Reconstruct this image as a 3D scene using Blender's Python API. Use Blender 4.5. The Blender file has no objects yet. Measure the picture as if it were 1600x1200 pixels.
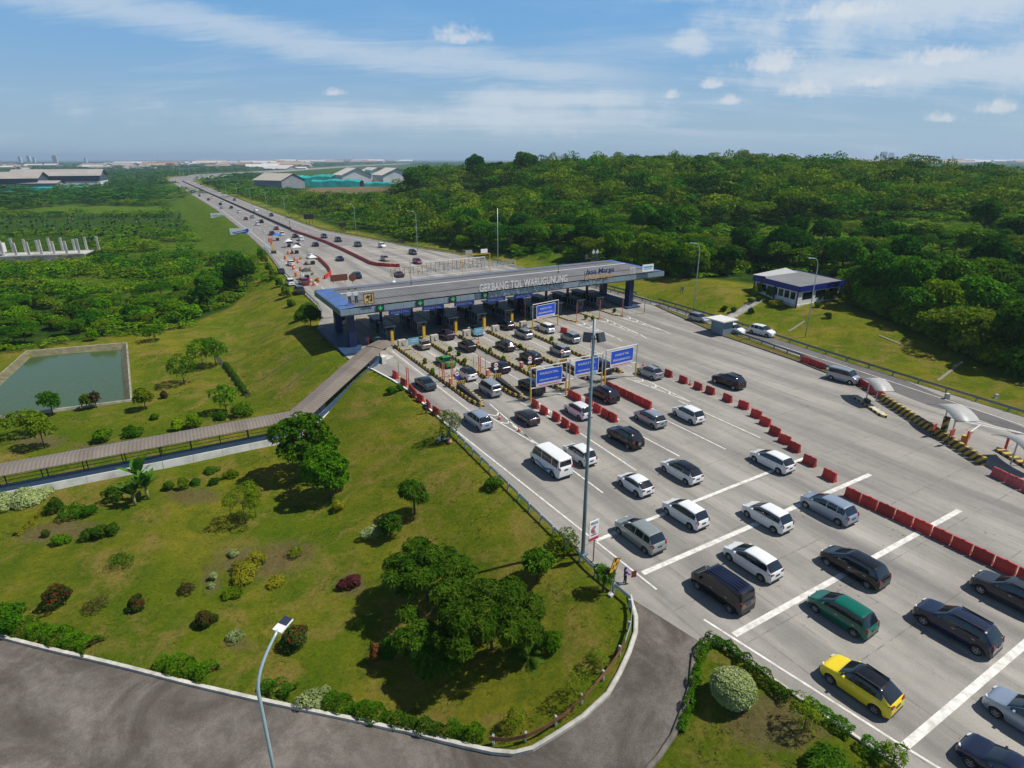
import bpy, bmesh, math, random
import numpy as np
from mathutils import Vector, Matrix
R = math.radians
sc = bpy.context.scene
COL = sc.collection
# ------------------------------------------------------------------ camera
CAM_H = 32.0
F_PX = 932.0
PITCH = math.atan(351.0 / F_PX)
cam_d = bpy.data.cameras.new("camera"); cam = bpy.data.objects.new("camera", cam_d); COL.objects.link(cam)
cam.location = (0, 0, CAM_H); cam.rotation_euler = (math.pi/2 - PITCH, 0, 0)
cam_d.sensor_width = 36.0; cam_d.lens = 36.0 * F_PX / 1600.0
cam_d.clip_start = 0.5; cam_d.clip_end = 60000
sc.camera = cam
# ------------------------------------------------------------------ sun, sky
SUN_EL, SUN_AZ = R(55), R(2)                     # azimuth measured from +X towards +Y
to_sun = Vector((math.cos(SUN_EL)*math.cos(SUN_AZ), math.cos(SUN_EL)*math.sin(SUN_AZ), math.sin(SUN_EL)))
sd = bpy.data.lights.new("sun", 'SUN'); sd.energy = 4.7; sd.angle = R(0.53); sd.color = (1.0, 0.955, 0.88)
so = bpy.data.objects.new("sun", sd); COL.objects.link(so)
so.rotation_euler = to_sun.to_track_quat('Z', 'Y').to_euler(); so.location = (60, 0, 90)
wd = bpy.data.worlds.new("World"); sc.world = wd; wd.use_nodes = True
def build_world():
    nt = wd.node_tree; nt.nodes.clear(); N = nt.nodes.new; Lk = nt.links.new
    out = N('ShaderNodeOutputWorld'); bg = N('ShaderNodeBackground'); Lk(bg.outputs[0], out.inputs[0])
    sky = N('ShaderNodeTexSky'); sky.sky_type = 'NISHITA'; sky.sun_disc = False
    sky.sun_elevation = SUN_EL; sky.sun_rotation = math.pi/2 - SUN_AZ
    sky.altitude = 40; sky.air_density = 1.0; sky.dust_density = 0.7; sky.ozone_density = 3.0
    bg.inputs['Strength'].default_value = 0.10
    tc = N('ShaderNodeTexCoord'); sep = N('ShaderNodeSeparateXYZ'); Lk(tc.outputs['Generated'], sep.inputs[0])
    def M(op, a, b=None, c=None, clamp=False):
        m = N('ShaderNodeMath'); m.operation = op; m.use_clamp = clamp
        for i, v in enumerate((a, b, c)):
            if v is None: continue
            if isinstance(v, (int, float)): m.inputs[i].default_value = v
            else: Lk(v, m.inputs[i])
        return m.outputs[0]
    zc = M('MAXIMUM', sep.outputs[2], 0.015)
    # gnomonic-like coordinates in the sky: azimuth tangent and elevation
    az = M('DIVIDE', sep.outputs[0], M('MAXIMUM', sep.outputs[1], 0.05))
    el = M('DIVIDE', sep.outputs[2], M('MAXIMUM', M('SQRT', M('ADD', M('POWER', sep.outputs[0], 2), M('POWER', sep.outputs[1], 2))), 0.05))
    # cirrus: planar projection so that streaks converge on the horizon
    pl = N('ShaderNodeCombineXYZ')
    Lk(M('DIVIDE', sep.outputs[0], M('ADD', zc, 0.16)), pl.inputs[0]); Lk(M('DIVIDE', sep.outputs[1], M('ADD', zc, 0.16)), pl.inputs[1])
    mp = N('ShaderNodeMapping'); Lk(pl.outputs[0], mp.inputs[0]); mp.inputs['Rotation'].default_value = (0, 0, R(-14)); mp.inputs['Scale'].default_value = (0.34, 1.25, 1); mp.inputs['Location'].default_value = (3.3, 1.9, 0)
    n1 = N('ShaderNodeTexNoise'); Lk(mp.outputs[0], n1.inputs['Vector']); n1.inputs['Scale'].default_value = 1.25; n1.inputs['Detail'].default_value = 9; n1.inputs['Roughness'].default_value = 0.58; n1.inputs['Distortion'].default_value = 0.7
    mp2 = N('ShaderNodeMapping'); Lk(pl.outputs[0], mp2.inputs[0]); mp2.inputs['Rotation'].default_value = (0, 0, R(-20)); mp2.inputs['Scale'].default_value = (0.9, 3.2, 1)
    n2 = N('ShaderNodeTexNoise'); Lk(mp2.outputs[0], n2.inputs['Vector']); n2.inputs['Scale'].default_value = 2.2; n2.inputs['Detail'].default_value = 8; n2.inputs['Roughness'].default_value = 0.65; n2.inputs['Distortion'].default_value = 1.2
    def ramp(v, a, b):
        m = N('ShaderNodeMapRange'); m.interpolation_type = 'SMOOTHSTEP'; Lk(v, m.inputs[0]); m.inputs[1].default_value = a; m.inputs[2].default_value = b; return m.outputs[0]
    cir = M('MULTIPLY', ramp(n1.outputs[0], 0.46, 0.74), M('ADD', 0.55, M('MULTIPLY', ramp(n2.outputs[0], 0.35, 0.7), 0.45)))
    # long band of cirrus falling to the right, and the broad sheet top right
    cu = N('ShaderNodeCombineXYZ'); Lk(az, cu.inputs[0]); Lk(el, cu.inputs[1])
    n3 = N('ShaderNodeTexNoise'); Lk(cu.outputs[0], n3.inputs['Vector']); n3.inputs['Scale'].default_value = 5.0; n3.inputs['Detail'].default_value = 10; n3.inputs['Roughness'].default_value = 0.62
    n3c = M('SUBTRACT', n3.outputs[0], 0.5)
    band_c = M('ADD', M('MULTIPLY', M('ADD', az, 0.8), -0.085), 0.197)
    bd = M('ABSOLUTE', M('SUBTRACT', M('ADD', el, M('ADD', M('MULTIPLY', n3c, 0.05), M('MULTIPLY', M('SUBTRACT', n2.outputs[0], 0.5), 0.05))), band_c))
    band = M('MULTIPLY', M('SUBTRACT', 1.0, ramp(bd, 0.0, 0.034)), M('MULTIPLY', ramp(az, -1.0, -0.6), M('SUBTRACT', 1.0, ramp(az, 0.05, 0.3))))
    def blob(a0, e0, ra, re, lo, hi, namp):
        dx = M('DIVIDE', M('SUBTRACT', az, a0), ra); dy = M('DIVIDE', M('SUBTRACT', el, e0), re)
        d = M('SQRT', M('ADD', M('MULTIPLY', dx, dx), M('MULTIPLY', dy, dy)))
        return M('SUBTRACT', 1.0, ramp(M('ADD', d, M('ADD', M('MULTIPLY', n3c, namp*1.3), M('MULTIPLY', M('SUBTRACT', n2.outputs[0], 0.5), 1.1))), lo, hi))
    sheets = [blob(0.62, 0.185, 0.30, 0.055, 0.3, 1.3, 2.6), blob(0.27, 0.235, 0.16, 0.03, 0.2, 1.2, 2.6), blob(0.70, 0.105, 0.42, 0.030, 0.2, 1.2, 2.2),
              blob(0.25, 0.155, 0.05, 0.02, 0.2, 1.2, 2.5), blob(-0.15, 0.06, 0.5, 0.03, 0.0, 1.2, 2.0), blob(0.06, 0.085, 0.25, 0.02, 0.0, 1.2, 2.0)]
    sh = sheets[0]
    for b_ in sheets[1:]: sh = M('MAXIMUM', sh, b_)
    n4 = N('ShaderNodeTexNoise'); Lk(cu.outputs[0], n4.inputs['Vector']); n4.inputs['Scale'].default_value = 42.0; n4.inputs['Detail'].default_value = 6; n4.inputs['Roughness'].default_value = 0.55
    n4c = M('SUBTRACT', n4.outputs[0], 0.5)
    n5 = N('ShaderNodeTexNoise'); Lk(cu.outputs[0], n5.inputs['Vector']); n5.inputs['Scale'].default_value = 130.0; n5.inputs['Detail'].default_value = 5
    n5c = M('SUBTRACT', n5.outputs[0], 0.5)
    def puff(a0, e0, ra, re):
        dx = M('DIVIDE', M('SUBTRACT', az, a0), ra); dy = M('DIVIDE', M('SUBTRACT', el, e0), re)
        dy = M('MAXIMUM', dy, M('MULTIPLY', dy, -2.2))     # flat undersides
        d = M('SQRT', M('ADD', M('MULTIPLY', dx, dx), M('MULTIPLY', dy, dy)))
        return M('SUBTRACT', 1.0, ramp(M('ADD', d, M('ADD', M('MULTIPLY', n4c, 2.6), M('MULTIPLY', n5c, 1.2))), 0.15, 1.45))
    puffs = [puff(-0.077, 0.166, 0.036, 0.015), puff(0.39, 0.122, 0.044, 0.020), puff(0.447, 0.088, 0.036, 0.014), puff(0.485, 0.178, 0.06, 0.012), puff(0.64, 0.118, 0.06, 0.014),
             puff(0.545, 0.094, 0.03, 0.009), puff(0.74, 0.058, 0.024, 0.012), puff(-0.265, 0.090, 0.018, 0.006), puff(0.24, 0.087, 0.012, 0.008), puff(0.66, 0.048, 0.022, 0.008), puff(0.33, 0.078, 0.02, 0.008), puff(0.30, 0.100, 0.02, 0.008)]
    pf = puffs[0]
    for b_ in puffs[1:]: pf = M('MAXIMUM', pf, b_)
    cov = M('MULTIPLY', cir, 0.55)
    cov = M('MAXIMUM', cov, M('MULTIPLY', band, 0.58)); cov = M('MAXIMUM', cov, M('MULTIPLY', sh, 0.80))
    m0 = N('ShaderNodeMix'); m0.data_type = 'RGBA'; Lk(M('MULTIPLY', M('SUBTRACT', 1.0, ramp(el, 0.10, 0.60)), 0.92), m0.inputs[0]); Lk(sky.outputs[0], m0.inputs[6])
    mh = N('ShaderNodeMix'); mh.data_type = 'RGBA'; Lk(ramp(el, 0.0, 0.22), mh.inputs[0]); mh.inputs[6].default_value = (3.0, 4.35, 5.5, 1); mh.inputs[7].default_value = (1.40, 3.55, 6.5, 1); Lk(mh.outputs[2], m0.inputs[7])
    m1 = N('ShaderNodeMix'); m1.data_type = 'RGBA'; Lk(cov, m1.inputs[0]); Lk(m0.outputs[2], m1.inputs[6]); m1.inputs[7].default_value = (5.6, 6.3, 7.0, 1)
    m2 = N('ShaderNodeMix'); m2.data_type = 'RGBA'; Lk(M('MULTIPLY', pf, 0.62), m2.inputs[0]); Lk(m1.outputs[2], m2.inputs[6]); m2.inputs[7].default_value = (6.9, 7.0, 7.2, 1)
    vm = N('ShaderNodeVectorMath'); vm.operation = 'SCALE'; Lk(m2.outputs[2], vm.inputs[0]); Lk(M('SUBTRACT', 1.0, M('MULTIPLY', ramp(sep.outputs[2], 0.34, 0.75), 0.5)), vm.inputs['Scale'])     # sky above the view dimmed to cut fill light and deepen shadows
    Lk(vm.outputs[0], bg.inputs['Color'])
build_world()
sc.view_settings.view_transform = 'Standard'; sc.view_settings.look = 'None'; sc.view_settings.exposure = 0.16; sc.view_settings.gamma = 1.0
sc.cycles.max_bounces = 6; sc.cycles.diffuse_bounces = 1; sc.cycles.glossy_bounces = 2; sc.cycles.transmission_bounces = 3; sc.cycles.transparent_max_bounces = 6; sc.cycles.volume_bounces = 0
sc.cycles.use_denoising = True
random.seed(7); rng = np.random.default_rng(11)

# ------------------------------------------------------------------ coordinates
# s runs along the motorway away from the camera, r runs across it to the right
A0 = R(120.5); ES = np.array([math.cos(A0), math.sin(A0)]); ER = np.array([ES[1], -ES[0]])
def W(s, r, z=0.0): p = ES*s + ER*r; return Vector((p[0], p[1], z))
def SR(x, y): return x*ES[0] + y*ES[1], x*ER[0] + y*ER[1]
CP, SP = math.cos(PITCH), math.sin(PITCH)
def ray(u, v):
    a = (u-800)/F_PX; b = -(v-600)/F_PX
    return Vector((a, b*SP + CP, b*CP - SP))
def G(u, v, z=0.0):          # point of the level plane z seen at photo position (u, v)
    d = ray(u, v); t = (z - CAM_H)/d.z
    return Vector((d.x*t, d.y*t, z))
def project(p):
    dx, dy, dz = p[0], p[1], p[2]-CAM_H
    f = dy*CP - dz*SP; up = dy*SP + dz*CP
    return 800 + F_PX*dx/f, 600 - F_PX*up/f, f
def smooth(t): t = np.clip(t, 0, 1); return t*t*(3-2*t)
# edges of the paved corridor
LS = [-60, 0, 10, 15, 20, 21.7, 28, 61, 80, 88, 98, 120, 132, 140, 192, 236, 300, 462, 900, 1500]
LR = [37, 32.0, 30.8, 30.1, 29.7, 28.3, 27, 28.3, 28.6, 27.5, 25.2, 25.2, 29, 30.2, 31.8, 35.2, 37.5, 40.5, 39.5, 39.5]
RS = [-60, 20, 57, 81, 111, 150, 190, 224, 304, 400, 804, 1500]
RR = [95, 95.5, 98.2, 101.1, 102.7, 101, 96, 87, 71.5, 70.5, 70.0, 70.0]
POND = [(108.8, -8.2), (144.5, -9.3), (147.9, -25.7), (112.0, -30.5)]      # s, r
LOW = -4.5
def in_poly(s, r, poly):
    s = np.asarray(s, float); r = np.asarray(r, float); c = np.zeros(s.shape, bool); n = len(poly)
    for i in range(n):
        a, b = poly[i], poly[(i+1) % n]
        cond = ((a[1] > r) != (b[1] > r)) & (s < (b[0]-a[0])*(r-a[1])/((b[1]-a[1]) + 1e-12) + a[0])
        c ^= cond
    return c
def seg_dist(s, r, pts, closed=False):
    best = np.full(np.shape(s), 1e9); n = len(pts)
    for i in range(n if closed else n-1):
        a = np.array(pts[i]); b = np.array(pts[(i+1) % n]); ab = b-a
        t = np.clip(((s-a[0])*ab[0] + (r-a[1])*ab[1])/(ab @ ab), 0, 1)
        best = np.minimum(best, np.hypot(s-a[0]-t*ab[0], r-a[1]-t*ab[1]))
    return best
def land(x, y):              # natural ground, before any paving is cut in
    x = np.asarray(x, float); y = np.asarray(y, float)
    s, r = SR(x, y)
    rl = np.interp(s, LS, LR); rr = np.interp(s, RS, RR)
    dl = rl - r; dr = r - rr
    z = np.where(dl > 0, LOW*smooth(dl/20.0), 0.0)
    und = 0.25*np.sin(x*0.11 + 1.3)*np.sin(y*0.09) + 0.15*np.sin(x*0.27)*np.cos(y*0.23 + 0.6)
    z = z + np.where(dl > 3, und*smooth((dl-3)/10), 0)
    # right side: bank, mound and wooded hill
    bank = np.where(dr > 1.5, 2.6*smooth((dr-1.5)/20.0), 0)*smooth((s-25)/40)*(1 - smooth((s-190)/120))
    bank = bank + np.where(dr > 1.5, 2.1*np.exp(-(((s-98)/13)**2 + ((dr-11)/8.5)**2)), 0)
    hill = 25.0*np.exp(-(((x-110)/190)**2 + ((y-440)/170)**2)/2)*smooth((dr-22)/110)
    far_r = 0.75*np.where(dr > 30, und, 0)
    return z + np.where(dr > 0, bank + hill + far_r, 0) - 0.02
RAMP_IN, RAMP_OUT = [], []           # filled in below, once positions can be looked up
def terrain(x, y):
    z = land(x, y); s, r = SR(np.asarray(x, float), np.asarray(y, float))
    ip = in_poly(s, r, POND); dp = seg_dist(s, r, POND, True)
    z = np.where(ip, LOW - np.minimum(dp, 2.0)*1.0, np.where((dp < 3) & (s < 160), np.minimum(z, LOW + 0.05) + 0.0, z))
    return z
def tz(x, y): return float(terrain(x, y))
def T(u, v):                 # point of the ground seen at photo position (u, v)
    d = ray(u, v)
    t0 = 14.0; ts = t0*np.power(1.006, np.arange(0, 1150))
    xs, ys, zs = d.x*ts, d.y*ts, CAM_H + d.z*ts
    below = np.nonzero(zs <= terrain(xs, ys))[0]
    if len(below) == 0: t = ts[-1]
    else:
        i = below[0]; lo, hi = ts[max(i-1, 0)], ts[i]
        for _ in range(18):
            m = (lo+hi)/2
            if CAM_H + d.z*m <= tz(d.x*m, d.y*m): hi = m
            else: lo = m
        t = (lo+hi)/2
    return Vector((d.x*t, d.y*t, tz(d.x*t, d.y*t)))
def tsr(u, v): p = T(u, v); return SR(p.x, p.y)
RAMP_IN += [(29.5, 28.0), (27.9, 27.1)] + [tsr(u, v) for u, v in ((987, 946), (993.5, 966), (993, 990), (983, 1020), (968, 1053), (949, 1086), (910, 1122), (870, 1148), (832, 1171), (803, 1178), (772, 1175.5), (727, 1166), (636, 1143), (561, 1127), (483, 1111), (403, 1094), (292, 1068), (179, 1039), (97, 1020), (0, 995), (-110, 968), (-300, 925))]
RAMP_OUT += [(20.9, 28.3)] + [tsr(u, v) for u, v in ((1091, 1010), (1084, 1028), (1080, 1072), (1070, 1105), (1053, 1149), (1031, 1182), (1010, 1206), (965, 1245), (900, 1285), (820, 1312), (740, 1325), (640, 1325), (520, 1310), (430, 1297), (330, 1280), (200, 1250), (80, 1222), (-30, 1195), (-130, 1170), (-280, 1130), (-480, 1080))]
RAMP_POLY = RAMP_IN + RAMP_OUT[::-1]
HEAD = A0                    # heading of traffic leaving the camera

# ------------------------------------------------------------------ helpers
def tag(o, label=None, cat=None, group=None, kind=None):
    if label: o['label'] = label
    if cat: o['category'] = cat
    if group: o['group'] = group
    if kind: o['kind'] = kind
    return o
def empty(name, loc, rz=0.0):
    o = bpy.data.objects.new(name, None); COL.objects.link(o); o.location = loc; o.rotation_euler = (0, 0, rz); o.empty_display_size = 0.3
    return o
def link(name, me, parent=None):
    o = bpy.data.objects.new(name, me); COL.objects.link(o)
    if parent: o.parent = parent
    return o
def recolour(o, *mats):
    for i, m in enumerate(mats):
        if m is None: continue
        o.material_slots[i].link = 'OBJECT'; o.material_slots[i].material = m
class MB:
    def __init__(s): s.v = []; s.f = []; s.mi = []; s.m = 0; s.sm = []; s.smooth = False
    def add(s, vs, fs):
        b = len(s.v); s.v.extend([tuple(p) for p in vs])
        for f in fs: s.f.append(tuple(b+i for i in f)); s.mi.append(s.m); s.sm.append(s.smooth)
    def quad(s, a, b, c, d): s.add([a, b, c, d], [(0, 1, 2, 3)])
    def box(s, c, d, rz=0.0, taper=1.0, M=None):
        x, y, z = d[0]/2, d[1]/2, d[2]/2; vs = []
        for sz in (-1, 1):
            k = taper if sz > 0 else 1.0
            for sx, sy in ((-1, -1), (1, -1), (1, 1), (-1, 1)): vs.append(Vector((sx*x*k, sy*y*k, sz*z)))
        if rz: m = Matrix.Rotation(rz, 3, 'Z'); vs = [m @ p for p in vs]
        vs = [p + Vector(c) for p in vs]
        if M is not None: vs = [M @ p for p in vs]
        s.add(vs, [(0, 3, 2, 1), (4, 5, 6, 7), (0, 1, 5, 4), (1, 2, 6, 5), (2, 3, 7, 6), (3, 0, 4, 7)])
    def bar(s, a, b, w, h=None, up=(0, 0, 1)):       # rectangular bar between two points
        a, b = Vector(a), Vector(b); h = h or w; d = (b-a).normalized(); u = Vector(up)
        if abs(d.dot(u)) > .98: u = Vector((1, 0, 0))
        x = d.cross(u).normalized()*(w/2); y = x.cross(d).normalized()*(h/2)
        vs = [a-x-y, a+x-y, a+x+y, a-x+y, b-x-y, b+x-y, b+x+y, b-x+y]
        s.add(vs, [(0, 3, 2, 1), (4, 5, 6, 7), (0, 1, 5, 4), (1, 2, 6, 5), (2, 3, 7, 6), (3, 0, 4, 7)])
    def tube(s, pts, rad, n=8, caps=True):
        pts = [Vector(p) for p in pts]; rs = rad if isinstance(rad, (list, tuple)) else [rad]*len(pts); vs = []
        px = None
        for i, p in enumerate(pts):
            d = (pts[min(i+1, len(pts)-1)] - pts[max(i-1, 0)]).normalized()
            u = Vector((0, 0, 1)) if abs(d.z) < .95 else Vector((1, 0, 0))
            x = d.cross(u).normalized() if px is None else (px - d*px.dot(d)).normalized(); px = x; y = d.cross(x)
            for k in range(n):
                a = 2*math.pi*k/n; vs.append(p + (x*math.cos(a) + y*math.sin(a))*rs[i])
        fs = []
        for i in range(len(pts)-1):
            for k in range(n): fs.append((i*n+k, i*n+(k+1) % n, (i+1)*n+(k+1) % n, (i+1)*n+k))
        if caps: fs.append(tuple(range(n-1, -1, -1))); fs.append(tuple((len(pts)-1)*n+k for k in range(n)))
        s.add(vs, fs)
    def cyl(s, base, r, h, n=12, r2=None): s.tube([base, Vector(base)+Vector((0, 0, h))], [r, r if r2 is None else r2], n)
    def disc(s, c, r, axis, n=20, r2=None, th=0.02):
        c = Vector(c); ax = Vector(axis).normalized(); s.tube([c-ax*th/2, c+ax*th/2], r, n)
    def prism(s, poly, z0, z1):
        n = len(poly); vs = [(p[0], p[1], z0) for p in poly] + [(p[0], p[1], z1) for p in poly]
        s.add(vs, [tuple(range(n-1, -1, -1)), tuple(range(n, 2*n))] + [(i, (i+1) % n, n+(i+1) % n, n+i) for i in range(n)])
    def extrude(s, prof, a, b, right=None):          # profile [(across, up)] swept from a to b
        a, b = Vector(a), Vector(b); d = (b-a).normalized(); x = Vector((d.y, -d.x, 0)).normalized(); n = len(prof)
        vs = [a + x*p + Vector((0, 0, q)) for p, q in prof] + [b + x*p + Vector((0, 0, q)) for p, q in prof]
        s.add(vs, [tuple(range(n)), tuple(range(2*n-1, n-1, -1))] + [(i, n+i, n+(i+1) % n, (i+1) % n) for i in range(n)])
    def sweep(s, prof, path, closed_prof=True):      # profile swept along a polyline (mitred in plan)
        P = [Vector(p) for p in path]; n = len(prof); vs = []
        for i, p in enumerate(P):
            d = P[min(i+1, len(P)-1)] - P[max(i-1, 0)]; d.z = 0; d.normalize(); x = Vector((d.y, -d.x, 0))
            for a, b in prof: vs.append(p + x*a + Vector((0, 0, b)))
        fs = []
        for i in range(len(P)-1):
            for k in range(n if closed_prof else n-1): fs.append((i*n+k, (i+1)*n+k, (i+1)*n+(k+1) % n, i*n+(k+1) % n))
        if closed_prof: fs.append(tuple(range(n))); fs.append(tuple((len(P)-1)*n+k for k in range(n-1, -1, -1)))
        s.add(vs, fs)
    def mesh(s, name, *mats):
        me = bpy.data.meshes.new(name); me.from_pydata(s.v, [], s.f)
        for m in mats: me.materials.append(m)
        me.polygons.foreach_set('material_index', s.mi); me.polygons.foreach_set('use_smooth', s.sm); me.update()
        return me
    def fix(s, me):
        bm = bmesh.new(); bm.from_mesh(me); bmesh.ops.recalc_face_normals(bm, faces=bm.faces); bm.to_mesh(me); bm.free(); return me
    def build(s, name, mats, parent=None, fix=True):
        mats = mats if isinstance(mats, (list, tuple)) else [mats]
        me = s.mesh(name, *mats)
        if fix: s.fix(me)
        return link(name, me, parent)
def copy_tree(o, parent=None):
    c = o.copy(); COL.objects.link(c); c.parent = parent
    for ch in list(o.children): copy_tree(ch, c)
    return c
def text_mesh(txt, size, mat, extrude=0.0, align='CENTER', shear=0.0, bold=0.0, sx=1.0):
    cu = bpy.data.curves.new('lettering', 'FONT'); cu.body = txt; cu.size = size; cu.extrude = extrude; cu.align_x = align; cu.align_y = 'BOTTOM_BASELINE'; cu.shear = shear; cu.offset = bold; cu.resolution_u = 3
    o = bpy.data.objects.new('lettering', cu); COL.objects.link(o)
    dg = bpy.context.evaluated_depsgraph_get(); me = bpy.data.meshes.new_from_object(o.evaluated_get(dg)); COL.objects.unlink(o); bpy.data.objects.remove(o)
    if sx != 1.0:
        for v in me.vertices: v.co.x *= sx
    me.materials.clear(); me.materials.append(mat); me.name = 'lettering'
    return me
def upright(o, loc, rz, tilt=math.pi/2): o.location = loc; o.rotation_euler = (tilt, 0, rz)

# ------------------------------------------------------------------ materials
MATS = {}
def mat(name, col=None, rough=0.6, metal=0.0, var=0.0, scale=3.0, bump=0.0, coat=0.0, spec=0.5, obj_var=0.0, col2=None, emit=None):
    if name in MATS: return MATS[name]
    m = bpy.data.materials.new(name); MATS[name] = m; m.use_nodes = True; nt = m.node_tree; b = nt.nodes['Principled BSDF']
    b.inputs['Base Color'].default_value = (*col, 1); b.inputs['Roughness'].default_value = rough; b.inputs['Metallic'].default_value = metal
    b.inputs['Specular IOR Level'].default_value = spec
    if coat: b.inputs['Coat Weight'].default_value = coat; b.inputs['Coat Roughness'].default_value = 0.05
    if emit: b.inputs['Emission Color'].default_value = (*emit[:3], 1); b.inputs['Emission Strength'].default_value = emit[3]
    if var or bump:
        tc = nt.nodes.new('ShaderNodeTexCoord'); nz = nt.nodes.new('ShaderNodeTexNoise'); nz.inputs['Scale'].default_value = scale; nz.inputs['Detail'].default_value = 6; nz.inputs['Roughness'].default_value = 0.65
        geo = nt.nodes.new('ShaderNodeNewGeometry'); nt.links.new(geo.outputs['Position'], nz.inputs['Vector'])
        if var:
            mx = nt.nodes.new('ShaderNodeMix'); mx.data_type = 'RGBA'; mr = nt.nodes.new('ShaderNodeMapRange'); mr.inputs[1].default_value = 0.3; mr.inputs[2].default_value = 0.7
            nt.links.new(nz.outputs[0], mr.inputs[0]); nt.links.new(mr.outputs[0], mx.inputs[0])
            c2 = col2 or tuple(c*(1-var) for c in col)
            mx.inputs[6].default_value = (*c2, 1); mx.inputs[7].default_value = (*[min(1, c*(1+var*0.6)) for c in col], 1); nt.links.new(mx.outputs[2], b.inputs['Base Color'])
        if bump:
            bp = nt.nodes.new('ShaderNodeBump'); bp.inputs['Strength'].default_value = bump; bp.inputs['Distance'].default_value = 0.05; nt.links.new(nz.outputs[0], bp.inputs['Height']); nt.links.new(bp.outputs[0], b.inputs['Normal'])
    return m
def nodes(m): nt = m.node_tree; return nt, nt.nodes['Principled BSDF'], nt.nodes.new, nt.links.new
def math_node(nt, op, a, b=None, clamp=False):
    m = nt.nodes.new('ShaderNodeMath'); m.operation = op; m.use_clamp = clamp
    for i, v in enumerate((a, b)):
        if v is None: continue
        if isinstance(v, (int, float)): m.inputs[i].default_value = v
        else: nt.links.new(v, m.inputs[i])
    return m.outputs[0]
def mixc(nt, f, a, b):
    m = nt.nodes.new('ShaderNodeMix'); m.data_type = 'RGBA'
    for i, v in ((0, f), (6, a), (7, b)):
        if isinstance(v, (int, float)): m.inputs[i].default_value = v
        elif isinstance(v, tuple): m.inputs[i].default_value = (*v, 1) if len(v) == 3 else v
        else: nt.links.new(v, m.inputs[i])
    return m.outputs[2]
def noise(nt, vec, scale, detail=6, rough=0.6, dist=0.0, lo=None, hi=None):
    n = nt.nodes.new('ShaderNodeTexNoise'); n.inputs['Scale'].default_value = scale; n.inputs['Detail'].default_value = detail; n.inputs['Roughness'].default_value = rough; n.inputs['Distortion'].default_value = dist
    nt.links.new(vec, n.inputs['Vector'])
    if lo is None: return n.outputs[0]
    r = nt.nodes.new('ShaderNodeMapRange'); r.interpolation_type = 'SMOOTHSTEP'; r.inputs[1].default_value = lo; r.inputs[2].default_value = hi; nt.links.new(n.outputs[0], r.inputs[0]); return r.outputs[0]
def srvec(nt):                # texture space turned to the road: x across, y along
    g = nt.nodes.new('ShaderNodeNewGeometry'); mp = nt.nodes.new('ShaderNodeMapping'); mp.vector_type = 'POINT'; mp.inputs['Rotation'].default_value = (0, 0, -(A0 - math.pi/2)); nt.links.new(g.outputs['Position'], mp.inputs[0]); return g, mp.outputs[0]
def scuffed(m, lo=0.62):        # the tone of each copy differs a little
    nt, b, N, L = nodes(m); src = b.inputs['Base Color'].links[0].from_socket; oi = N('ShaderNodeObjectInfo'); v = N('ShaderNodeVectorMath'); v.operation = 'SCALE'; L(src, v.inputs[0]); L(math_node(nt, 'ADD', lo, math_node(nt, 'MULTIPLY', oi.outputs['Random'], 1.1 - lo)), v.inputs['Scale']); L(v.outputs[0], b.inputs['Base Color'])
def ground_material():
    m = mat('grass_ground', (0.08, 0.1, 0.02), 0.97, spec=0.04); nt, b, N, L = nodes(m)
    g = N('ShaderNodeNewGeometry'); P = g.outputs['Position']
    at = N('ShaderNodeAttribute'); at.attribute_name = 'zone'; sepz = N('ShaderNodeSeparateColor'); L(at.outputs['Color'], sepz.inputs[0])
    big = noise(nt, P, 0.055, 5, 0.6, 0.6, 0.36, 0.66); mid = noise(nt, P, 0.30, 6, 0.65, 0.5, 0.35, 0.68); fine = noise(nt, P, 3.2, 8, 0.75, 0, 0.3, 0.7); vf = noise(nt, P, 14.0, 6, 0.8, 0, 0.3, 0.7)
    lawn = mixc(nt, big, (0.140, 0.190, 0.009), (0.262, 0.240, 0.021))
    lawn = mixc(nt, math_node(nt, 'MULTIPLY', mid, 0.75), lawn, (0.078, 0.148, 0.007))
    dry = noise(nt, P, 0.17, 7, 0.7, 1.0, 0.47, 0.66)
    lawn = mixc(nt, math_node(nt, 'MULTIPLY', dry, 0.85), lawn, (0.290, 0.220, 0.055))
    wild = mixc(nt, mid, (0.022, 0.062, 0.006), (0.060, 0.110, 0.012))
    mead = mixc(nt, mid, (0.070, 0.140, 0.007), (0.130, 0.190, 0.014))
    soil = mixc(nt, mid, (0.16, 0.115, 0.055), (0.21, 0.165, 0.085))
    c = mixc(nt, sepz.outputs[0], lawn, wild); c = mixc(nt, sepz.outputs[1], c, mead); c = mixc(nt, sepz.outputs[2], c, soil)
    k = math_node(nt, 'ADD', 0.62, math_node(nt, 'ADD', math_node(nt, 'MULTIPLY', fine, 0.42), math_node(nt, 'MULTIPLY', vf, 0.34)))
    sc_ = N('ShaderNodeVectorMath'); sc_.operation = 'SCALE'; L(c, sc_.inputs[0]); L(k, sc_.inputs['Scale']); L(sc_.outputs[0], b.inputs['Base Color'])
    bp = N('ShaderNodeBump'); bp.inputs['Strength'].default_value = 0.7; bp.inputs['Distance'].default_value = 0.14; L(vf, bp.inputs['Height'])
    bp2 = N('ShaderNodeBump'); bp2.inputs['Strength'].default_value = 0.55; bp2.inputs['Distance'].default_value = 0.5; L(fine, bp2.inputs['Height']); L(bp.outputs[0], bp2.inputs['Normal']); L(bp2.outputs[0], b.inputs['Normal'])
    return m
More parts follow.
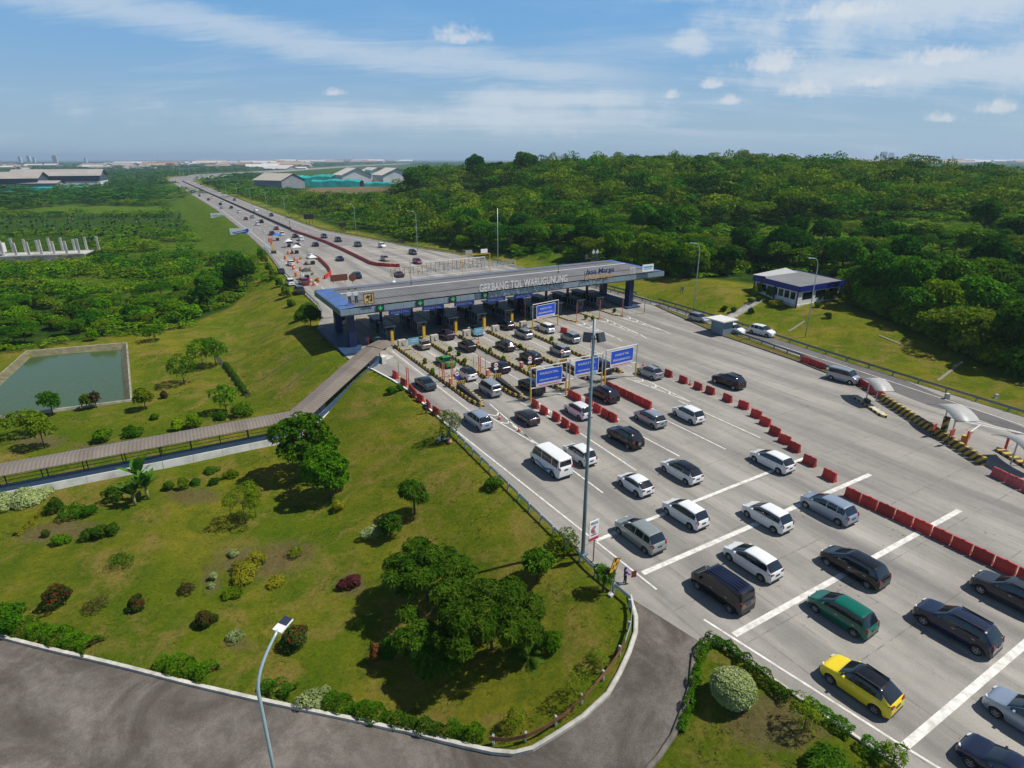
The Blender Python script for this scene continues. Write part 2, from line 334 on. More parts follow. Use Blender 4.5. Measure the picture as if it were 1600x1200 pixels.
def concrete_material():
    m = mat('plaza_concrete', (0.36, 0.34, 0.31), 0.85, spec=0.25); nt, b, N, L = nodes(m)
    g, v = srvec(nt); P = g.outputs['Position']
    mp = N('ShaderNodeMapping'); mp.inputs['Scale'].default_value = (1.0, 0.055, 1); L(v, mp.inputs[0])
    streak = noise(nt, mp.outputs[0], 0.55, 7, 0.62, 0.3, 0.34, 0.70)
    big = noise(nt, P, 0.06, 5, 0.6, 0.8, 0.35, 0.68); mid = noise(nt, P, 0.7, 8, 0.7, 0.2, 0.32, 0.7); fine = noise(nt, P, 8.0, 7, 0.8, 0, 0.3, 0.7)
    c = mixc(nt, big, (0.272, 0.253, 0.222), (0.372, 0.348, 0.306)); c = mixc(nt, math_node(nt, 'MULTIPLY', streak, 0.78), c, (0.165, 0.158, 0.150)); c = mixc(nt, math_node(nt, 'MULTIPLY', mid, 0.28), c, (0.40, 0.375, 0.335))
    sep = N('ShaderNodeSeparateXYZ'); L(v, sep.inputs[0])
    def joint(o, step, w):
        f = math_node(nt, 'FRACT', math_node(nt, 'DIVIDE', o, step)); d = math_node(nt, 'ABSOLUTE', math_node(nt, 'SUBTRACT', f, 0.5))
        return math_node(nt, 'GREATER_THAN', d, 0.5 - w/step/2)
    j = math_node(nt, 'MAXIMUM', joint(sep.outputs[0], 3.6, 0.07), joint(sep.outputs[1], 5.0, 0.08))
    jn = noise(nt, P, 0.9, 4, 0.6, 0, 0.35, 0.65)
    c = mixc(nt, math_node(nt, 'MULTIPLY', j, math_node(nt, 'MULTIPLY', jn, 0.9)), c, (0.12, 0.11, 0.10))
    sl = N('ShaderNodeTexWhiteNoise'); sl.noise_dimensions = '2D'; cx = N('ShaderNodeCombineXYZ'); L(math_node(nt, 'FLOOR', math_node(nt, 'DIVIDE', sep.outputs[0], 3.6)), cx.inputs[0]); L(math_node(nt, 'FLOOR', math_node(nt, 'DIVIDE', sep.outputs[1], 5.0)), cx.inputs[1]); L(cx.outputs[0], sl.inputs['Vector'])
    c = mixc(nt, math_node(nt, 'MULTIPLY', sl.outputs[0], 0.20), c, (0.22, 0.21, 0.195))
    # tyre wear: a soft dark band down each lane, broken up along its length
    lane = math_node(nt, 'ABSOLUTE', math_node(nt, 'SUBTRACT', math_node(nt, 'FRACT', math_node(nt, 'DIVIDE', math_node(nt, 'SUBTRACT', sep.outputs[0], 38.4), 6.4)), 0.5)); wear = N('ShaderNodeMapRange'); wear.interpolation_type = 'SMOOTHSTEP'; wear.inputs[1].default_value = 0.42; wear.inputs[2].default_value = 0.10; L(lane, wear.inputs[0])
    wn = noise(nt, mp.outputs[0], 0.35, 5, 0.6, 0, 0.35, 0.65); c = mixc(nt, math_node(nt, 'MULTIPLY', math_node(nt, 'MULTIPLY', wear.outputs[0], wn), 0.62), c, (0.135, 0.130, 0.125))
    spots = noise(nt, P, 2.6, 3, 0.5, 0.4, 0.675, 0.72); spz = noise(nt, P, 0.25, 3, 0.5, 0, 0.45, 0.6)
    c = mixc(nt, math_node(nt, 'MULTIPLY', spots, math_node(nt, 'MULTIPLY', spz, 0.9)), c, (0.035, 0.034, 0.034))
    k = math_node(nt, 'ADD', 0.88, math_node(nt, 'MULTIPLY', fine, 0.24)); s_ = N('ShaderNodeVectorMath'); s_.operation = 'SCALE'; L(c, s_.inputs[0]); L(k, s_.inputs['Scale']); L(s_.outputs[0], b.inputs['Base Color'])
    bp = N('ShaderNodeBump'); bp.inputs['Strength'].default_value = 0.15; bp.inputs['Distance'].default_value = 0.02; L(fine, bp.inputs['Height']); L(bp.outputs[0], b.inputs['Normal'])
    return m
def asphalt_material(name, c0, c1, warm):
    m = mat(name, c0, 0.9, spec=0.2); nt, b, N, L = nodes(m); g = N('ShaderNodeNewGeometry'); P = g.outputs['Position']
    big = noise(nt, P, 0.12, 7, 0.68, 1.2, 0.35, 0.66); mid = noise(nt, P, 0.8, 8, 0.72, 0.6, 0.34, 0.68); fine = noise(nt, P, 11, 6, 0.8, 0, 0.3, 0.7)
    c = mixc(nt, big, c0, c1); c = mixc(nt, math_node(nt, 'MULTIPLY', mid, 0.5), c, warm)
    k = math_node(nt, 'ADD', 0.75, math_node(nt, 'MULTIPLY', fine, 0.5)); s_ = N('ShaderNodeVectorMath'); s_.operation = 'SCALE'; L(c, s_.inputs[0]); L(k, s_.inputs['Scale']); L(s_.outputs[0], b.inputs['Base Color'])
    bp = N('ShaderNodeBump'); bp.inputs['Strength'].default_value = 0.25; bp.inputs['Distance'].default_value = 0.02; L(fine, bp.inputs['Height']); L(bp.outputs[0], b.inputs['Normal'])
    return m
def stripe_material(name, ca, cb, step, diag=0.0):   # painted alternating blocks along the road
    m = mat(name, ca, 0.6); nt, b, N, L = nodes(m); g, v = srvec(nt); sep = N('ShaderNodeSeparateXYZ'); L(v, sep.inputs[0])
    o = math_node(nt, 'ADD', sep.outputs[1], math_node(nt, 'MULTIPLY', sep.outputs[0], 0.35))
    if diag: o = math_node(nt, 'ADD', o, math_node(nt, 'MULTIPLY', sep.outputs[2], diag))
    f = math_node(nt, 'GREATER_THAN', math_node(nt, 'FRACT', math_node(nt, 'DIVIDE', o, step)), 0.5)
    dirt = noise(nt, g.outputs['Position'], 2.5, 6, 0.7, 0, 0.35, 0.75)
    c = mixc(nt, f, ca, cb); c = mixc(nt, math_node(nt, 'MULTIPLY', dirt, 0.4), c, (0.12, 0.10, 0.07)); L(c, b.inputs['Base Color']); return m
def roof_material(name, c0, c1, step, along=1):      # ribbed metal or fibre sheets
    m = mat(name, c0, 0.55, spec=0.4); nt, b, N, L = nodes(m)
    tc = N('ShaderNodeTexCoord'); sep = N('ShaderNodeSeparateXYZ'); L(tc.outputs['Object'], sep.inputs[0])
    w = math_node(nt, 'SINE', math_node(nt, 'MULTIPLY', sep.outputs[along], 2*math.pi/step))
    dirt = noise(nt, tc.outputs['Object'], 0.35, 7, 0.7, 0.5, 0.3, 0.72)
    panel = N('ShaderNodeTexWhiteNoise'); panel.noise_dimensions = '1D'; L(math_node(nt, 'FLOOR', math_node(nt, 'DIVIDE', sep.outputs[along], step*4)), panel.inputs['W'])
    f = math_node(nt, 'ADD', math_node(nt, 'MULTIPLY', dirt, 0.65), math_node(nt, 'MULTIPLY', panel.outputs[0], 0.35)); L(mixc(nt, f, c0, c1), b.inputs['Base Color'])
    bp = N('ShaderNodeBump'); bp.inputs['Strength'].default_value = 0.35; bp.inputs['Distance'].default_value = 0.05; L(w, bp.inputs['Height']); L(bp.outputs[0], b.inputs['Normal']); return m
def leaf_material(name, ca, cb, cc=None, hue=0.0, trans=0.25):
    m = mat(name, ca, 0.7, spec=0.02); nt, b, N, L = nodes(m)
    at = N('ShaderNodeAttribute'); at.attribute_name = 'tint'; oi = N('ShaderNodeObjectInfo')
    c = mixc(nt, at.outputs['Fac'], ca, cb)
    if cc: c = mixc(nt, math_node(nt, 'GREATER_THAN', at.outputs['Fac'], 0.93), c, cc)
    hs = N('ShaderNodeHueSaturation'); L(c, hs.inputs['Color'])
    L(math_node(nt, 'ADD', 0.5 - hue/2, math_node(nt, 'MULTIPLY', oi.outputs['Random'], hue)), hs.inputs['Hue'])
    L(math_node(nt, 'ADD', 0.78, math_node(nt, 'MULTIPLY', math_node(nt, 'FRACT', math_node(nt, 'MULTIPLY', oi.outputs['Random'], 7.31)), 0.5)), hs.inputs['Value'])
    L(hs.outputs[0], b.inputs['Base Color'])
    if trans:
        tr = N('ShaderNodeBsdfTranslucent'); L(hs.outputs[0], tr.inputs[0]); mx = N('ShaderNodeMixShader'); mx.inputs[0].default_value = trans
        out = nt.nodes['Material Output']; L(b.outputs[0], mx.inputs[1]); L(tr.outputs[0], mx.inputs[2]); L(mx.outputs[0], out.inputs[0])
    return m
M_ground = ground_material(); M_conc = concrete_material()
M_ramp = asphalt_material('ramp_asphalt', (0.080, 0.070, 0.060), (0.190, 0.171, 0.150), (0.072, 0.056, 0.042))
M_road = asphalt_material('road_asphalt', (0.10, 0.095, 0.095), (0.135, 0.128, 0.125), (0.16, 0.15, 0.14))
M_hwy = asphalt_material('motorway_surface', (0.20, 0.19, 0.18), (0.25, 0.238, 0.225), (0.16, 0.15, 0.145))
M_line = mat('road_paint', (0.70, 0.69, 0.64), 0.7, var=0.3, scale=1.6, col2=(0.40, 0.385, 0.35))
M_kerb = mat('kerb_concrete', (0.50, 0.48, 0.42), 0.9, var=0.35, scale=1.3, bump=0.2)
M_white = mat('white_paint', (0.72, 0.72, 0.70), 0.6, var=0.12, scale=0.8)
M_galv = mat('galvanised_steel', (0.46, 0.52, 0.55), 0.45, metal=0.5, var=0.15, scale=2)
M_rust = mat('rusty_steel', (0.20, 0.085, 0.035), 0.9, var=0.5, scale=2.5)
M_dark = mat('dark_metal', (0.03, 0.032, 0.035), 0.5)
M_black = mat('black_rubber', (0.018, 0.018, 0.02), 0.7)
M_red = mat('red_plastic', (0.52, 0.030, 0.022), 0.5, var=0.28, scale=1.1)
scuffed(M_red)
M_orange = mat('orange_paint', (0.62, 0.13, 0.05), 0.55, var=0.15)
M_yellow = mat('yellow_paint', (0.66, 0.40, 0.02), 0.55, var=0.2)
M_blue_sign = mat('blue_sign', (0.012, 0.075, 0.50), 0.4)
M_sign_white = mat('sign_white', (0.78, 0.78, 0.76), 0.5)
M_navy = mat('navy_panel', (0.012, 0.022, 0.085), 0.5, var=0.2)
M_blue_edge = mat('blue_roof_edge', (0.075, 0.14, 0.33), 0.5, var=0.25, scale=0.4)
M_fascia = mat('fascia_panel', (0.20, 0.265, 0.31), 0.4, var=0.12, scale=0.3)
M_glass = mat('dark_glass', (0.012, 0.016, 0.02), 0.08, spec=0.6)
M_booth = mat('booth_panel', (0.035, 0.045, 0.055), 0.4)
M_yb = stripe_material('kerb_stripes', (0.55, 0.36, 0.03), (0.022, 0.022, 0.022), 1.0)
M_ybw = stripe_material('wall_stripes', (0.50, 0.34, 0.03), (0.028, 0.026, 0.02), 0.95, 0.9)
M_teal = mat('teal_tarpaulin', (0.0, 0.30, 0.27), 0.6, var=0.4, scale=0.12)
M_tile = mat('terracotta_tiles', (0.30, 0.13, 0.07), 0.85, var=0.3, scale=0.1)
M_stone = mat('mossy_stone', (0.30, 0.28, 0.22), 0.95, var=0.55, scale=0.8, bump=0.4)
M_bark = mat('bark', (0.10, 0.075, 0.05), 0.95, var=0.4, scale=4)
# ================================================================== setting
def corridor(s, r):
    rl = np.interp(s, LS, LR); rr = np.interp(s, RS, RR)
    return (r > rl + 0.25) & (r < rr - 0.35)
BEDS = [(400, 880, 74, 26), (455, 862, 45, 20), (110, 828, 62, 16), (300, 775, 50, 14), (60, 835, 40, 14), (548, 915, 28, 20), (1215, 1128, 100, 50), (330, 905, 16, 26), (370, 1008, 24, 10), (165, 700, 60, 12), (60, 690, 50, 10)]
def build_ground():
    nr, na = 640, 420
    rad = 6.0*np.power(26000/6.0, np.linspace(0, 1, nr)); ang = np.linspace(R(-86), R(86), na)
    RR_, AA = np.meshgrid(rad, ang, indexing='ij')
    x = RR_*np.sin(AA); y = RR_*np.cos(AA) - 4.0
    z = terrain(x, y); s, r = SR(x, y)
    z = np.where(corridor(s, r), -0.30, z)
    ramp = in_poly(s, r, RAMP_POLY); z = np.where(ramp, z - 0.30, z)
    verts = np.stack([x, y, z], -1).reshape(-1, 3)
    i, j = np.meshgrid(np.arange(nr-1), np.arange(na-1), indexing='ij'); a = i*na + j
    faces = np.stack([a, a+1, a+na+1, a+na], -1).reshape(-1, 4)
    me = bpy.data.meshes.new('ground'); me.from_pydata(verts.tolist(), [], faces.tolist()); me.polygons.foreach_set('use_smooth', [True]*len(me.polygons))
    # zones: red = wild growth, green = meadow, blue = bare soil
    rl = np.interp(s, LS, LR); rr = np.interp(s, RS, RR); dl = rl - r; dr = r - rr
    sb = np.interp(r, [-60, -30, -10, 5, 15, 24, 30], [148, 149, 152, 156, 168, 190, 230])
    wild = np.where(dl > 0, smooth((s - sb)/5), 0); wild = np.where((dl > 0) & (s > 235), np.maximum(wild, smooth((dl-2)/8)*0.85), wild)
    wild = np.maximum(wild, smooth((-34 - r)/6)*(s < 160)*0)
    edge = np.interp(s, [0, 40, 70, 95, 120, 160], [24, 26, 34, 24, 12, 6])
    wr = np.where(dr > 0, smooth((dr - edge)/6), 0)
    mead = wr*0
    pu = np.array([project((float(a_), float(b_), float(c_))) if b_ > 4 else (0, 0, 1) for a_, b_, c_ in verts]) ; U = pu[:, 0].reshape(x.shape); V = pu[:, 1].reshape(x.shape)
    for cu, cv, ru, rv in ((1340, 362, 190, 26), (1090, 345, 50, 14), (1480, 395, 150, 18), (1200, 385, 90, 14), (870, 395, 60, 12)):
        mead = np.maximum(mead, smooth((1.25 - np.hypot((U-cu)/ru, (V-cv)/rv))/0.5)*wr)
    leftm = (dl > 0) & (s > 235)
    mead = np.where(leftm, np.maximum(mead, .8*smooth((24 - dl)/8)), mead)
    for cu, cv, ru, rv in ((250, 455, 60, 14), (130, 440, 80, 12), (330, 425, 50, 12), (215, 405, 60, 9), (160, 328, 120, 8), (300, 385, 70, 9)): mead = np.where((dl > 0) & (s > 140), np.maximum(mead, .8*smooth((1.3 - np.hypot((U-cu)/ru, (V-cv)/rv))/.6)), mead)
    soil = np.zeros(x.shape)
    for cu, cv, ru, rv in BEDS:
        d = np.hypot((U-cu)/ru, (V-cv)/rv); d = d + 0.18*np.sin(U*0.21)*np.cos(V*0.27); soil = np.maximum(soil, 0.75*smooth((1.1 - d)/0.5))
    soil = np.where(y < 130, soil, 0)
    d = np.hypot((U-545)/75, (V-300)/12); soil = np.maximum(soil, smooth((1.1-d)/0.3)*(y > 150))
    wild = np.clip(np.where(dr > 0, np.maximum(wild, wr), wild), 0, 1)
    ca = me.color_attributes.new('zone', 'FLOAT_COLOR', 'POINT'); colr = np.stack([wild, mead, soil, np.ones_like(x)], -1).reshape(-1).astype(np.float32); ca.data.foreach_set('color', colr)
    me.materials.append(M_ground); o = link('ground', me); tag(o, kind='structure'); return o
build_ground()

def strip(name, ss, fl, fr, z, m, n=1, kind='structure', drape=False):
    mb = MB(); rows = []
    for s in ss:
        a, b = fl(s), fr(s); rows.append([W(s, a+(b-a)*k/n, z) for k in range(n+1)])
    vs = [p for r_ in rows for p in r_]; fs = []
    for i in range(len(rows)-1):
        for k in range(n): q = i*(n+1)+k; fs.append((q, q+1, q+n+2, q+n+1))
    mb.add(vs, fs); o = mb.build(name, m); tag(o, kind=kind); return o
fL = lambda s: float(np.interp(s, LS, LR)); fR = lambda s: float(np.interp(s, RS, RR)) - 0.6
strip('plaza_road', [q for q in range(-40, 20, 2)] + [20, 20.8, 21.7, 23, 25, 26.5] + list(range(28, 242, 2)), fL, fR, 0.0, M_conc, 4)
strip('motorway', list(range(240, 1120, 8)), fL, fR, 0.0, M_hwy, 2)
# the motorway bending away to the right
bl = [W(1112, 39.5, 0.0), G(262, 282.5, .5), G(264, 279.5, .5), G(272, 276.5, .5), G(300, 273.0, .5), G(350, 270.3, .5), G(412, 267.0, .5), G(500, 261.5, .5), G(560, 258.2, .5), G(640, 255, .5)]
br = [W(1112, 69.4, 0.0), G(306, 281.5, .5), G(309, 280, .5), G(318, 278.6, .5), G(345, 276.2, .5), G(372, 273.8, .5), G(425, 269.6, .5), G(505, 263.6, .5), G(562, 259.6, .5), G(642, 256, .5)]
mb = MB(); mb.add(bl + br, [(i, i+1, len(bl)+i+1, len(bl)+i) for i in range(len(bl)-1)]); tag(mb.build('motorway_bend', M_hwy), kind='structure')
mb = MB(); mb.sweep([(-0.2, 0), (0.2, 0), (0.2, 1.3), (-0.2, 1.3)], [p + Vector((0, 0, 0.0)) for p in br[2:]]); o = mb.build('parapet', M_kerb); tag(o, 'pale concrete parapet along the far bend of the motorway', 'parapet')

# side road right of the plaza, drawn as a thin sheet over the concrete
def sr_of(u, v): p = G(u, v); return SR(p.x, p.y)
rampL = sorted([sr_of(1600, 684), sr_of(1523, 652), sr_of(1447, 633), sr_of(1380, 605), sr_of(1300, 573), (75, 95.3), (98, 98.5), (112, 99.2), (150, 98.0), (200, 92.3), (240, 81)] + [(10, 80), (-40, 52)])
rampR = sorted([sr_of(1600, 668), sr_of(1476, 621), sr_of(1395, 586), (57, 97.2), (81, 100.2), (111, 101.9), (150, 100.2), (200, 93.3), (240, 82.4)] + [(10, 84), (-40, 57)])
fa = lambda s: float(np.interp(s, [p[0] for p in rampL], [p[1] for p in rampL])); fb = lambda s: float(np.interp(s, [p[0] for p in rampR], [p[1] for p in rampR]))
strip('side_road', list(range(-36, 236, 3)), fa, fb, 0.005, M_road, 1)
vL = lambda s: float(np.interp(s, [50, 54, 59, 75, 98, 101], [88.6, 89.3, 90.3, 91.6, 97.4, 98.4])); vR = lambda s: float(np.interp(s, [50, 54, 59, 75, 98, 101], [88.8, 91.2, 92.4, 94.9, 98.2, 98.6]))
mb = MB(); vs = []; ss = [50, 54, 59, 65, 70, 75, 82, 90, 98, 101]
poly = [W(s, vL(s)) for s in ss] + [W(s, vR(s)) for s in ss[::-1]]
mb.prism([(p.x, p.y) for p in poly], -0.1, 0.14); vo = mb.build('grass_verge', M_ground); tag(vo, kind='structure')
ca = vo.data.color_attributes.new('zone', 'FLOAT_COLOR', 'POINT'); ca.data.foreach_set('color', np.array([0, 0, 0.45, 1]*len(vo.data.vertices), dtype=np.float32))
mb = MB(); path = poly + [poly[0]]; mb.sweep([(-0.09, 0), (0.09, 0), (0.09, 0.18), (-0.09, 0.18)], path); tag(mb.build('kerb', mat('dark_kerb', (0.10, 0.095, 0.085), 0.9, var=0.4)), kind='structure')

# sloping entry road at the lower left, draped over the land
def drape_strip(name, A, B, m, lift, n=10, sub=3):
    def dens(P, N=110):
        P = np.array(P, float); c = np.concatenate([[0], np.cumsum(np.hypot(*np.diff(P, axis=0).T))]); t = np.linspace(0, c[-1], N); return list(np.stack([np.interp(t, c, P[:, 0]), np.interp(t, c, P[:, 1])], 1))
    A, B = dens(A), dens(B); vs = []; fs = []
    for a, b in zip(A, B):
        for k in range(n+1):
            p = a + (b-a)*k/n; w = W(p[0], p[1]); vs.append((w.x, w.y, float(land(w.x, w.y)) + lift))
    for i in range(len(A)-1):
        for k in range(n): q = i*(n+1)+k; fs.append((q, q+1, q+n+2, q+n+1))
    mb = MB(); mb.smooth = True; mb.add(vs, fs); o = mb.build(name, m); tag(o, kind='structure'); return o
drape_strip('entry_road', RAMP_IN, RAMP_OUT, M_ramp, 0.0)
def drape(pts, lift=0.0, sub=4):
    out = []
    for i in range(len(pts)-1):
        for k in range(sub):
            a = np.array(pts[i]) + (np.array(pts[i+1])-np.array(pts[i]))*k/sub; w = W(a[0], a[1]); out.append(Vector((w.x, w.y, float(land(w.x, w.y)) + lift)))
    w = W(*pts[-1]); out.append(Vector((w.x, w.y, float(land(w.x, w.y)) + lift))); return out
KP = [(-0.16, -0.3), (0.16, -0.3), (0.16, 0.17), (0.08, 0.22), (-0.16, 0.22)]
mb = MB(); mb.sweep(KP, drape(RAMP_IN[1:])); tag(mb.build('kerb', M_kerb), kind='structure')
mb = MB(); mb.sweep(KP, drape(RAMP_OUT[1:])); tag(mb.build('kerb', mat('old_kerb', (0.17, 0.15, 0.12), 0.95, var=0.5, scale=1.5)), kind='structure')
# a joint across the entry road where the concrete starts
mb = MB(); mb.sweep([(-0.12, 0), (0.12, 0), (0.12, 0.17), (-0.12, 0.17)], [W(s, fL(s) - 0.05) for s in (62, 70, 78, 84, 90, 94)]); tag(mb.build('kerb', M_white), kind='structure')
mb = MB(); mb.sweep([(-0.1, 0), (0.1, 0), (0.1, 0.14), (-0.1, 0.14)], [W(s, fL(s) - 0.02) for s in (20.2, 18, 15, 10, 0, -12)]); tag(mb.build('kerb', M_kerb), kind='structure')

# pond
pw = [W(*p) for p in POND]
mb = MB(); mb.add([(p.x, p.y, LOW - 0.45) for p in pw], [(0, 1, 2, 3)])
M_water = mat('pond_water', (0.058, 0.090, 0.030), 0.10, spec=0.14, bump=0.02, scale=1.2, var=.12); tag(mb.build('pond_water', M_water), kind='structure')
ring = [np.array(p, float) for p in POND]; cen = sum(ring)/4
mb = MB(); n = 4; outer = [c + (c-cen)/np.linalg.norm(c-cen)*1.5 for c in ring]; inner = [c - (c-cen)/np.linalg.norm(c-cen)*2.6 for c in ring]
def P3(p, z): w = W(p[0], p[1]); return (w.x, w.y, z)
vs = [P3(p, LOW-0.1) for p in outer] + [P3(c + (c-cen)/np.linalg.norm(c-cen)*1.3, LOW+0.34) for c in ring] + [P3(c + (c-cen)/np.linalg.norm(c-cen)*0.9, LOW+0.34) for c in ring] + [P3(p, LOW-0.9) for p in inner]
mb.add(vs, [(k*4+i, k*4+(i+1) % 4, (k+1)*4+(i+1) % 4, (k+1)*4+i) for k in range(2) for i in range(4)]); mb.m = 1; mb.add(vs[8:], [(i, (i+1) % 4, 4+(i+1) % 4, 4+i) for i in range(4)])
o = mb.build('pond_wall', [M_stone, mat('mossy_bank', (.135, .125, .065), .95, var=.5, scale=.9, bump=.4)]); tag(o, 'mossy pale stone bank walled round the rectangular pond', 'pond wall')

# painted markings
LM = MB()
def line_sr(a, b, w=0.15, z=0.008):
    p, q = W(a[0], a[1], z), W(b[0], b[1], z); d = (q-p).normalized(); x = Vector((d.y, -d.x, 0))*w/2; LM.quad(p-x, p+x, q+x, q-x)
def line_px(a, b, w=0.15):
    line_sr(sr_of(*a), sr_of(*b), w)
for s, r0, r1 in ((29.5, 29.9, 62.5), (21.0, 30.9, 63.0), (10.0, 32.2, 62.0), (-1.0, 33.5, 62)): line_sr((s, r0), (s, r1), 0.5)
line_sr(sr_of(930, 845), sr_of(1256, 716), 0.4)
for a, b in (((690, 655), (1026, 921)), ((1100, 968), (1410, 1165)), ((800, 664), (942, 770)), ((898, 671), (994, 735)), ((1000, 680), (1062, 713)), ((1018, 645), (1134, 702)), ((1060, 626), (1188, 684)), ((612, 548), (760, 662))): line_px(a, b, 0.17)
for s in (-5, 2): pass
line_sr(sr_of(1410, 1165), (-6, 35.6), 0.17)
for k in range(5):                                   # hatched noses in front of the islands
    r = (35.3, 41.6, 48.3, 54.6, 61.0)[k]; ap = (54.0, r + (0.2 if k else -.1))
    line_sr((66.5, r-1.15), ap, 0.16); line_sr((68, r+1.15), ap, 0.16)
    for t in (0.18, 0.42, 0.66):
        s = 66.5 - 12.5*t; hw = 1.15*(1-t); line_sr((s+0.8*hw, r-hw), (s-0.4*hw, r), 0.22); line_sr((s+0.8*hw, r+hw), (s-0.4*hw, r), 0.22)
for k, (s0, r, endp) in enumerate(((97.7, 73.6, (972, 533)), (97.3, 79.5, (1011, 529)), (96.6, 85.0, (1047, 522)))):
    e = sr_of(*endp); ap = (s0-13, r + (e[1]-r)*0.45)
    line_sr((s0-0.5, r-1.1), ap, 0.17); line_sr((s0+0.2, r+1.1), ap, 0.17); line_sr(ap, e, 0.17)
    for t in (0.12, 0.32, 0.52, 0.72):
        c = (s0-0.5-12.5*t, r + (ap[1]-r)*t); hw = 1.1*(1-t); line_sr((c[0]+hw, c[1]-hw), (c[0]-0.3*hw, c[1]), 0.3); line_sr((c[0]+hw, c[1]+hw), (c[0]-0.3*hw, c[1]), 0.3)
for r in (34.0, 38.6, 45.0, 51.4, 57.8, 64.2): line_sr((70, r), (100, r), 0.14)
for s in (140, 151, 163, 176, 190, 204, 220, 238): line_sr((s, 62.5 if s < 230 else 63.5), (s, fa(s) - 6), 0.35)
line_sr((150, 93), (228, 80), 0.2); line_sr((228, 80), (300, 68.5), 0.2); line_sr((300, 68.5), (1110, 66.8), 0.22); line_sr((250, 38.5), (300, 40.0), 0.2); line_sr((300, 40.0), (460, 43.4), 0.22); line_sr((460, 43.4), (1110, 42.4), 0.22)
line_sr((315, 55.5), (1110, 52.8), 0.2); line_sr((315, 60.4), (1110, 58.6), 0.2)
for s in range(250, 1100, 12):
    line_sr((s, 46.5), (s+5, 46.5), 0.17); line_sr((s, 51.0), (s+5, 51.0), 0.17)
    if s > 290: line_sr((s, 63.3), (s+5, 63.3), 0.17)
for s in range(150, 215, 8): line_sr((s, 36.5), (s+4, 36.5), 0.25)
line_sr((26, 92.0), (52, 94.7), 0.15, 0.012); line_sr((52, 94.7), (75, 96.0), 0.15, 0.012); line_sr((75, 96.0), (104, 99.4), 0.15, 0.012)
line_sr((24, 90.0), (33, 86.0), 0.2, 0.012); line_sr((24, 90.0), (18.5, 88.5), 0.2, 0.012); line_sr((33, 87.5), (26, 89.3), 0.2, 0.012)
tag(LM.build('road_markings', M_line), kind='structure')
# ================================================================== vehicles
PAINT = {}
def paint(name, col, rough=0.32, metal=0.0):
    if name not in PAINT: PAINT[name] = mat('paint_' + name, col, rough, metal, coat=0.5, spec=0.35, var=0.05, scale=0.6)
    return PAINT[name]
paint('white', (0.70, 0.71, 0.70)); paint('pearl', (0.62, 0.60, 0.63)); paint('silver', (0.33, 0.36, 0.39), 0.3, 0.45); paint('silver_blue', (0.30, 0.36, 0.44), 0.3, 0.4)
paint('silver_green', (0.30, 0.335, 0.315), 0.3, 0.4); paint('grey', (0.13, 0.14, 0.155), 0.3, 0.3); paint('dark_grey', (0.028, 0.029, 0.034), 0.25)
paint('black', (0.007, 0.007, 0.009), 0.2); paint('navy', (0.010, 0.015, 0.038), 0.22); paint('yellow', (0.78, 0.60, 0.010)); paint('green', (0.0, 0.105, 0.068), 0.22)
paint('bright_green', (0.03, 0.24, 0.03)); paint('teal', (0.014, 0.045, 0.058), 0.25); paint('purple', (0.035, 0.015, 0.035), 0.25); paint('red', (0.22, 0.018, 0.025), 0.25, 0.1)
paint('champagne', (0.30, 0.27, 0.22), 0.3, 0.4); paint('plum', (0.16, 0.02, 0.07), 0.25, 0.1)
M_tyre = mat('tyre', (0.016, 0.016, 0.017), 0.85); M_rim = mat('alloy', (0.45, 0.46, 0.48), 0.3, metal=0.8); M_cglass = mat('car_glass', (0.010, 0.014, 0.020), 0.05, spec=0.75)
M_trim = mat('black_trim', (0.02, 0.02, 0.022), 0.55); M_under = mat('underbody', (0.010, 0.010, 0.010), 0.9)
M_tail = mat('tail_lamp', (0.26, 0.010, 0.014), 0.18, coat=0.6); M_head = mat('head_lamp', (0.55, 0.58, 0.60), 0.12, coat=0.8); M_plate = mat('number_plate', (0.04, 0.04, 0.045), 0.5)
M_chrome = mat('chrome', (0.6, 0.6, 0.62), 0.15, metal=0.9)
SPEC = {   # lengths in metres; x runs from the nose (0) to the tail (L)
 'mpv':       dict(L=4.25, W=1.70, H=1.70, hood=0.98, cowl=1.12, xc=0.84, xr=1.80, xe=3.72, xt=4.13, zt=1.06, belt=1.00, tum=.16, rails=False),
 'large_mpv': dict(L=4.65, W=1.79, H=1.76, hood=1.02, cowl=1.15, xc=0.92, xr=1.98, xe=4.08, xt=4.50, zt=1.12, belt=1.04, tum=.16, rails=False),
 'wagon':     dict(L=4.45, W=1.72, H=1.62, hood=0.94, cowl=1.08, xc=0.86, xr=1.95, xe=3.85, xt=4.33, zt=1.05, belt=0.97, tum=.18, rails=False),
 'hatch':     dict(L=3.75, W=1.68, H=1.50, hood=0.92, cowl=1.03, xc=0.80, xr=1.70, xe=3.05, xt=3.62, zt=1.02, belt=0.96, tum=.19, rails=False),
 'crossover': dict(L=4.12, W=1.74, H=1.64, hood=1.00, cowl=1.12, xc=1.05, xr=1.80, xe=3.35, xt=3.98, zt=1.13, belt=1.05, tum=.19, rails=True),
 'suv':       dict(L=4.70, W=1.86, H=1.80, hood=1.12, cowl=1.24, xc=1.25, xr=2.05, xe=4.05, xt=4.55, zt=1.18, belt=1.12, tum=.17, rails=True),
 'sedan':     dict(L=4.45, W=1.74, H=1.47, hood=0.88, cowl=1.00, xc=1.15, xr=1.95, xe=2.95, xt=3.75, zt=1.03, belt=0.94, tum=.20, rails=False),
 'van':       dict(L=4.15, W=1.68, H=1.92, hood=0.98, cowl=1.15, xc=0.55, xr=1.25, xe=3.92, xt=4.07, zt=1.22, belt=1.10, tum=.08, rails=False),
 'minibus':   dict(L=5.35, W=1.92, H=2.28, hood=0.98, cowl=1.20, xc=0.50, xr=1.20, xe=5.10, xt=5.24, zt=1.40, belt=1.22, tum=.07, rails=False),
}
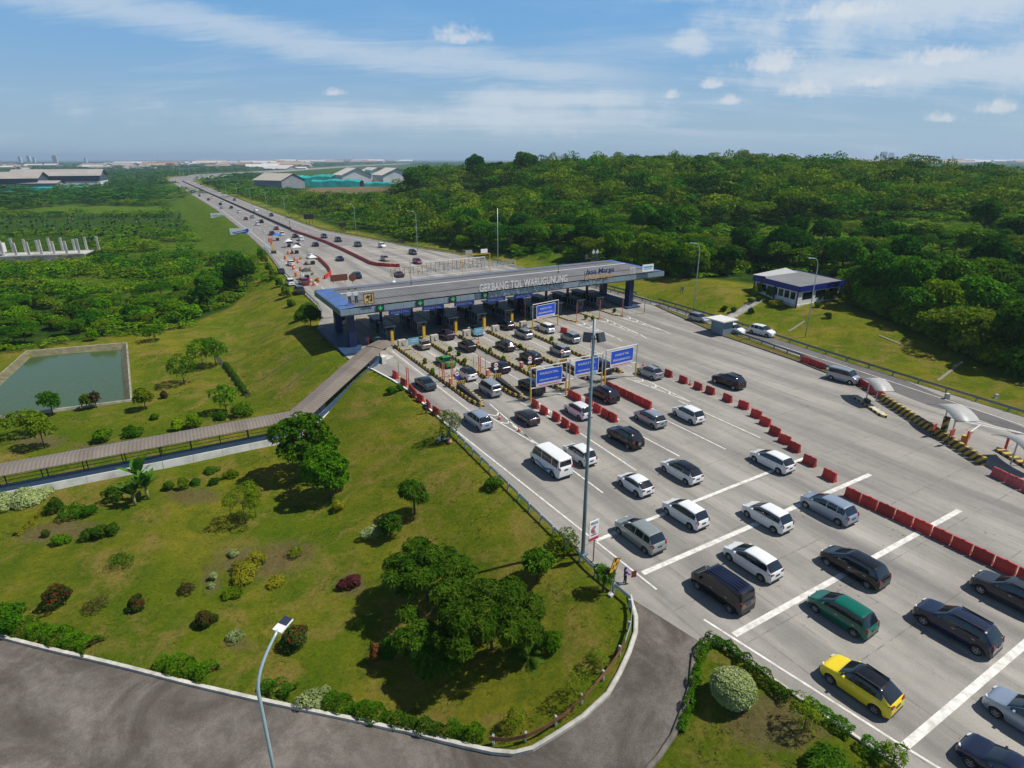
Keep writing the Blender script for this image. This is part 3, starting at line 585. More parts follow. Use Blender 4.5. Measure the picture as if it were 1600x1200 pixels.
def make_car_meshes(kind, far=False):
    S = SPEC[kind]; L, Wd, H = S['L'], S['W'], S['H']; hw = Wd/2
    big = kind in ('suv', 'minibus'); rw = 0.36 if big else 0.31; ra = rw + 0.075; xf, xrw = 0.80 + (0.05 if big else 0), L - 0.78 - (0.25 if kind == 'minibus' else 0)
    bottom = 0.24 if big else 0.19
    hd = S['hood']; keys = [(0, 0.50), (0.02, 0.60), (0.07, hd-0.27), (0.14, hd-0.17), (0.24, hd-0.10), (0.40, hd-0.035), (0.62*S['xc']+.05, hd+0.03), (S['xc'], S['cowl']), (S['xc']+.06, S['cowl']+.05)]
    if kind in ('van', 'minibus'): keys = [(0, .58), (.02, .7), (.06, hd-.12), (.14, hd-.02), (.28, hd+.05), (S['xc'], S['cowl']), (S['xc']+.06, S['cowl']+.06)]
    xr, xe, xt = S['xr'], S['xe'], S['xt']
    keys += [(xr-0.12, H-0.105), (xr+0.12, H-0.03), ((xr+xe)/2, H), (xe-0.12, H-0.05), (xe, H-0.085), (xe+0.06, H-0.13)]
    keys += [(xt-0.02, S['zt']+0.04), (xt, S['zt'])]
    if kind == 'sedan': keys += [(xt+.1, S['zt']-.01), (L-0.10, S['zt']-.02), (L-.03, S['zt']-.07), (L, S['zt']-.16)]
    else: keys += [(xt+0.05, S['zt']-0.05), (L-0.02, S['zt']-0.22), (L, S['zt']-0.35)]
    keys = sorted(keys); kx = [k[0] for k in keys]; kz = [k[1] for k in keys]
    ztop = lambda x: float(np.interp(x, kx, kz))
    beltline = lambda x: float(np.interp(x, [0, S['xc'], L*0.6, L], [S['cowl']-.10, S['cowl']-.08, S['belt'], S['belt']+0.04]))
    plan = lambda x: float(np.interp(x, [0, 0.05, 0.14, 0.28, 0.5, 0.9, L-0.9, L-0.3, L-0.1, L], [0.58, 0.72, 0.83, 0.915, 0.97, 1, 1, 0.965, 0.91, 0.84]))
    xs = set(kx) | {0.05, 0.1, 0.18, 0.28, 0.33, 0.5, L-.3, L-.18, L-.1, L-.05}
    for c in (xf, xrw):
        for t in ((-1, -.9, -.6, 0, .6, .9, 1) if far else (-1, -.96, -.84, -.62, -.33, 0, .33, .62, .84, .96, 1)): xs.add(c + ra*t)
    wl0 = S['xc'] + (xr - S['xc'])*0.30; wl1 = xe + (xt-xe)*0.30 if kind not in ('van', 'minibus') else xe - .05
    b1 = xr + (xe-xr)*0.30; pil = [b1] + ([xr + (xe-xr)*0.74] if kind not in ('sedan', 'hatch') else [xe-.05])
    xs |= {wl0, wl1}
    for p in pil: xs |= {p-.035, p+.035}
    nstep = 10 if far else 26
    for i in range(1, nstep): xs.add(L*i/nstep)
    xs = sorted(xs); q = [xs[0]]
    for x in xs[1:]:
        if x - q[-1] > 0.012: q.append(x)
    xs = q; xs[-1] = L
    ring = []; rows_low = [0, .10, .28, .55, .82, 1.0]; rows_up = [0, .09, .5, .9, 1.0]; 
    for x in xs:
        zb = bottom + 0.05*max(0, 1 - x/0.3) + 0.09*max(0, 1 - (L-x)/0.35)
        for c in (xf, xrw):
            dx = x - c
            if abs(dx) <= ra + 1e-6: zb = max(zb, rw + math.sqrt(max(0, ra*ra - dx*dx)))
        zt = ztop(x); zl = min(beltline(x), zt - 0.025); zb = min(zb, zl - .06); pl = plan(x); pts = []
        def wid(z):
            return hw*pl*float(np.interp(z, [0.18, 0.34, 0.60, 0.82, zl if zl > .83 else .9, 3], [0.93, 0.965, 1.0, 0.995, 0.955, 0.955]))
        for f in rows_low: z = zb + (zl-zb)*f; pts.append((wid(z), z))
        yb = pts[-1][0]; hcab = max(0, zt - zl); yr = yb - S['tum']*hw*min(1.25, hcab/0.6)*1.05 - 0.03; zr = zt - min(0.055, hcab*0.5)
        for f in rows_up[1:]:
            bul = 0.018*math.sin(math.pi*f)*min(1, hcab/.5); pts.append((yb + (yr-yb)*f + bul, zl + (zr-zl)*f))
        for f, dz in ((.93, .55), (.6, .12), (0, 0)): pts.append((yr*f, zt - (zt-zr)*dz))
        ring.append(pts)
    n = len(ring[0]); nl = len(rows_low); nu = len(rows_up)-1
    groups = {'body': [], 'windscreen': [], 'rear_window': [], 'side_window': [], 'roof': []}
    V = []
    for pts, x in zip(ring, xs):
        for y, z in pts: V.append((L/2 - x, y, z))
        for y, z in pts[:-1]: V.append((L/2 - x, -y, z))
    m = 2*n - 1
    def idx(i, k, side): return i*m + (k if (side > 0 or k == n-1) else n + k)
    for i in range(len(xs)-1):
        xm = (xs[i]+xs[i+1])/2
        for side in (1, -1):
            for k in range(n-1):
                f = (idx(i, k, side), idx(i+1, k, side), idx(i+1, k+1, side), idx(i, k+1, side))
                if side < 0: f = f[::-1]
                g = 'body'
                if nl <= k < nl + nu - 2 and wl0 < xm < wl1 and not (kind in ('large_mpv', 'minibus') and any(abs(xm-p) < .03 for p in pil)): g = 'side_window'
                elif k >= nl + nu - 1:
                    inner = k >= nl + nu
                    if S['xc']+.05 < xm < xr - 0.06: g = 'windscreen' if inner or True else 'body'
                    elif xe - .02 < xm < xt and kind not in ('van', 'minibus'): g = 'rear_window'
                    elif xr - .06 <= xm <= xe - .02: g = 'roof'
                elif k == nl + nu - 2 and xr - .3 <= xm <= xe + .1: g = 'roof'
                groups[g].append(f)
    groups['body'].append(tuple([idx(0, k, 1) for k in range(n)] + [idx(0, k, -1) for k in range(n-2, -1, -1)]))
    e = len(xs)-1; groups['body'].append(tuple([idx(e, k, 1) for k in range(n)] + [idx(e, k, -1) for k in range(n-2, -1, -1)])[::-1])
    out = {}
    def sub(faces, name, m_):
        used = sorted({i for f in faces for i in f}); mp = {v: i for i, v in enumerate(used)}
        me = bpy.data.meshes.new(name); me.from_pydata([V[i] for i in used], [], [tuple(mp[i] for i in f) for f in faces]); me.materials.append(m_)
        me.polygons.foreach_set('use_smooth', [True]*len(me.polygons)); me.update(); me.set_sharp_from_angle(angle=R(38)); return me
    # one mesh carries the whole painted shell, glass panes sit 4 mm proud of their openings
    out['body'] = sub(groups['body'], 'body', M_white)
    if groups['roof']: out['roof'] = sub(groups['roof'], 'roof', M_white)
    for gname in ('windscreen', 'rear_window'):
        if groups[gname]: out[gname] = sub(groups[gname], gname, M_cglass)
    for sd_ in (1, -1):
        fs = [f for f in groups['side_window'] if all(V[i][1]*sd_ > 0 for i in f)]
        out['side_window' + ('a' if sd_ > 0 else 'b')] = sub(fs, 'side_window', M_cglass)
    if kind in ('van', 'minibus'):
        mb = MB(); z0, z1 = S['zt']+.06, H-.28; x0 = -(L/2) - 0.006
        zz = lambda z: -(L/2) + (L - float(np.interp(-z, [-H, -(H-.13), -(S['zt']+.04), -S['zt']], [xe, xe+.06, xt-.02, xt]))) - 0.012
        mb.quad((zz(z0), -hw*.72, z0), (zz(z0), hw*.72, z0), (zz(z1), hw*.66, z1), (zz(z1), -hw*.66, z1)); out['rear_window'] = mb.fix(mb.mesh('rear_window', M_cglass))
    def yside(x, z): 
        return hw*plan(x)*float(np.interp(z, [0.18, 0.34, 0.60, 0.82, 1.0], [0.93, 0.965, 1.0, 0.995, 0.955]))
    mb = MB(); mb.box((0, 0, bottom + .22), (L-.5, Wd-.62, .40)); mb.box((0, 0, bottom+.5), (L*0.62, Wd-.30, .42)); out['chassis'] = mb.fix(mb.mesh('chassis', M_under))
    # lamps
    zt_ = S['zt']
    for sd_ in (1, -1):
        mb = MB(); x0 = L/2 - .05; y1 = yside(.14, .78)*sd_; y0 = hw*.44*sd_; zh = S['hood']-.26
        P = [(L/2-.03, hw*.42*sd_, zh-.03), (L/2-.05, hw*.68*sd_, zh-.05), (L/2-.36, yside(.36, zh)*sd_*1.006, zh+.03), (L/2-.36, yside(.36, zh)*sd_*.985, zh+.14), (L/2-.09, hw*.70*sd_, zh+.12), (L/2-.06, hw*.42*sd_, zh+.09)]
        c = (L/2-.25, hw*.55*sd_, zh+.02); mb.add(P + [c], [(0, 1, 4, 5), (1, 2, 3, 4), (5, 4, 3, 6), (0, 5, 6), (1, 0, 6, 2), (2, 6, 3)]); out['headlight' + ('a' if sd_ > 0 else 'b')] = mb.fix(mb.mesh('headlight', M_head))
        mb = MB(); tall = kind in ('mpv', 'large_mpv', 'van', 'suv', 'minibus'); za, zb_ = (zt_-.30, zt_+.02) if tall else (zt_-.21, zt_-.04)
        yy = lambda x, z: yside(x, min(z, 1.0))*sd_
        P = [(-L/2-.012, hw*(.66 if tall else .50)*sd_, za+.05), (-L/2-.008, yy(L, za)*.985, za), (-L/2+.22, yy(L-.22, za)*1.008, za+.06), (-L/2+.16, yy(L-.16, zb_)*1.006, zb_), (-L/2+.03+(.0 if not tall else .03), yy(L-.03, zb_)*1.0, zb_), (-L/2-.005+(.0 if not tall else .05), hw*(.70 if tall else .50)*sd_, zb_-.02)]
        c = (-L/2+.2, hw*.5*sd_, (za+zb_)/2); mb.add(P + [c], [(0, 1, 4, 5), (1, 2, 3, 4), (5, 4, 3, 6), (0, 5, 6), (1, 0, 6, 2), (2, 6, 3)]); out['taillight' + ('a' if sd_ > 0 else 'b')] = mb.fix(mb.mesh('taillight', M_tail))
    mb = MB(); mb.box((-L/2-.012, 0, zt_-.30), (.03, .43, .13)); out['number_plate'] = mb.fix(mb.mesh('number_plate', M_plate))
    if not far:
        mb = MB(); mb.box((-L/2+.01, 0, .36), (.08, Wd*.76, .11)); out['bumper_trim'] = mb.fix(mb.mesh('bumper_trim', M_trim)); mb = MB(); mb.box((L/2-.06, 0, .40), (.10, Wd*.56, .17)); out['grille'] = mb.fix(mb.mesh('grille', M_trim))
        for sd_ in (1, -1):
            mb = MB(); x = L/2 - (S['xc']+.42)
            mb.box((x, sd_*(hw*.95+.07), S['cowl']-.0), (.13, .26, .14), taper=.8); out['side_mirror' + ('a' if sd_ > 0 else 'b')] = mb.fix(mb.mesh('side_mirror', M_white))
        hz_ = S['belt']-.12
        for q_, px_ in enumerate((b1-.18, b1+.95)):
            for sd_ in (1, -1):
                mb = MB(); mb.box((L/2-px_, sd_*(yside(px_, hz_)+.012), hz_), (.19, .03, .03)); out['door_handle' + 'abcd'[q_*2 + (sd_ < 0)]] = mb.fix(mb.mesh('door_handle', M_chrome))
        if S['rails']:
            for sd_ in (1, -1):
                mb = MB(); mb.bar((L/2-xr-.15, sd_*hw*.66, H+.03), (L/2-xe+.1, sd_*hw*.64, H-.0), .035, .09); out['roof_rail' + ('a' if sd_ > 0 else 'b')] = mb.fix(mb.mesh('roof_rail', M_trim))
    nseg = 12 if far else 20
    mb = MB(); wdt = .20; prof = [(rw*.64, -wdt/2), (rw*.93, -wdt/2), (rw, -wdt/2+.03), (rw, wdt/2-.03), (rw*.93, wdt/2), (rw*.64, wdt/2)]; vs = []
    for k in range(nseg):
        a = 2*math.pi*k/nseg
        for r_, y in prof: vs.append((r_*math.cos(a), y, r_*math.sin(a)))
    p = len(prof); mb.smooth = True
    mb.add(vs, [(k*p+j, k*p+(j+1) % p, ((k+1) % nseg)*p+(j+1) % p, ((k+1) % nseg)*p+j) for k in range(nseg) for j in range(p)]); out['tyre'] = mb.fix(mb.mesh('tyre', M_tyre))
    mb = MB(); mb.m = 1; mb.tube([(0, -.02, 0), (0, .045, 0)], rw*.63, nseg); mb.m = 0
    for k in range(5):
        a = 2*math.pi*k/5; d = Vector((math.cos(a), 0, math.sin(a))); t = Vector((-d.z, 0, d.x)); w0, w1 = rw*.15, rw*.10
        mb.add([d*.02 - t*w0 + Vector((0, .075, 0)), d*.02 + t*w0 + Vector((0, .075, 0)), d*rw*.6 + t*w1 + Vector((0, .085, 0)), d*rw*.6 - t*w1 + Vector((0, .085, 0))], [(0, 1, 2, 3)])
    rr_ = [(rw*.58, .08), (rw*.66, .09)]; vs = []
    for k in range(nseg):
        a = 2*math.pi*k/nseg
        for r_, y in rr_: vs.append((r_*math.cos(a), y, r_*math.sin(a)))
    mb.add(vs, [(k*2, k*2+1, ((k+1) % nseg)*2+1, ((k+1) % nseg)*2) for k in range(nseg)]); out['rim'] = mb.mesh('rim', M_rim, M_trim)
    out['_wheels'] = [(L/2-xf, hw-.105, rw, 0), (L/2-xf, -(hw-.105), rw, math.pi), (L/2-xrw, hw-.105, rw, 0), (L/2-xrw, -(hw-.105), rw, math.pi)]
    return out
CARM = {}
def car(kind, col, u, v, label, rev=False, turn=0.0, roof=None, far=False, cat='car', group=None, name=None, zc=0.75, trim=None):
    key = (kind, far)
    if key not in CARM: CARM[key] = make_car_meshes(*key)
    Mx = CARM[key]; p = G(u, v, zc); s_, r_ = SR(p.x, p.y); z0 = 0.006
    if len(label.split()) > 16: print('LONG', label)
    o = empty(name or {'mpv': 'people_carrier', 'large_mpv': 'people_carrier', 'wagon': 'estate_car', 'hatch': 'hatchback', 'crossover': 'crossover_car', 'suv': 'off_road_car', 'sedan': 'saloon_car', 'van': 'van', 'minibus': 'minibus'}[kind], (p.x, p.y, z0), HEAD + R(turn) + (math.pi if rev else 0))
    tag(o, label, cat, group); o.scale = (1.10, 1.10, 1.08)
    for k, me in Mx.items():
        if k in ('tyre', 'rim', '_wheels'): continue
        base = k[:-1] if k[-1] in 'abcd' and k[:-1] in ('side_window', 'headlight', 'taillight', 'side_mirror', 'door_handle', 'roof_rail') else k
        c = link(base, me, o)
        if base in ('body', 'side_mirror'): recolour(c, PAINT[col])
        if k == 'roof': recolour(c, PAINT[roof or col])
    for x, y, z, rz in Mx['_wheels']:
        w = link('wheel', Mx['tyre'], o); w.location = (x, y, z); w.rotation_euler = (0, random.uniform(-.6, .6), rz)
        rm = link('rim', Mx['rim'], w)
    return o
CARS = [
 # kind, paint, u, v, turn, label
 ('crossover', 'yellow', 1344, 1066, 4, 'bright yellow crossover with black roof, the only yellow car', 'black'),
 ('mpv', 'green', 1315, 955, 2, 'emerald green people carrier just ahead of the yellow crossover', None),
 ('suv', 'navy', 1494, 977, 2, 'dark navy off-road car with roof rails right of the green people carrier', None),
 ('suv', 'dark_grey', 1582, 928, 1, 'charcoal off-road car cut by the picture edge beside the red barrier row', None),
 ('crossover', 'silver_blue', 1612, 1122, 1, 'pale silver car at the picture edge behind the thick white line', None),
 ('sedan', 'navy', 1582, 1206, 2, 'dark blue car at the very bottom right corner, only front showing', None),
 ('large_mpv', 'black', 1334, 883, 1, 'glossy black people carrier standing across the white line ahead of navy off-road car', None),
 ('van', 'black', 1127, 919, 2, 'black panel van with ribbed navy roof nearest the entry road', 'navy'),
 ('wagon', 'white', 1175, 874, 1, 'long white estate car between the black van and the second white line', None),
 ('mpv', 'white', 1198, 805, 0, 'white people carrier in the middle lane right on the second stripe', None),
 ('large_mpv', 'silver_blue', 1294, 792, -1, 'pale silver-blue people carrier beside the first barrier of the long red row', None),
 ('mpv', 'white', 1070, 800, 1, 'white people carrier on the first white stripe beside the greenish one', None),
 ('large_mpv', 'silver_green', 999, 833, 1, 'greenish silver people carrier beside the red and white prepaid sign', None),
 ('wagon', 'white', 1206, 718, -1, 'white estate car alone near the row of spaced red barriers', None),
 ('wagon', 'white', 1064, 734, 0, 'white estate car with a black roof and spoiler', 'black'),
 ('hatch', 'white', 992, 754, 0, 'small white hatchback right of the tall light mast', None),
 ('minibus', 'white', 860, 722, 1, 'white minibus with blue swirl on its side, tallest in the queue', None),
 ('mpv', 'white', 905, 708, 0, 'white car with dark rear window behind the tall light mast', None),
 ('suv', 'black', 976, 682, 0, 'black off-road car with spare wheel on its tail door', None),
 ('wagon', 'silver', 1015, 652, -3, 'mid grey estate car below the long red barrier wall', None),
 ('mpv', 'white', 1075, 646, -3, 'white compact car at the right end of the queue, next to grey estate', None),
 ('mpv', 'pearl', 903, 640, -1, 'pearly white people carrier between two short red barrier rows', None),
 ('suv', 'black', 943, 615, 0, 'black off-road car in the lane under the middle blue gantry', None),
 ('hatch', 'dark_grey', 823, 650, 0, 'dark charcoal hatchback beside the small orange cones', None),
 ('large_mpv', 'silver_blue', 746, 655, 1, 'pale blue-silver people carrier in the leftmost lane behind the island nose', None),
 ('sedan', 'teal', 664, 597, 0, 'dark teal car in the leftmost lane beside the red barriers', None),
 ('van', 'silver', 765, 607, 0, 'old boxy silver people carrier between the first two islands', None),
 ('suv', 'black', 830, 603, 0, 'black off-road car in front of the left gantry post', None),
 ('crossover', 'silver', 1015, 581, 2, 'grey crossover right of the rightmost blue gantry', None),
 ('suv', 'black', 1138, 595, 2, 'black off-road car alone in the empty right lane', None),
 ('crossover', 'white', 729, 583, 0, 'white crossover with black roof beside the first round sign', 'black'),
 ('sedan', 'bright_green', 696, 563, 0, 'bright green taxi behind the orange poles', None),
 ('hatch', 'navy', 782, 572, 0, 'dark blue hatchback behind the second round sign', None),
 ('large_mpv', 'black', 829, 558, 0, 'black people carrier behind the third round sign', None),
 ('mpv', 'silver', 875, 547, 0, 'silver people carrier with pale roof behind the fourth round sign', None),
 ('crossover', 'black', 729, 540, 0, 'black crossover between planted islands, second row from the booths', None),
 ('wagon', 'dark_grey', 789, 539, 0, 'charcoal estate car between planted islands, right of the black crossover', None),
 ('mpv', 'silver', 818, 521, 0, 'grey-silver people carrier leaving a booth left of the rear gantry', None),
 ('mpv', 'white', 853, 512, 0, 'white people carrier under the rear blue gantry', None),
 ('mpv', 'silver', 891, 527, 0, 'silver people carrier right of the rear gantry post', None),
 ('hatch', 'champagne', 660, 537, 0, 'beige hatchback beside the first light blue board', None),
 ('crossover', 'purple', 697, 522, 0, 'dark purple crossover by the second yellow booth post', None),
 ('crossover', 'white', 743, 516, 0, 'white and black crossover beside the second light blue board', 'black'),
 ('mpv', 'navy', 790, 507, 0, 'dark car entering the booth lane left of the beige block', None),
 ('large_mpv', 'black', 590, 536, 0, 'black people carrier in the shade of the leftmost booth lane', None),
 ('hatch', 'purple', 866, 588, 0, 'dark purple hatchback half hidden by the left blue gantry sign', None),
 ('large_mpv', 'black', 938, 572, 0, 'black people carrier half hidden between two gantry signs', None),
]
for c in CARS:
    o = car(c[0], c[1], c[2], c[3], c[5], turn=c[4], roof=c[6])
    if 'spare wheel' in c[5]:
        sw = empty('spare_wheel', (-2.47, 0.1, 0.95)); sw.parent = o; sw.rotation_euler = (0, 0, math.pi/2)
        link('tyre', CARM[('suv', False)]['tyre'], sw); link('rim', CARM[('suv', False)]['rim'], sw)
    if c[0] == 'minibus':
        mb = MB(); M_swirl = mat('blue_swirl', (0.06, 0.16, 0.34), 0.4)
        for side in (1, -1):
            y = side*(0.96*1.002+.004); k = 14
            up = [(1.6 - 3.6*i/k, .62 + .16*math.sin(i*.62) + .012*i) for i in range(k+1)]; lo = [(x, z - .22*math.sin(math.pi*i/k) - .02) for i, (x, z) in enumerate(up)]
            mb.add([(x, y, z) for x, z in up] + [(x, y, z) for x, z in lo], [(i, i+1, k+2+i, k+1+i) for i in range(k)])
        mb.build('side_graphic', M_swirl, o)
        tag(o, None, 'minibus')
    if c[0] == 'van' and 'ribbed' in c[5]:
        tag(o, None, 'van'); o.scale = (1.20, 1.16, 1.12); mb = MB()
        for y in (-.5, -.25, 0, .25, .5): mb.box((-.35, y, 1.925), (2.5, .05, .03))
        mb.build('roof_rib', PAINT['navy'], o)
ONC = [('mpv', 'silver', 1092, 497, 'silver people carrier on the side road left of the gate hut', 3), ('mpv', 'white', 1146, 514, 'white people carrier half hidden behind the gate hut', 3),
       ('large_mpv', 'white', 1191, 517, 'white people carrier on the side road right of the gate hut', 3), ('van', 'silver', 1318, 588, 'silver van beside the first arched shelter', 8)]
for k, cl, u, v, lb, tr in ONC:
    car(k, cl, u, v, lb, rev=True, turn=tr, cat='van' if k == 'van' else 'car')
FAR = [  # beyond the gate
 ('large_mpv', 'navy', 506.5, 369, 1, 'dark van-like car furthest back of four coming beside the red barrier wall'), ('suv', 'black', 528.6, 374.5, 1, 'dark car second of four coming beside the red barrier wall'),
 ('suv', 'dark_grey', 559.5, 382, 1, 'charcoal car third of four coming beside the red barrier wall'), ('mpv', 'white', 597, 383.5, 1, 'white car by the right guard rail beyond the gate'),
 ('wagon', 'black', 492.7, 381.5, 0, 'dark low car just left of the long red barrier wall'), ('sedan', 'navy', 530.7, 403.5, 0, 'dark car alone on the wide grey lane beyond the gate'),
 ('mpv', 'champagne', 601.5, 404, 1, 'beige car coming on between the white bars beyond the gate'), ('large_mpv', 'navy', 557, 430, 0, 'dark car behind the rusty round sign on the roof edge'),
 ('mpv', 'navy', 645, 394, 1, 'dark blue car beside the right guard rail beyond the gate'), ('wagon', 'plum', 652, 408, 1, 'plum red car above the scaffold at the roof edge'),
 ('sedan', 'dark_grey', 623, 428, 0, 'dark car seen through the scaffold at the roof edge'), ('mpv', 'black', 461, 368.3, 0, 'dark car left of the start of the red barrier wall'),
 ('van', 'white', 470, 373, 0, 'white pickup-like car left of the red barrier wall'), ('mpv', 'white', 441, 365.4, 0, 'white car beside the blue awning at the temporary booths'),
 ('suv', 'navy', 424.5, 364.5, 0, 'dark blue car in front of the blue awning'), ('wagon', 'red', 431.5, 356.5, 0, 'maroon car before the temporary booths'),
 ('hatch', 'white', 454.3, 410.5, 0, 'white car passing the orange drums at the temporary booths'), ('hatch', 'teal', 439, 423, 0, 'teal blue car on the outer lane beside the left rail'),
 ('mpv', 'white', 453, 440.5, 0, 'white car near the corner of the gate roof'), ('suv', 'dark_grey', 467.5, 453, 0, 'dark grey car beside the corner of the gate roof'),
 ('suv', 'red', 474.5, 440, 0, 'dark red car just above the corner of the gate roof'), ('sedan', 'white', 485.5, 400, 0, 'white car inside the curved red barrier'),
 ('mpv', 'dark_grey', 464, 383, 0, 'grey car between the white tents and the red barrier'), ('sedan', 'navy', 453, 376.5, 0, 'dark car ahead of the first white tent'),
 ('mpv', 'white', 536, 499, 0, 'white car seen under the left end of the gate roof'),
 ('mpv', 'white', 267, 283.6, 0, 'white car furthest along the motorway at the bend'), ('suv', 'navy', 274, 284, 0, 'dark car at the bend beside the furthest white one'), ('mpv', 'white', 279.4, 287.5, 0, 'white car third from the bend'),
 ('mpv', 'silver', 284, 291.7, 0, 'pale car left of a tight pair near the bend'), ('mpv', 'white', 288.3, 293.6, 0, 'white car middle of a tight trio near the bend'), ('mpv', 'white', 293.3, 293, 0, 'white car right of a tight trio near the bend'),
 ('suv', 'red', 287.3, 283.8, 1, 'dark red car coming round the far bend'), ('mpv', 'white', 294.3, 283.6, 1, 'white car coming round the far bend'),
 ('mpv', 'white', 313.3, 304, 0, 'white car with a dark one close behind, mid motorway'), ('hatch', 'dark_grey', 311.5, 305.5, 0, 'dark car close beside a white one, mid motorway'),
 ('suv', 'red', 325.6, 311.5, 0, 'dark maroon car left lane below the pair on the motorway'), ('mpv', 'white', 332, 308.3, 0, 'white car beside the dark median, level with maroon car'),
 ('large_mpv', 'black', 344, 318.8, 0, 'black van-like car beside a white one behind the white billboard'), ('mpv', 'white', 347.6, 316.2, 0, 'white car half behind a black one on the motorway'),
 ('hatch', 'silver', 345.8, 324.5, 0, 'small pale car level with the white billboard'), ('suv', 'navy', 361.3, 324, 0, 'dark car beside the median right of the white billboard'),
 ('mpv', 'white', 374, 330.4, 0, 'white car one place ahead of the maroon and silver cars'), ('wagon', 'red', 384, 341.5, 0, 'maroon car level with the blue banner on the left bank'),
 ('mpv', 'silver', 394, 338.8, 0, 'silver car beside the median level with a maroon one'), ('mpv', 'white', 402.5, 349.8, 0, 'white car right of the blue banner'), ('suv', 'black', 408, 346, 0, 'black car beside the median right of the blue banner'),
 ('suv', 'navy', 366.3, 312, 1, 'dark car coming on alone upper right carriageway'), ('mpv', 'white', 400, 328.2, 1, 'white car coming on beside the right rail lamps'), ('suv', 'navy', 424, 335.8, 1, 'dark car coming on before the red barrier wall begins'),
]
for k, cl, u, v, rv, lb in FAR:
    car(k, cl, u, v, lb, rev=bool(rv), far=True)
# ================================================================== toll gate
RZ = A0 - math.pi/2                     # x axis along +r (to the right), facing the camera = local -y
def frame(s, r, z=0.0): return Matrix.Translation(W(s, r, z)) @ Matrix.Rotation(RZ, 4, 'Z')   # local x = r, local y = s
def place(o, s, r, z=0.0, turn=0.0): o.location = W(s, r, z); o.rotation_euler = (0, 0, RZ + turn); return o
def thing(name, label, cat, s, r, z=0.0, turn=0.0, group=None):
    o = empty(name, (0, 0, 0)); place(o, s, r, z, turn); return tag(o, label, cat, group)
M_roof = roof_material('gate_roof_sheets', (0.105, 0.102, 0.099), (0.165, 0.16, 0.155), 0.9, 0)
M_column = mat('column_panel', (0.010, 0.020, 0.075), 0.35, var=0.2, scale=.6)
M_soffit = mat('soffit', (0.10, 0.11, 0.12), 0.7)
M_green_light = mat('green_signal', (0.015, 0.30, 0.09), 0.4, emit=(0.02, 0.6, 0.2, 0.30))
M_beige = mat('beige_block', (0.46, 0.43, 0.36), 0.8, var=0.15)
S0, S1, R0, R1 = 102.0, 120.8, 25.6, 101.2; ZB, ZF, ZR = 6.6, 7.62, 8.2
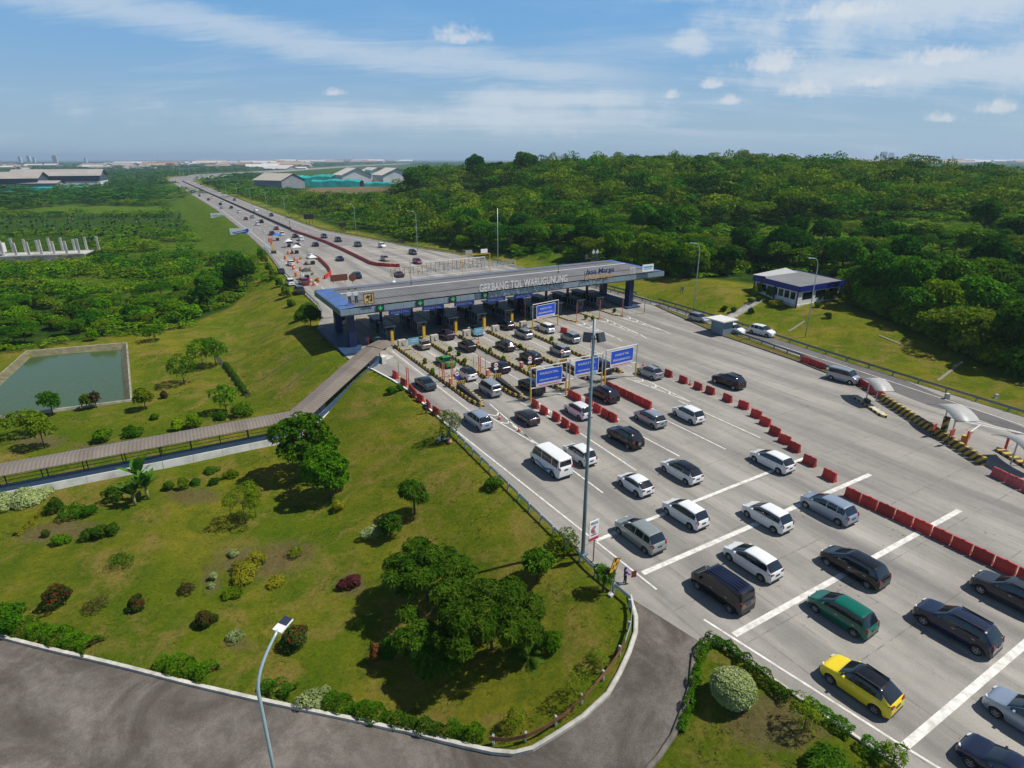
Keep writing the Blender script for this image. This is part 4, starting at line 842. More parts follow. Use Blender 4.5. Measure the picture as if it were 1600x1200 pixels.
def gate_canopy():
    o = thing('toll_gate_canopy', 'long grey toll gate roof with pale fascia, blue ends and navy columns', 'canopy', S0, R0)
    Wd, D = R1-R0, S1-S0
    mb = MB(); e = 3.0; zr = ZR - 0.0                           # hipped ends are the blue bands
    A = [(e, .5, ZF+.12), (Wd-e, .5, ZF+.12), (Wd-e, D*.55, zr), (e, D*.55, zr)]; B = [(e, D-.9, ZF+.2), (Wd-e, D-.9, ZF+.2)]
    nseg = 40
    for i in range(nseg):
        x0, x1 = e + (Wd-2*e)*i/nseg, e + (Wd-2*e)*(i+1)/nseg
        mb.quad((x0, .5, ZF+.12), (x1, .5, ZF+.12), (x1, D*.55, zr), (x0, D*.55, zr)); mb.quad((x0, D*.55, zr), (x1, D*.55, zr), (x1, D-.9, ZF+.2), (x0, D-.9, ZF+.2))
    mb.build('roof', M_roof, o)
    mb = MB(); mb.box((Wd/2, D*.55, zr+.05), (Wd-2*e, .24, .07)); mb.build('ridge_cap', M_white, o)
    mb = MB()
    for y, w_ in ((D*.80, .16), (D*.22, .12)):
        z = zr - abs(y-D*.55)/(D*.5)*.45 + .1; mb.box((Wd/2, y, z), (Wd-2*e, w_, .05))
    for i in range(1, 9):
        pass
    mb.build('gutter', M_dark, o)
    for x0, x1 in ((0.15, e), (Wd-0.15, Wd-e)):
        mb = MB(); mb.quad((x0, .2, ZF+.03), (x1, .5, ZF+.12), (x1, D*.55, zr), (x0, D*.55, ZF+.06)); mb.quad((x0, D*.55, ZF+.06), (x1, D*.55, zr), (x1, D-.9, ZF+.2), (x0, D-.2, ZF+.03)); mb.build('end_band', M_blue_edge, o)
    mb = MB(); mb.box((Wd/2, D-.5, ZF+.1), (Wd-.5, .8, .14)); mb.build('end_band', M_blue_edge, o)
    mb = MB(); n = 46
    for i in range(n): mb.box((Wd*(i+.5)/n, -.02, (ZB+ZF)/2), (Wd/n-.04, .14, ZF-ZB))
    mb.build('fascia', M_fascia, o)
    mb = MB()
    for x in (0.07, Wd-.07):
        for i in range(11): mb.box((x, .1+(D-.2)*(i+.5)/11, (ZB+ZF)/2), (.14, (D-.2)/11-.04, ZF-ZB))
    mb.box((Wd/2, D-.05, (ZB+ZF)/2), (Wd-.3, .14, ZF-ZB)); mb.build('fascia', mat('side_fascia', (0.10, 0.16, 0.185), 0.4, var=.15), o)
    mb = MB(); mb.box((Wd/2, D/2, ZB+.06), (Wd-.35, D-.35, .1)); mb.build('soffit', M_soffit, o)
    mb = MB(); mb.box((Wd/2, -.02, ZB-.10), (Wd-.1, .2, .16)); mb.build('gutter', mat('dark_gutter', (0.035, 0.045, 0.055), .5), o)
    for s, r in ((103.7, 27.6), (115.6, 28.4), (103.4, 92.2), (116.2, 95.0), (111, 47.8), (111, 66.9)):
        mb = MB(); mb.box((r-R0, s-S0, ZB/2), (1.25, 1.5, ZB)); mb.build('column', M_column, o)
    # green lane signals on the fascia
    for u, v in ((597, 483), (659, 475), (709, 468), (757, 461)):
        p = G(u, v, 7.2); r = SR(p.x, p.y)[1]
        mb = MB(); mb.box((r-R0, -.2, 7.15), (1.45, .16, 1.25)); b = mb.build('lane_signal', M_black, o)
        mb = MB(); y = -.30; x = r-R0
        mb.add([(x-.38, y, 7.25), (x, y, 6.78), (x+.38, y, 7.25), (x+.38, y, 7.5), (x, y, 7.03), (x-.38, y, 7.5)], [(0, 1, 4, 5), (1, 2, 3, 4)]); mb.add([(x-.1, y, 7.1), (x+.1, y, 7.1), (x+.1, y, 7.62), (x-.1, y, 7.62)], [(0, 1, 2, 3)]); mb.build('arrow', M_green_light, b)
    for u, v, txt in ((629, 489, 1), (680, 482, 1), (728, 475, 1), (776, 468, 1), (818, 462, 1)):
        p = G(u, v, 6.0); r = SR(p.x, p.y)[1]
        mb = MB(); mb.box((r-R0, .25, 5.95), (4.3, .08, .72)); b = mb.build('lane_sign', M_blue_sign, o)
        t = link('lettering', TXT('KHUSUS E TOLL', 3.4, .42, M_sign_white), b); t.location = (r-R0, .20, 5.76); t.rotation_euler = (math.pi/2, 0, 0)
        mb = MB(); mb.bar((r-R0-1.9, .25, 6.3), (r-R0-1.9, .25, 6.5), .05); mb.bar((r-R0+1.9, .25, 6.3), (r-R0+1.9, .25, 6.5), .05); mb.build('hanger', M_dark, o)
    return o
TXC = {}
def TXT(txt, width, height, m, extrude=0.0, shear=0.0, bold=0.0):
    k = (txt, width, height, m.name, extrude)
    if k in TXC: return TXC[k]
    me = text_mesh(txt, 1.0, m, extrude=extrude, shear=shear, bold=bold)
    xs = [v.co.x for v in me.vertices]; ys = [v.co.y for v in me.vertices]; w = max(xs)-min(xs); h = .72; cx = (max(xs)+min(xs))/2
    for v in me.vertices: v.co.x = (v.co.x-cx)*width/w; v.co.y *= height/h
    TXC[k] = me; return me
gate_canopy()
def roof_text(txt, a, b, z, h, m, label, name='roof_lettering', s_off=0.0, back=False, shear=0.0, support=True, bold=0.02):
    pa, pb = G(a[0], a[1], z), G(b[0], b[1], z); sa, ra = SR(pa.x, pa.y); sb, rb = SR(pb.x, pb.y); s = (sa+sb)/2 + s_off; r = (ra+rb)/2
    o = thing(name, label, 'sign', s, r, z); me = TXT(txt, abs(rb-ra), h, m, extrude=.04, shear=shear, bold=bold)
    t = link('lettering', me, o); t.rotation_euler = (math.pi/2, 0, math.pi if back else 0)
    if support:
        mb = MB(); wd = abs(rb-ra)
        mb.bar((-wd/2, .2 if not back else -.2, .15), (wd/2, .2 if not back else -.2, .15), .06)
        for i in range(9): x = -wd/2 + wd*i/8; mb.bar((x, .2 if not back else -.2, -.35), (x, .2 if not back else -.2, h*.7), .06)
        mb.build('frame', M_dark if not back else M_white, o)
    return o
M_letter = mat('letter_white', (0.62, 0.61, 0.58), 0.5, var=.12); M_navy_letter = mat('letter_navy', (0.014, 0.024, 0.11), 0.4); M_gold = mat('letter_gold', (0.62, 0.36, 0.10), 0.45)
roof_text('GERBANG TOL WARUGUNUNG', (750, 456.5), (887, 440), 8.05, 1.5, M_letter, 'white standing capitals along the front edge of the gate roof', s_off=.2, bold=.012)
roof_text('Jasa Marga', (916, 429.5), (957.5, 423.5), 9.1, 1.05, M_navy_letter, 'dark blue slanted letters standing near the right end of the gate roof', shear=.15, bold=.01)
roof_text('Surabaya Gempol', (914.5, 437.5), (957.5, 432), 8.0, .95, M_gold, 'golden slanted letters below the dark blue ones on the roof', shear=.3, bold=.0)
pb_ = W(S1-0.9, 0)
roof_text('GERBANG TOL WARUGUNUNG', (664, 428), (804, 414), 8.0, 1.55, mat('letter_back', (.36, .36, .35), .6), 'white capitals on the rear roof edge, seen from behind reversed', back=True, s_off=0, bold=.0)
def scaffold():
    a, b = G(614, 433, 7.9), G(757, 417, 7.9); sa, ra = SR(a.x, a.y); sb, rb = SR(b.x, b.y); s = max(sa, sb) - .3
    o = thing('scaffold_frame', 'thin white and rusty scaffold along the rear edge of the gate roof', 'scaffold', s, ra, 7.9); wd = rb-ra
    mb = MB(); n = 22
    for i in range(n+1): mb.bar((wd*i/n, 0, -.2), (wd*i/n, 0, 1.6 + (.8 if i > 7 else 0)), .07)
    for z in (.4, 1.1, 1.6): mb.bar((0, 0, z), (wd, 0, z), .05)
    for i in range(0, n, 2): mb.bar((wd*i/n, .02, .2), (wd*(i+1)/n, .02, 1.5), .05)
    mb.build('poles', M_rust, o)
    mb = MB(); mb.bar((wd*.33, 0, 2.4), (wd, 0, 2.4), .16); mb.bar((wd, 0, 2.4), (wd, 0, 0), .10); mb.build('top_rail', M_white, o)
scaffold()
def board(name, label, cat, px, z, w, h, m, posts=True, turn=0.0, border=None, zpost=None, post_m=None):
    p = G(px[0], px[1], z); s, r = SR(p.x, p.y); zb = zpost if zpost is not None else z-.6
    o = thing(name, label, cat, s, r, zb, turn); mb = MB(); mb.box((0, 0, z-zb+h/2), (w, .08, h)); mb.build('panel', m, o)
    if border:
        mb = MB()
        for x in (-w/2, w/2): mb.box((x, -.01, z-zb+h/2), (.1, .12, h+.1))
        for zz in (0, h): mb.box((0, -.01, z-zb+zz), (w, .12, .1))
        mb.build('border', border, o)
    if posts:
        for x in (-w*.35, w*.35):
            mb = MB(); mb.bar((x, .08, 0), (x, .08, z-zb+h*.9), .09); mb.build('post', post_m or M_dark, o)
    return o
o = board('emblem_board', 'square golden emblem board with dark frame on the roof front', 'sign board', (577, 474), 8.3, 1.75, 1.75, mat('emblem_gold', (0.62, 0.42, 0.14), .5), border=M_dark, zpost=7.7)
mb = MB()
for pts in ([(-.55, .95), (-.1, .95), (-.1, .55), (.05, .55), (.05, .95), (.3, 1.3), (-.2, 1.5), (-.5, 1.3)], [(.15, .35), (.6, .35), (.6, 1.5), (.35, 1.6), (.35, .75), (.15, .7)], [(-.6, .25), (-.1, .25), (-.1, .42), (-.6, .42)]):
    mb.add([(x, -.07, z+.6) for x, z in pts], [tuple(range(len(pts)))])
mb.build('emblem', mat('emblem_dark', (0.05, 0.035, 0.02), .6), o)
o = board('white_roof_board', 'white board with blue lines on the right end of the gate roof', 'sign board', (1012, 424), 8.2, 3.3, 1.6, M_sign_white, zpost=7.7)
mb = MB(); mb.box((0, -.06, 1.55), (2.7, .03, .28)); mb.box((0, -.06, 1.1), (2.3, .03, .12)); mb.build('printed_lines', mat('sign_blue_light', (0.06, 0.30, 0.52), .5), o)
o = board('round_emblem_board', 'pale board with a round emblem beside the white roof board', 'sign board', (988, 428), 8.2, 1.5, 1.5, mat('emblem_pale', (0.50, 0.46, 0.36), .6), zpost=7.7)
mb = MB(); mb.disc((0, -.06, 1.25), .55, (0, 1, 0), 20); mb.build('emblem', mat('emblem_grey', (0.30, 0.36, 0.34), .6), o)
board('rusty_board', 'rusty brown board with its back to us on the rear roof corner', 'sign board', (530, 439), 8.1, 3.6, 1.35, mat('rust_board', (0.16, 0.05, 0.025), .8, var=.2), zpost=7.6)
o = board('round_rusty_board', 'round rusty disc sign with its back to us on the rear roof edge', 'sign board', (551, 438), 8.1, .3, .3, M_rust, zpost=7.6, posts=False)
mb = MB(); mb.disc((0, 0, 1.1), .8, (0, 1, 0), 24, th=.08); mb.build('disc', MATS['rust_board'], o); mb = MB(); mb.bar((0, .06, -.2), (0, .06, .6), .09); mb.build('post', M_dark, o)
mb = MB(); mb.cyl((0, 0, 0), .45, .3, 10, .15); mb.cyl((0, 0, .3), .12, 1.0, 8); o = tag(mb.build('roof_vent', M_white), 'small white vent post on the rear slope of the gate roof', 'vent'); p = G(615, 440.5, 8.0); o.location = p
M_skin = mat('skin', (0.36, 0.20, 0.13), 0.6); M_shirt = mat('white_shirt', (0.62, 0.66, 0.66), .7); M_trouser = mat('dark_trousers', (0.025, 0.03, 0.045), .8)
def standee(px, label, flip=1, shirt=M_shirt):
    p = G(px[0], px[1], 7.9); s, r = SR(p.x, p.y); o = thing('figure_board', label, 'cut-out figure', s, r, 7.75)
    def flat(poly, nm, m, y=0): 
        mb = MB(); vs = [(x*flip, y-.02, z) for x, z in poly] + [(x*flip, y+.02, z) for x, z in poly]; n = len(poly); mb.add(vs, [tuple(range(n)), tuple(range(2*n-1, n-1, -1))] + [(i, (i+1) % n, n+(i+1) % n, n+i) for i in range(n)]); return mb.build(nm, m, o)
    k = 1.5
    sc_ = lambda P: [(x*k, .3+z*k) for x, z in P]
    flat(sc_([(-.17, .02), (-.05, .02), (-.01, .75), (.05, .02), (.20, .02), (.17, .95), (-.16, .95)]), 'trousers', M_trouser)
    flat(sc_([(-.17, .90), (.17, .90), (.19, 1.15), (.33, .98), (.37, 1.05), (.22, 1.42), (.06, 1.5), (-.06, 1.5), (-.22, 1.42), (-.34, 1.0), (-.28, .97), (-.18, 1.18)]), 'shirt', shirt, .003)
    flat(sc_([(-.05, 1.48), (.05, 1.48), (.10, 1.58), (.10, 1.70), (-.10, 1.70), (-.10, 1.58)]), 'face', M_skin, .006)
    flat(sc_([(-.12, 1.68), (.13, 1.68), (.10, 1.80), (-.10, 1.80)]), 'cap', M_trouser, .009)
    mb = MB(); mb.bar((-.5, .05, 0), (.5, .05, 0), .08); mb.bar((-.5, .05, 0), (-.5, .05, .5), .06); mb.bar((.5, .05, 0), (.5, .05, .5), .06); mb.build('stand', M_rust, o)
standee((547, 476.5), 'cut-out officer figure with arms at sides, left of two on front roof corner'); standee((557.5, 475.5), 'cut-out officer figure right of two on front roof corner', -1)
standee((927, 406), 'pale cut-out figure left of two at the rear right roof edge', 1, mat('pale_shirt', (0.45, 0.52, 0.44), .7)); standee((933, 405.5), 'pale cut-out figure right of two at the rear right roof edge', -1, MATS['pale_shirt'])
board('dark_roof_box', 'small dark board at the rear right roof edge beside the pale figures', 'sign board', (916.5, 405), 8.0, 1.0, 1.2, mat('brown_board', (0.07, 0.05, 0.04), .8), zpost=7.6)
# lightning rods on the roof
for (u, v, h, lb) in ((642.5, 444, 5.0, 'thin dark rod rising from the roof ridge above the scaffold'), (872.5, 425, 8.0, 'thin grey rod rising from the roof ridge left of the blue letters')):
    mb = MB(); mb.tube([(0, 0, 0), (0, 0, h)], [.05, .03], 6); mb.box((0, 0, .03), (.35, .35, .12)); o = tag(mb.build('lightning_rod', M_dark), lb, 'rod'); o.location = G(u, v, 8.25)

# ------------------------------------------------------------------ islands and booths
ISL = [(35.3, 67.4), (41.6, 66.9), (48.3, 67.4), (54.6, 67.7), (61.0, 68.4), (67.3, 97.6), (73.6, 97.7), (79.5, 97.3), (85.0, 96.6)]
ORD = ['leftmost', 'second', 'third', 'fourth', 'fifth', 'sixth', 'seventh', 'eighth', 'rightmost']
M_isl_top = mat('island_concrete', (0.27, 0.25, 0.20), .9, var=.3, scale=.7)
for i, (r, s0) in enumerate(ISL):
    s1 = 124; hw = 1.05 if i < 5 else 1.0
    o = thing('lane_island', f'{ORD[i]} lane island with yellow and black kerb', 'traffic island', s0, r, 0, group='lane islands')
    mb = MB(); n = s1 - s0; poly = [(0, 0), (.45, 1.0), (hw, 3.0 if i < 5 else 2.0), (hw, n), (-hw, n), (-hw, 3.0 if i < 5 else 2.0), (-.45, 1.0)]
    mb.prism(poly, 0, .20); mb.build('kerb', M_yb, o)
    mb = MB(); mb.prism([(x*.80, y*.985 + .35) for x, y in poly], .1, .206); mb.build('top', M_isl_top, o)
    if i < 5:
        mb = MB(); k = 0; y = .4
        while y < 33:
            x = -max(.05, min(hw-.12, .35 + y*.24)) + .02
            mb.box((x, y, .38), (.24, .52, .30), taper=.82); y += 1.18
        mb.build('kerb_block', mat('kerb_block_yellow', (0.42, 0.28, 0.03), .6, var=.35), o)['kind'] = 'stuff'
        mb = MB(); y = .95
        while y < 33:
            x = -max(.05, min(hw-.12, .35 + y*.24)) + .02
            mb.box((x, y, .36), (.24, .50, .33), taper=.82); y += 1.18
        mb.build('kerb_block', M_black, o)['kind'] = 'stuff'
        mb = MB(); mb.add([(-.15, 1.2, .2), (.2, 1.2, .2), (.55, 8.0, .2), (-.55, 8.0, .2), (-.10, 1.4, .42), (.1, 1.4, .42), (.3, 7.8, .95), (-.45, 7.8, .95)], [(0, 1, 5, 4), (1, 2, 6, 5), (2, 3, 7, 6), (3, 0, 4, 7), (4, 5, 6, 7)]); mb.build('crash_cushion', M_black, o)
M_bframe = mat('booth_frame', (0.22, 0.25, 0.27), .5)
for i, (r, s0) in enumerate(ISL):
    for wh, sb in (('front', 106.9), ('rear', 112.9)):
        b = thing('toll_booth', f'dark glazed {wh} toll booth on the {ORD[i]} lane island under the roof', 'toll booth', sb, r, .2, group='toll booths')
        mb = MB(); mb.box((0, 0, .55), (1.7, 3.8, 1.1)); mb.build('base', mat('booth_base', (0.06, 0.085, 0.13), .5, var=.3), b)
        mb = MB()
        for x in (-.81, .81):
            for y in (-1.86, -.6, .7, 1.86): mb.box((x, y, 1.75), (.09, .09, 1.3))
        for x in (-.82, .82): mb.box((x, 0, 1.14), (.08, 3.8, .09))
        mb.build('frame', M_bframe, b)
        mb = MB(); mb.box((0, 0, 1.76), (1.56, 3.6, 1.22)); mb.build('window', M_glass, b)
        mb = MB(); mb.box((0, 0, 2.54), (2.2, 4.4, .24)); mb.build('roof', M_booth, b)
        mb = MB(); mb.box((0, -2.22, 2.54), (2.2, .06, .20)); mb.build('roof_edge', M_bframe, b)
    q = thing('canopy_pillar', f'slim blue pillar standing between the booths of the {ORD[i]} lane island', 'pillar', 109.9, r, .2, group='slim blue pillars'); q['kind'] = 'thing'; mb = MB(); mb.box((0, 0, 3.2), (.45, .45, 6.3)); mb.build('shaft', M_column, q); mb = MB(); mb.box((0, 0, .5), (.52, .52, 1.0)); mb.build('guard', M_yellow, q)
    if i < 5:
        p = thing('bumper_post', f'yellow bumper post before the {ORD[i]} toll booth', 'bollard', 102.9, r-.45, .2, group='yellow booth posts')
        mb = MB(); mb.box((0, 0, 1.15), (.5, .45, 2.3)); mb.build('shaft', M_yellow, p); mb = MB(); mb.box((0, 0, 2.33), (.56, .5, .08)); mb.build('cap', M_dark, p)
        q = thing('concrete_block', f'beige concrete block with dark mark on the {ORD[i]} lane island', 'concrete block', 99.3, r+.1, .2, group='beige blocks')
        mb = MB(); mb.box((0, 0, .68), (1.5, .8, 1.36), taper=.94); mb.build('block', M_beige, q)
        mb = MB(); mb.box((-.1, -.41, .62), (.13, .03, .62)); mb.box((.06, -.41, .36), (.32, .03, .12)); mb.build('mark', M_black, q)
        if i in (0, 2):
            q = thing('light_blue_board', 'light blue notice board beside the beige block of the ' + ORD[i] + ' lane island', 'sign board', 96.6, r+1.3, .2)
            mb = MB(); mb.box((0, 0, 1.6), (2.0, .06, 1.25)); mb.build('panel', mat('board_sky', (0.13, 0.36, 0.52), .5, var=.3), q)
            mb = MB(); mb.box((.1, -.04, 1.85), (1.3, .02, .14)); mb.box((.1, -.04, 1.5), (1.5, .02, .1)); mb.build('printed_lines', mat('board_pale', (0.55, 0.62, 0.5), .6), q)
            mb = MB(); mb.bar((0, .05, 0), (0, .05, 1.2), .07); mb.build('post', M_dark, q)
# plants on the islands are added with the vegetation
# ------------------------------------------------------------------ signs on the islands
M_sign_red = mat('sign_red', (0.50, 0.02, 0.02), .5)
def round_sign(u, v, h, label, plate=None):
    p = G(u, v, h); s, r = SR(p.x, p.y); o = thing('round_sign', label, 'road sign', s, r, .2)
    mb = MB(); mb.bar((0, .06, 0), (0, .06, h), .07); mb.build('post', M_galv, o)
    mb = MB(); mb.disc((0, 0, h-.2), .42, (0, 1, 0), 24, th=.04); mb.build('rim', M_sign_red, o)
    mb = MB(); mb.disc((0, -.03, h-.2), .33, (0, 1, 0), 24, th=.02); mb.build('face', M_sign_white, o)
    mb = MB(); z = h-.27; mb.add([(-.22, -.05, z), (.22, -.05, z), (.22, -.05, z+.07), (.12, -.05, z+.16), (-.08, -.05, z+.16), (-.2, -.05, z+.08)], [tuple(range(6))]); mb.build('pictogram', M_black, o)
    if plate: mb = MB(); mb.box((0, 0, h-.85), (.72, .04, .36)); mb.build('plate', plate, o)
    return o
round_sign(714, 584, 2.0, 'round red-ringed car sign with a blue plate under it', M_blue_sign)
round_sign(775, 570, 2.0, 'round red-ringed car sign with white plate in front of the dark blue hatchback', M_sign_white)
round_sign(828, 560, 2.0, 'round red-ringed car sign just above the left blue gantry', M_sign_white)
round_sign(878.5, 549, 2.0, 'round red-ringed car sign between left and middle blue gantry tops')
round_sign(925.5, 539.5, 2.0, 'round red-ringed car sign right of the mast, before a red box')
def hazard(u, v, label):
    p = G(u, v, .75); s, r = SR(p.x, p.y); o = thing('hazard_board', label, 'warning board', s, r, .2)
    mb = MB(); mb.box((0, 0, .55), (1.5, .07, .62)); mb.build('panel', M_yellow, o)
    mb = MB()
    for k in range(4): x = -.62+.36*k; mb.add([(x-.1, -.05, .26), (x+.08, -.05, .26), (x+.30, -.05, .84), (x+.12, -.05, .84)], [(0, 1, 2, 3)])
    mb.build('stripe', M_black, o)
    for x in (-.6, .6): mb = MB(); mb.bar((x, .06, 0), (x, .06, .6), .06); mb.build('leg', M_dark, o)
for u, v, lb in ((720, 598, 'black and yellow slanted hazard board below the blue-plated round sign'), (777, 587, 'black and yellow slanted hazard board on the second island nose'), (831, 574, 'black and yellow slanted hazard board behind the left gantry sign'), (880, 564, 'black and yellow slanted hazard board between left and middle gantry signs')): hazard(u, v, lb)
def cabinet(u, v, label):
    p = G(u, v, 0); s, r = SR(p.x, p.y); o = thing('barrier_cabinet', label, 'barrier machine', s, r, .2)
    mb = MB(); mb.box((0, 0, .55), (.42, .5, 1.1)); mb.build('housing', mat('salmon_paint', (0.60, 0.17, 0.11), .55, var=.15), o); mb = MB(); mb.box((0, 0, 1.13), (.48, .56, .07)); mb.build('lid', mat('salmon_light', (0.65, 0.30, 0.24), .55), o)
for u, v, lb in ((704.5, 604, 'orange barrier cabinet left of the blue-plated round sign'), (762, 590.5, 'orange barrier cabinet on the second island'), (814.5, 578, 'orange barrier cabinet on the third island')): cabinet(u, v, lb)
def height_pole(u, v, h, label, w=.20, m=None, pair=False):
    p = G(u, v, 0); s, r = SR(p.x, p.y); o = thing('orange_pole', label, 'pole', s, r, 0)
    mb = MB(); mb.tube([(0, 0, 0), (0, 0, h)], w/2, 8); mb.build('shaft', m or MATS['salmon_paint'], o)
    if pair: mb = MB(); mb.tube([(.28, 0, 0), (.28, 0, h*.96)], w/2, 8); mb.build('shaft', m or MATS['salmon_paint'], o)
    mb = MB(); mb.box((.12 if pair else 0, 0, .06), (.7 if pair else .45, .45, .12)); mb.build('foot', M_yellow, o)
for a in ((636.5, 603, 3.0, 'paired orange pole beside the red barriers left of the teal car', .16, None, True), (692, 597, 3.1, 'paired orange pole in front of the green taxi, left one', .16, None, True), (705.5, 591, 3.1, 'paired orange pole in front of the green taxi, right one', .16, None, True), (748.5, 586.5, 3.3, 'paired orange pole right of the white crossover with black roof', .16, None, True),
          (623.5, 590, 2.6, 'thin grey pole among the red barriers by the walkway', .07, M_dark), (759, 585, 2.8, 'thin dark pole above the second orange cabinet', .06, M_dark), (687, 590, 2.2, 'thin orange pole left of the paired poles by the taxi', .08), (740, 576, 2.0, 'thin orange pole behind the white crossover', .08),
          (900.5, 504, 4.2, 'slim red pole on the nose of the sixth island', .12), (936.5, 499.5, 4.2, 'slim red pole on the nose of the seventh island', .12), (972, 494, 4.2, 'slim red pole on the nose of the eighth island', .12), (1006.5, 490, 2.8, 'slim dark pole at the start of the grass verge', .12, M_dark),
          (820.5, 500, 5.2, 'slim red pole under the roof left of the rear gantry', .14)): height_pole(*a)

# ------------------------------------------------------------------ blue gantries
def gantry(a, b, h, label, lines, panel_z=(2.9, 5.2), strip=True, rainbow=False):
    pa, pb = G(a[0], a[1]), G(b[0], b[1]); sa, ra = SR(pa.x, pa.y); sb, rb = SR(pb.x, pb.y); wd = math.hypot(rb-ra, sb-sa); turn = math.atan2(sb-sa, rb-ra)
    o = thing('sign_gantry', label, 'sign gantry', sa, ra, 0, turn)
    for x in (0, wd):
        mb = MB(); mb.tube([(x, 0, 0), (x, 0, h*.42)], .12, 10); mb.build('post_sleeve', M_yellow, o)
        mb = MB(); mb.tube([(x, 0, h*.42), (x, 0, h)], .08, 10); mb.build('post', M_galv, o)
    mb = MB(); mb.bar((0, 0, h), (wd, 0, h), .11); mb.build('crossbar', M_white, o)
    mb = MB(); mb.bar((0, 0, panel_z[0]-.55), (wd, 0, panel_z[0]-.55), .10); mb.build('crossbar', M_white, o)
    mb = MB(); x0, x1 = wd*.14, wd*.86; z0, z1 = panel_z; mb.box(((x0+x1)/2, -.06, (z0+z1)/2), (x1-x0, .06, z1-z0)); p = mb.build('sign_panel', M_blue_sign, o)
    mb = MB()
    for x in (x0, x1): mb.box((x, -.08, (z0+z1)/2), (.07, .05, z1-z0+.07))
    for z in (z0, z1): mb.box(((x0+x1)/2, -.08, z), (x1-x0, .05, .07))
    mb.build('border', M_sign_white, p)
    for k, (tx, w_, hh, zz) in enumerate(lines):
        t = link('lettering', TXT(tx, w_*(x1-x0), hh, M_sign_white, bold=.0), p); t.location = ((x0+x1)/2, -.105, z0 + zz*(z1-z0)); t.rotation_euler = (math.pi/2, 0, 0)
    if strip:
        mb = MB(); mb.box(((x0+x1)/2, -.06, z0-.28), (x1-x0, .05, .42)); q = mb.build('lower_panel', mat('notice_white', (0.62, 0.58, 0.58), .6), o)
        mb = MB(); mb.box(((x0+x1)/2, -.09, z0-.28), ((x1-x0)*.8, .02, .10)); mb.build('printed_line', M_sign_red, q)
        if rainbow:
            mb = MB(); mb.box((x1-.55, -.10, z0-.22), (.35, .02, .32)); mb.build('sticker', mat('sticker_cyan', (0.05, 0.5, 0.5), .5), q); mb = MB(); mb.box((x1-.95, -.10, z0-.22), (.4, .02, .32)); mb.build('sticker', mat('sticker_yellow', (0.55, 0.5, 0.12), .5), q)
    return o
LN = [('KHUSUS E-TOLL', .72, .34, .62), ('KENDARAAN GOL I', .74, .28, .16)]
gantry((829, 628), (884, 616.5), 5.0, 'leftmost of the three blue lane gantries in the queue', LN, (2.55, 4.6))
gantry((889, 613), (939.5, 602), 5.1, 'middle blue lane gantry, with a coloured sticker, behind the mast', LN, (2.6, 4.7), rainbow=True)
gantry((944.5, 600), (992.5, 588), 5.3, 'rightmost of the three blue lane gantries in the queue', [('KHUSUS E TOLL', .62, .34, .58), ('KENDARAAN GOL I', .80, .34, .2)], (2.9, 5.0))
gantry((832, 517), (871.5, 508), 5.3, 'blue lane gantry with yellow posts just in front of the booths', [('KHUSUS E TOLL', .62, .36, .58), ('KENDARAAN GOL I', .80, .36, .2)], (2.7, 4.9))
def yellow_gauge():
    a, b = G(825.5, 421), G(869, 417); sa, ra = SR(a.x, a.y); o = thing('height_gauge', 'thin yellow frame with two small white boards behind the gate roof', 'height gauge', 150, SR(*W(150, 0).xy)[1] + 72.5, 0)
    mb = MB(); mb.bar((0, 0, 0), (0, 0, 7.2), .16); mb.bar((8.6, 0, 0), (8.6, 0, 7.2), .16); mb.bar((0, 0, 7.2), (8.6, 0, 7.2), .16); mb.build('frame', M_yellow, o)
    for x, m in ((2, mat('board_grey', (.30, .31, .32), .6)), (6.8, M_sign_white)): mb = MB(); mb.box((x, 0, 8.0), (2.1, .08, 1.1)); mb.build('panel', m, o)
yellow_gauge()

# ------------------------------------------------------------------ red plastic water barriers
def barrier_mesh():
    prof = [(-.26, 0), (.26, 0), (.26, .16), (.15, .30), (.10, .92), (.07, .97), (-.07, .97), (-.10, .92), (-.15, .30), (-.26, .16)]
    mb = MB(); mb.extrude(prof, (0, -.70, 0), (0, .70, 0))
    for y in (-.42, 0, .42): mb.box((0, y, .55), (.33, .10, .56), taper=.72)
    mb.box((0, 0, .99), (.10, .22, .05)); me = mb.mesh('water_barrier', M_red); mb.fix(me); return me
BM = barrier_mesh(); BM2 = BM.copy(); BM2.materials[0] = mat('faded_red_plastic', (0.46, 0.085, 0.085), .6, var=.3)
def barrier(p, yaw, label, group, me=None):
    o = bpy.data.objects.new('water_barrier', me or BM); COL.objects.link(o); o.location = p; o.rotation_euler = (0, 0, yaw - math.pi/2); o.scale = (1.1, 1.06, 1.1)
    return tag(o, label, 'barrier', group)
def singles(pts, label, group, along=None, jit=6, me=None):
    for i, (u, v) in enumerate(pts):
        a = G(*pts[max(i-1, 0)]); b = G(*pts[min(i+1, len(pts)-1)]); d = b-a
        barrier(G(u, v, 0.005), (math.atan2(d.y, d.x) if along is None else along) + R(random.uniform(-jit, jit)), label, group, me)
def wall(pts_world, label, group, step=1.63, me=None, jit=1.5):
    out = [Vector(p) for p in pts_world]; tot = [0]
    for a, b in zip(out, out[1:]): tot.append(tot[-1] + (b-a).length)
    d = step/2
    while d < tot[-1]:
        i = max(k for k in range(len(tot)-1) if tot[k] <= d); t = (d-tot[i])/(tot[i+1]-tot[i]); p = out[i].lerp(out[i+1], t); dr = out[i+1]-out[i]
        barrier((p.x, p.y, .005), math.atan2(dr.y, dr.x) + R(random.uniform(-jit, jit)), label, group, me); d += step
wall([G(1319, 774), G(1450, 835), G(1600, 908), G(1640, 928)], 'red plastic barrier in the long closed row right of the queue', 'red barriers, long right row')
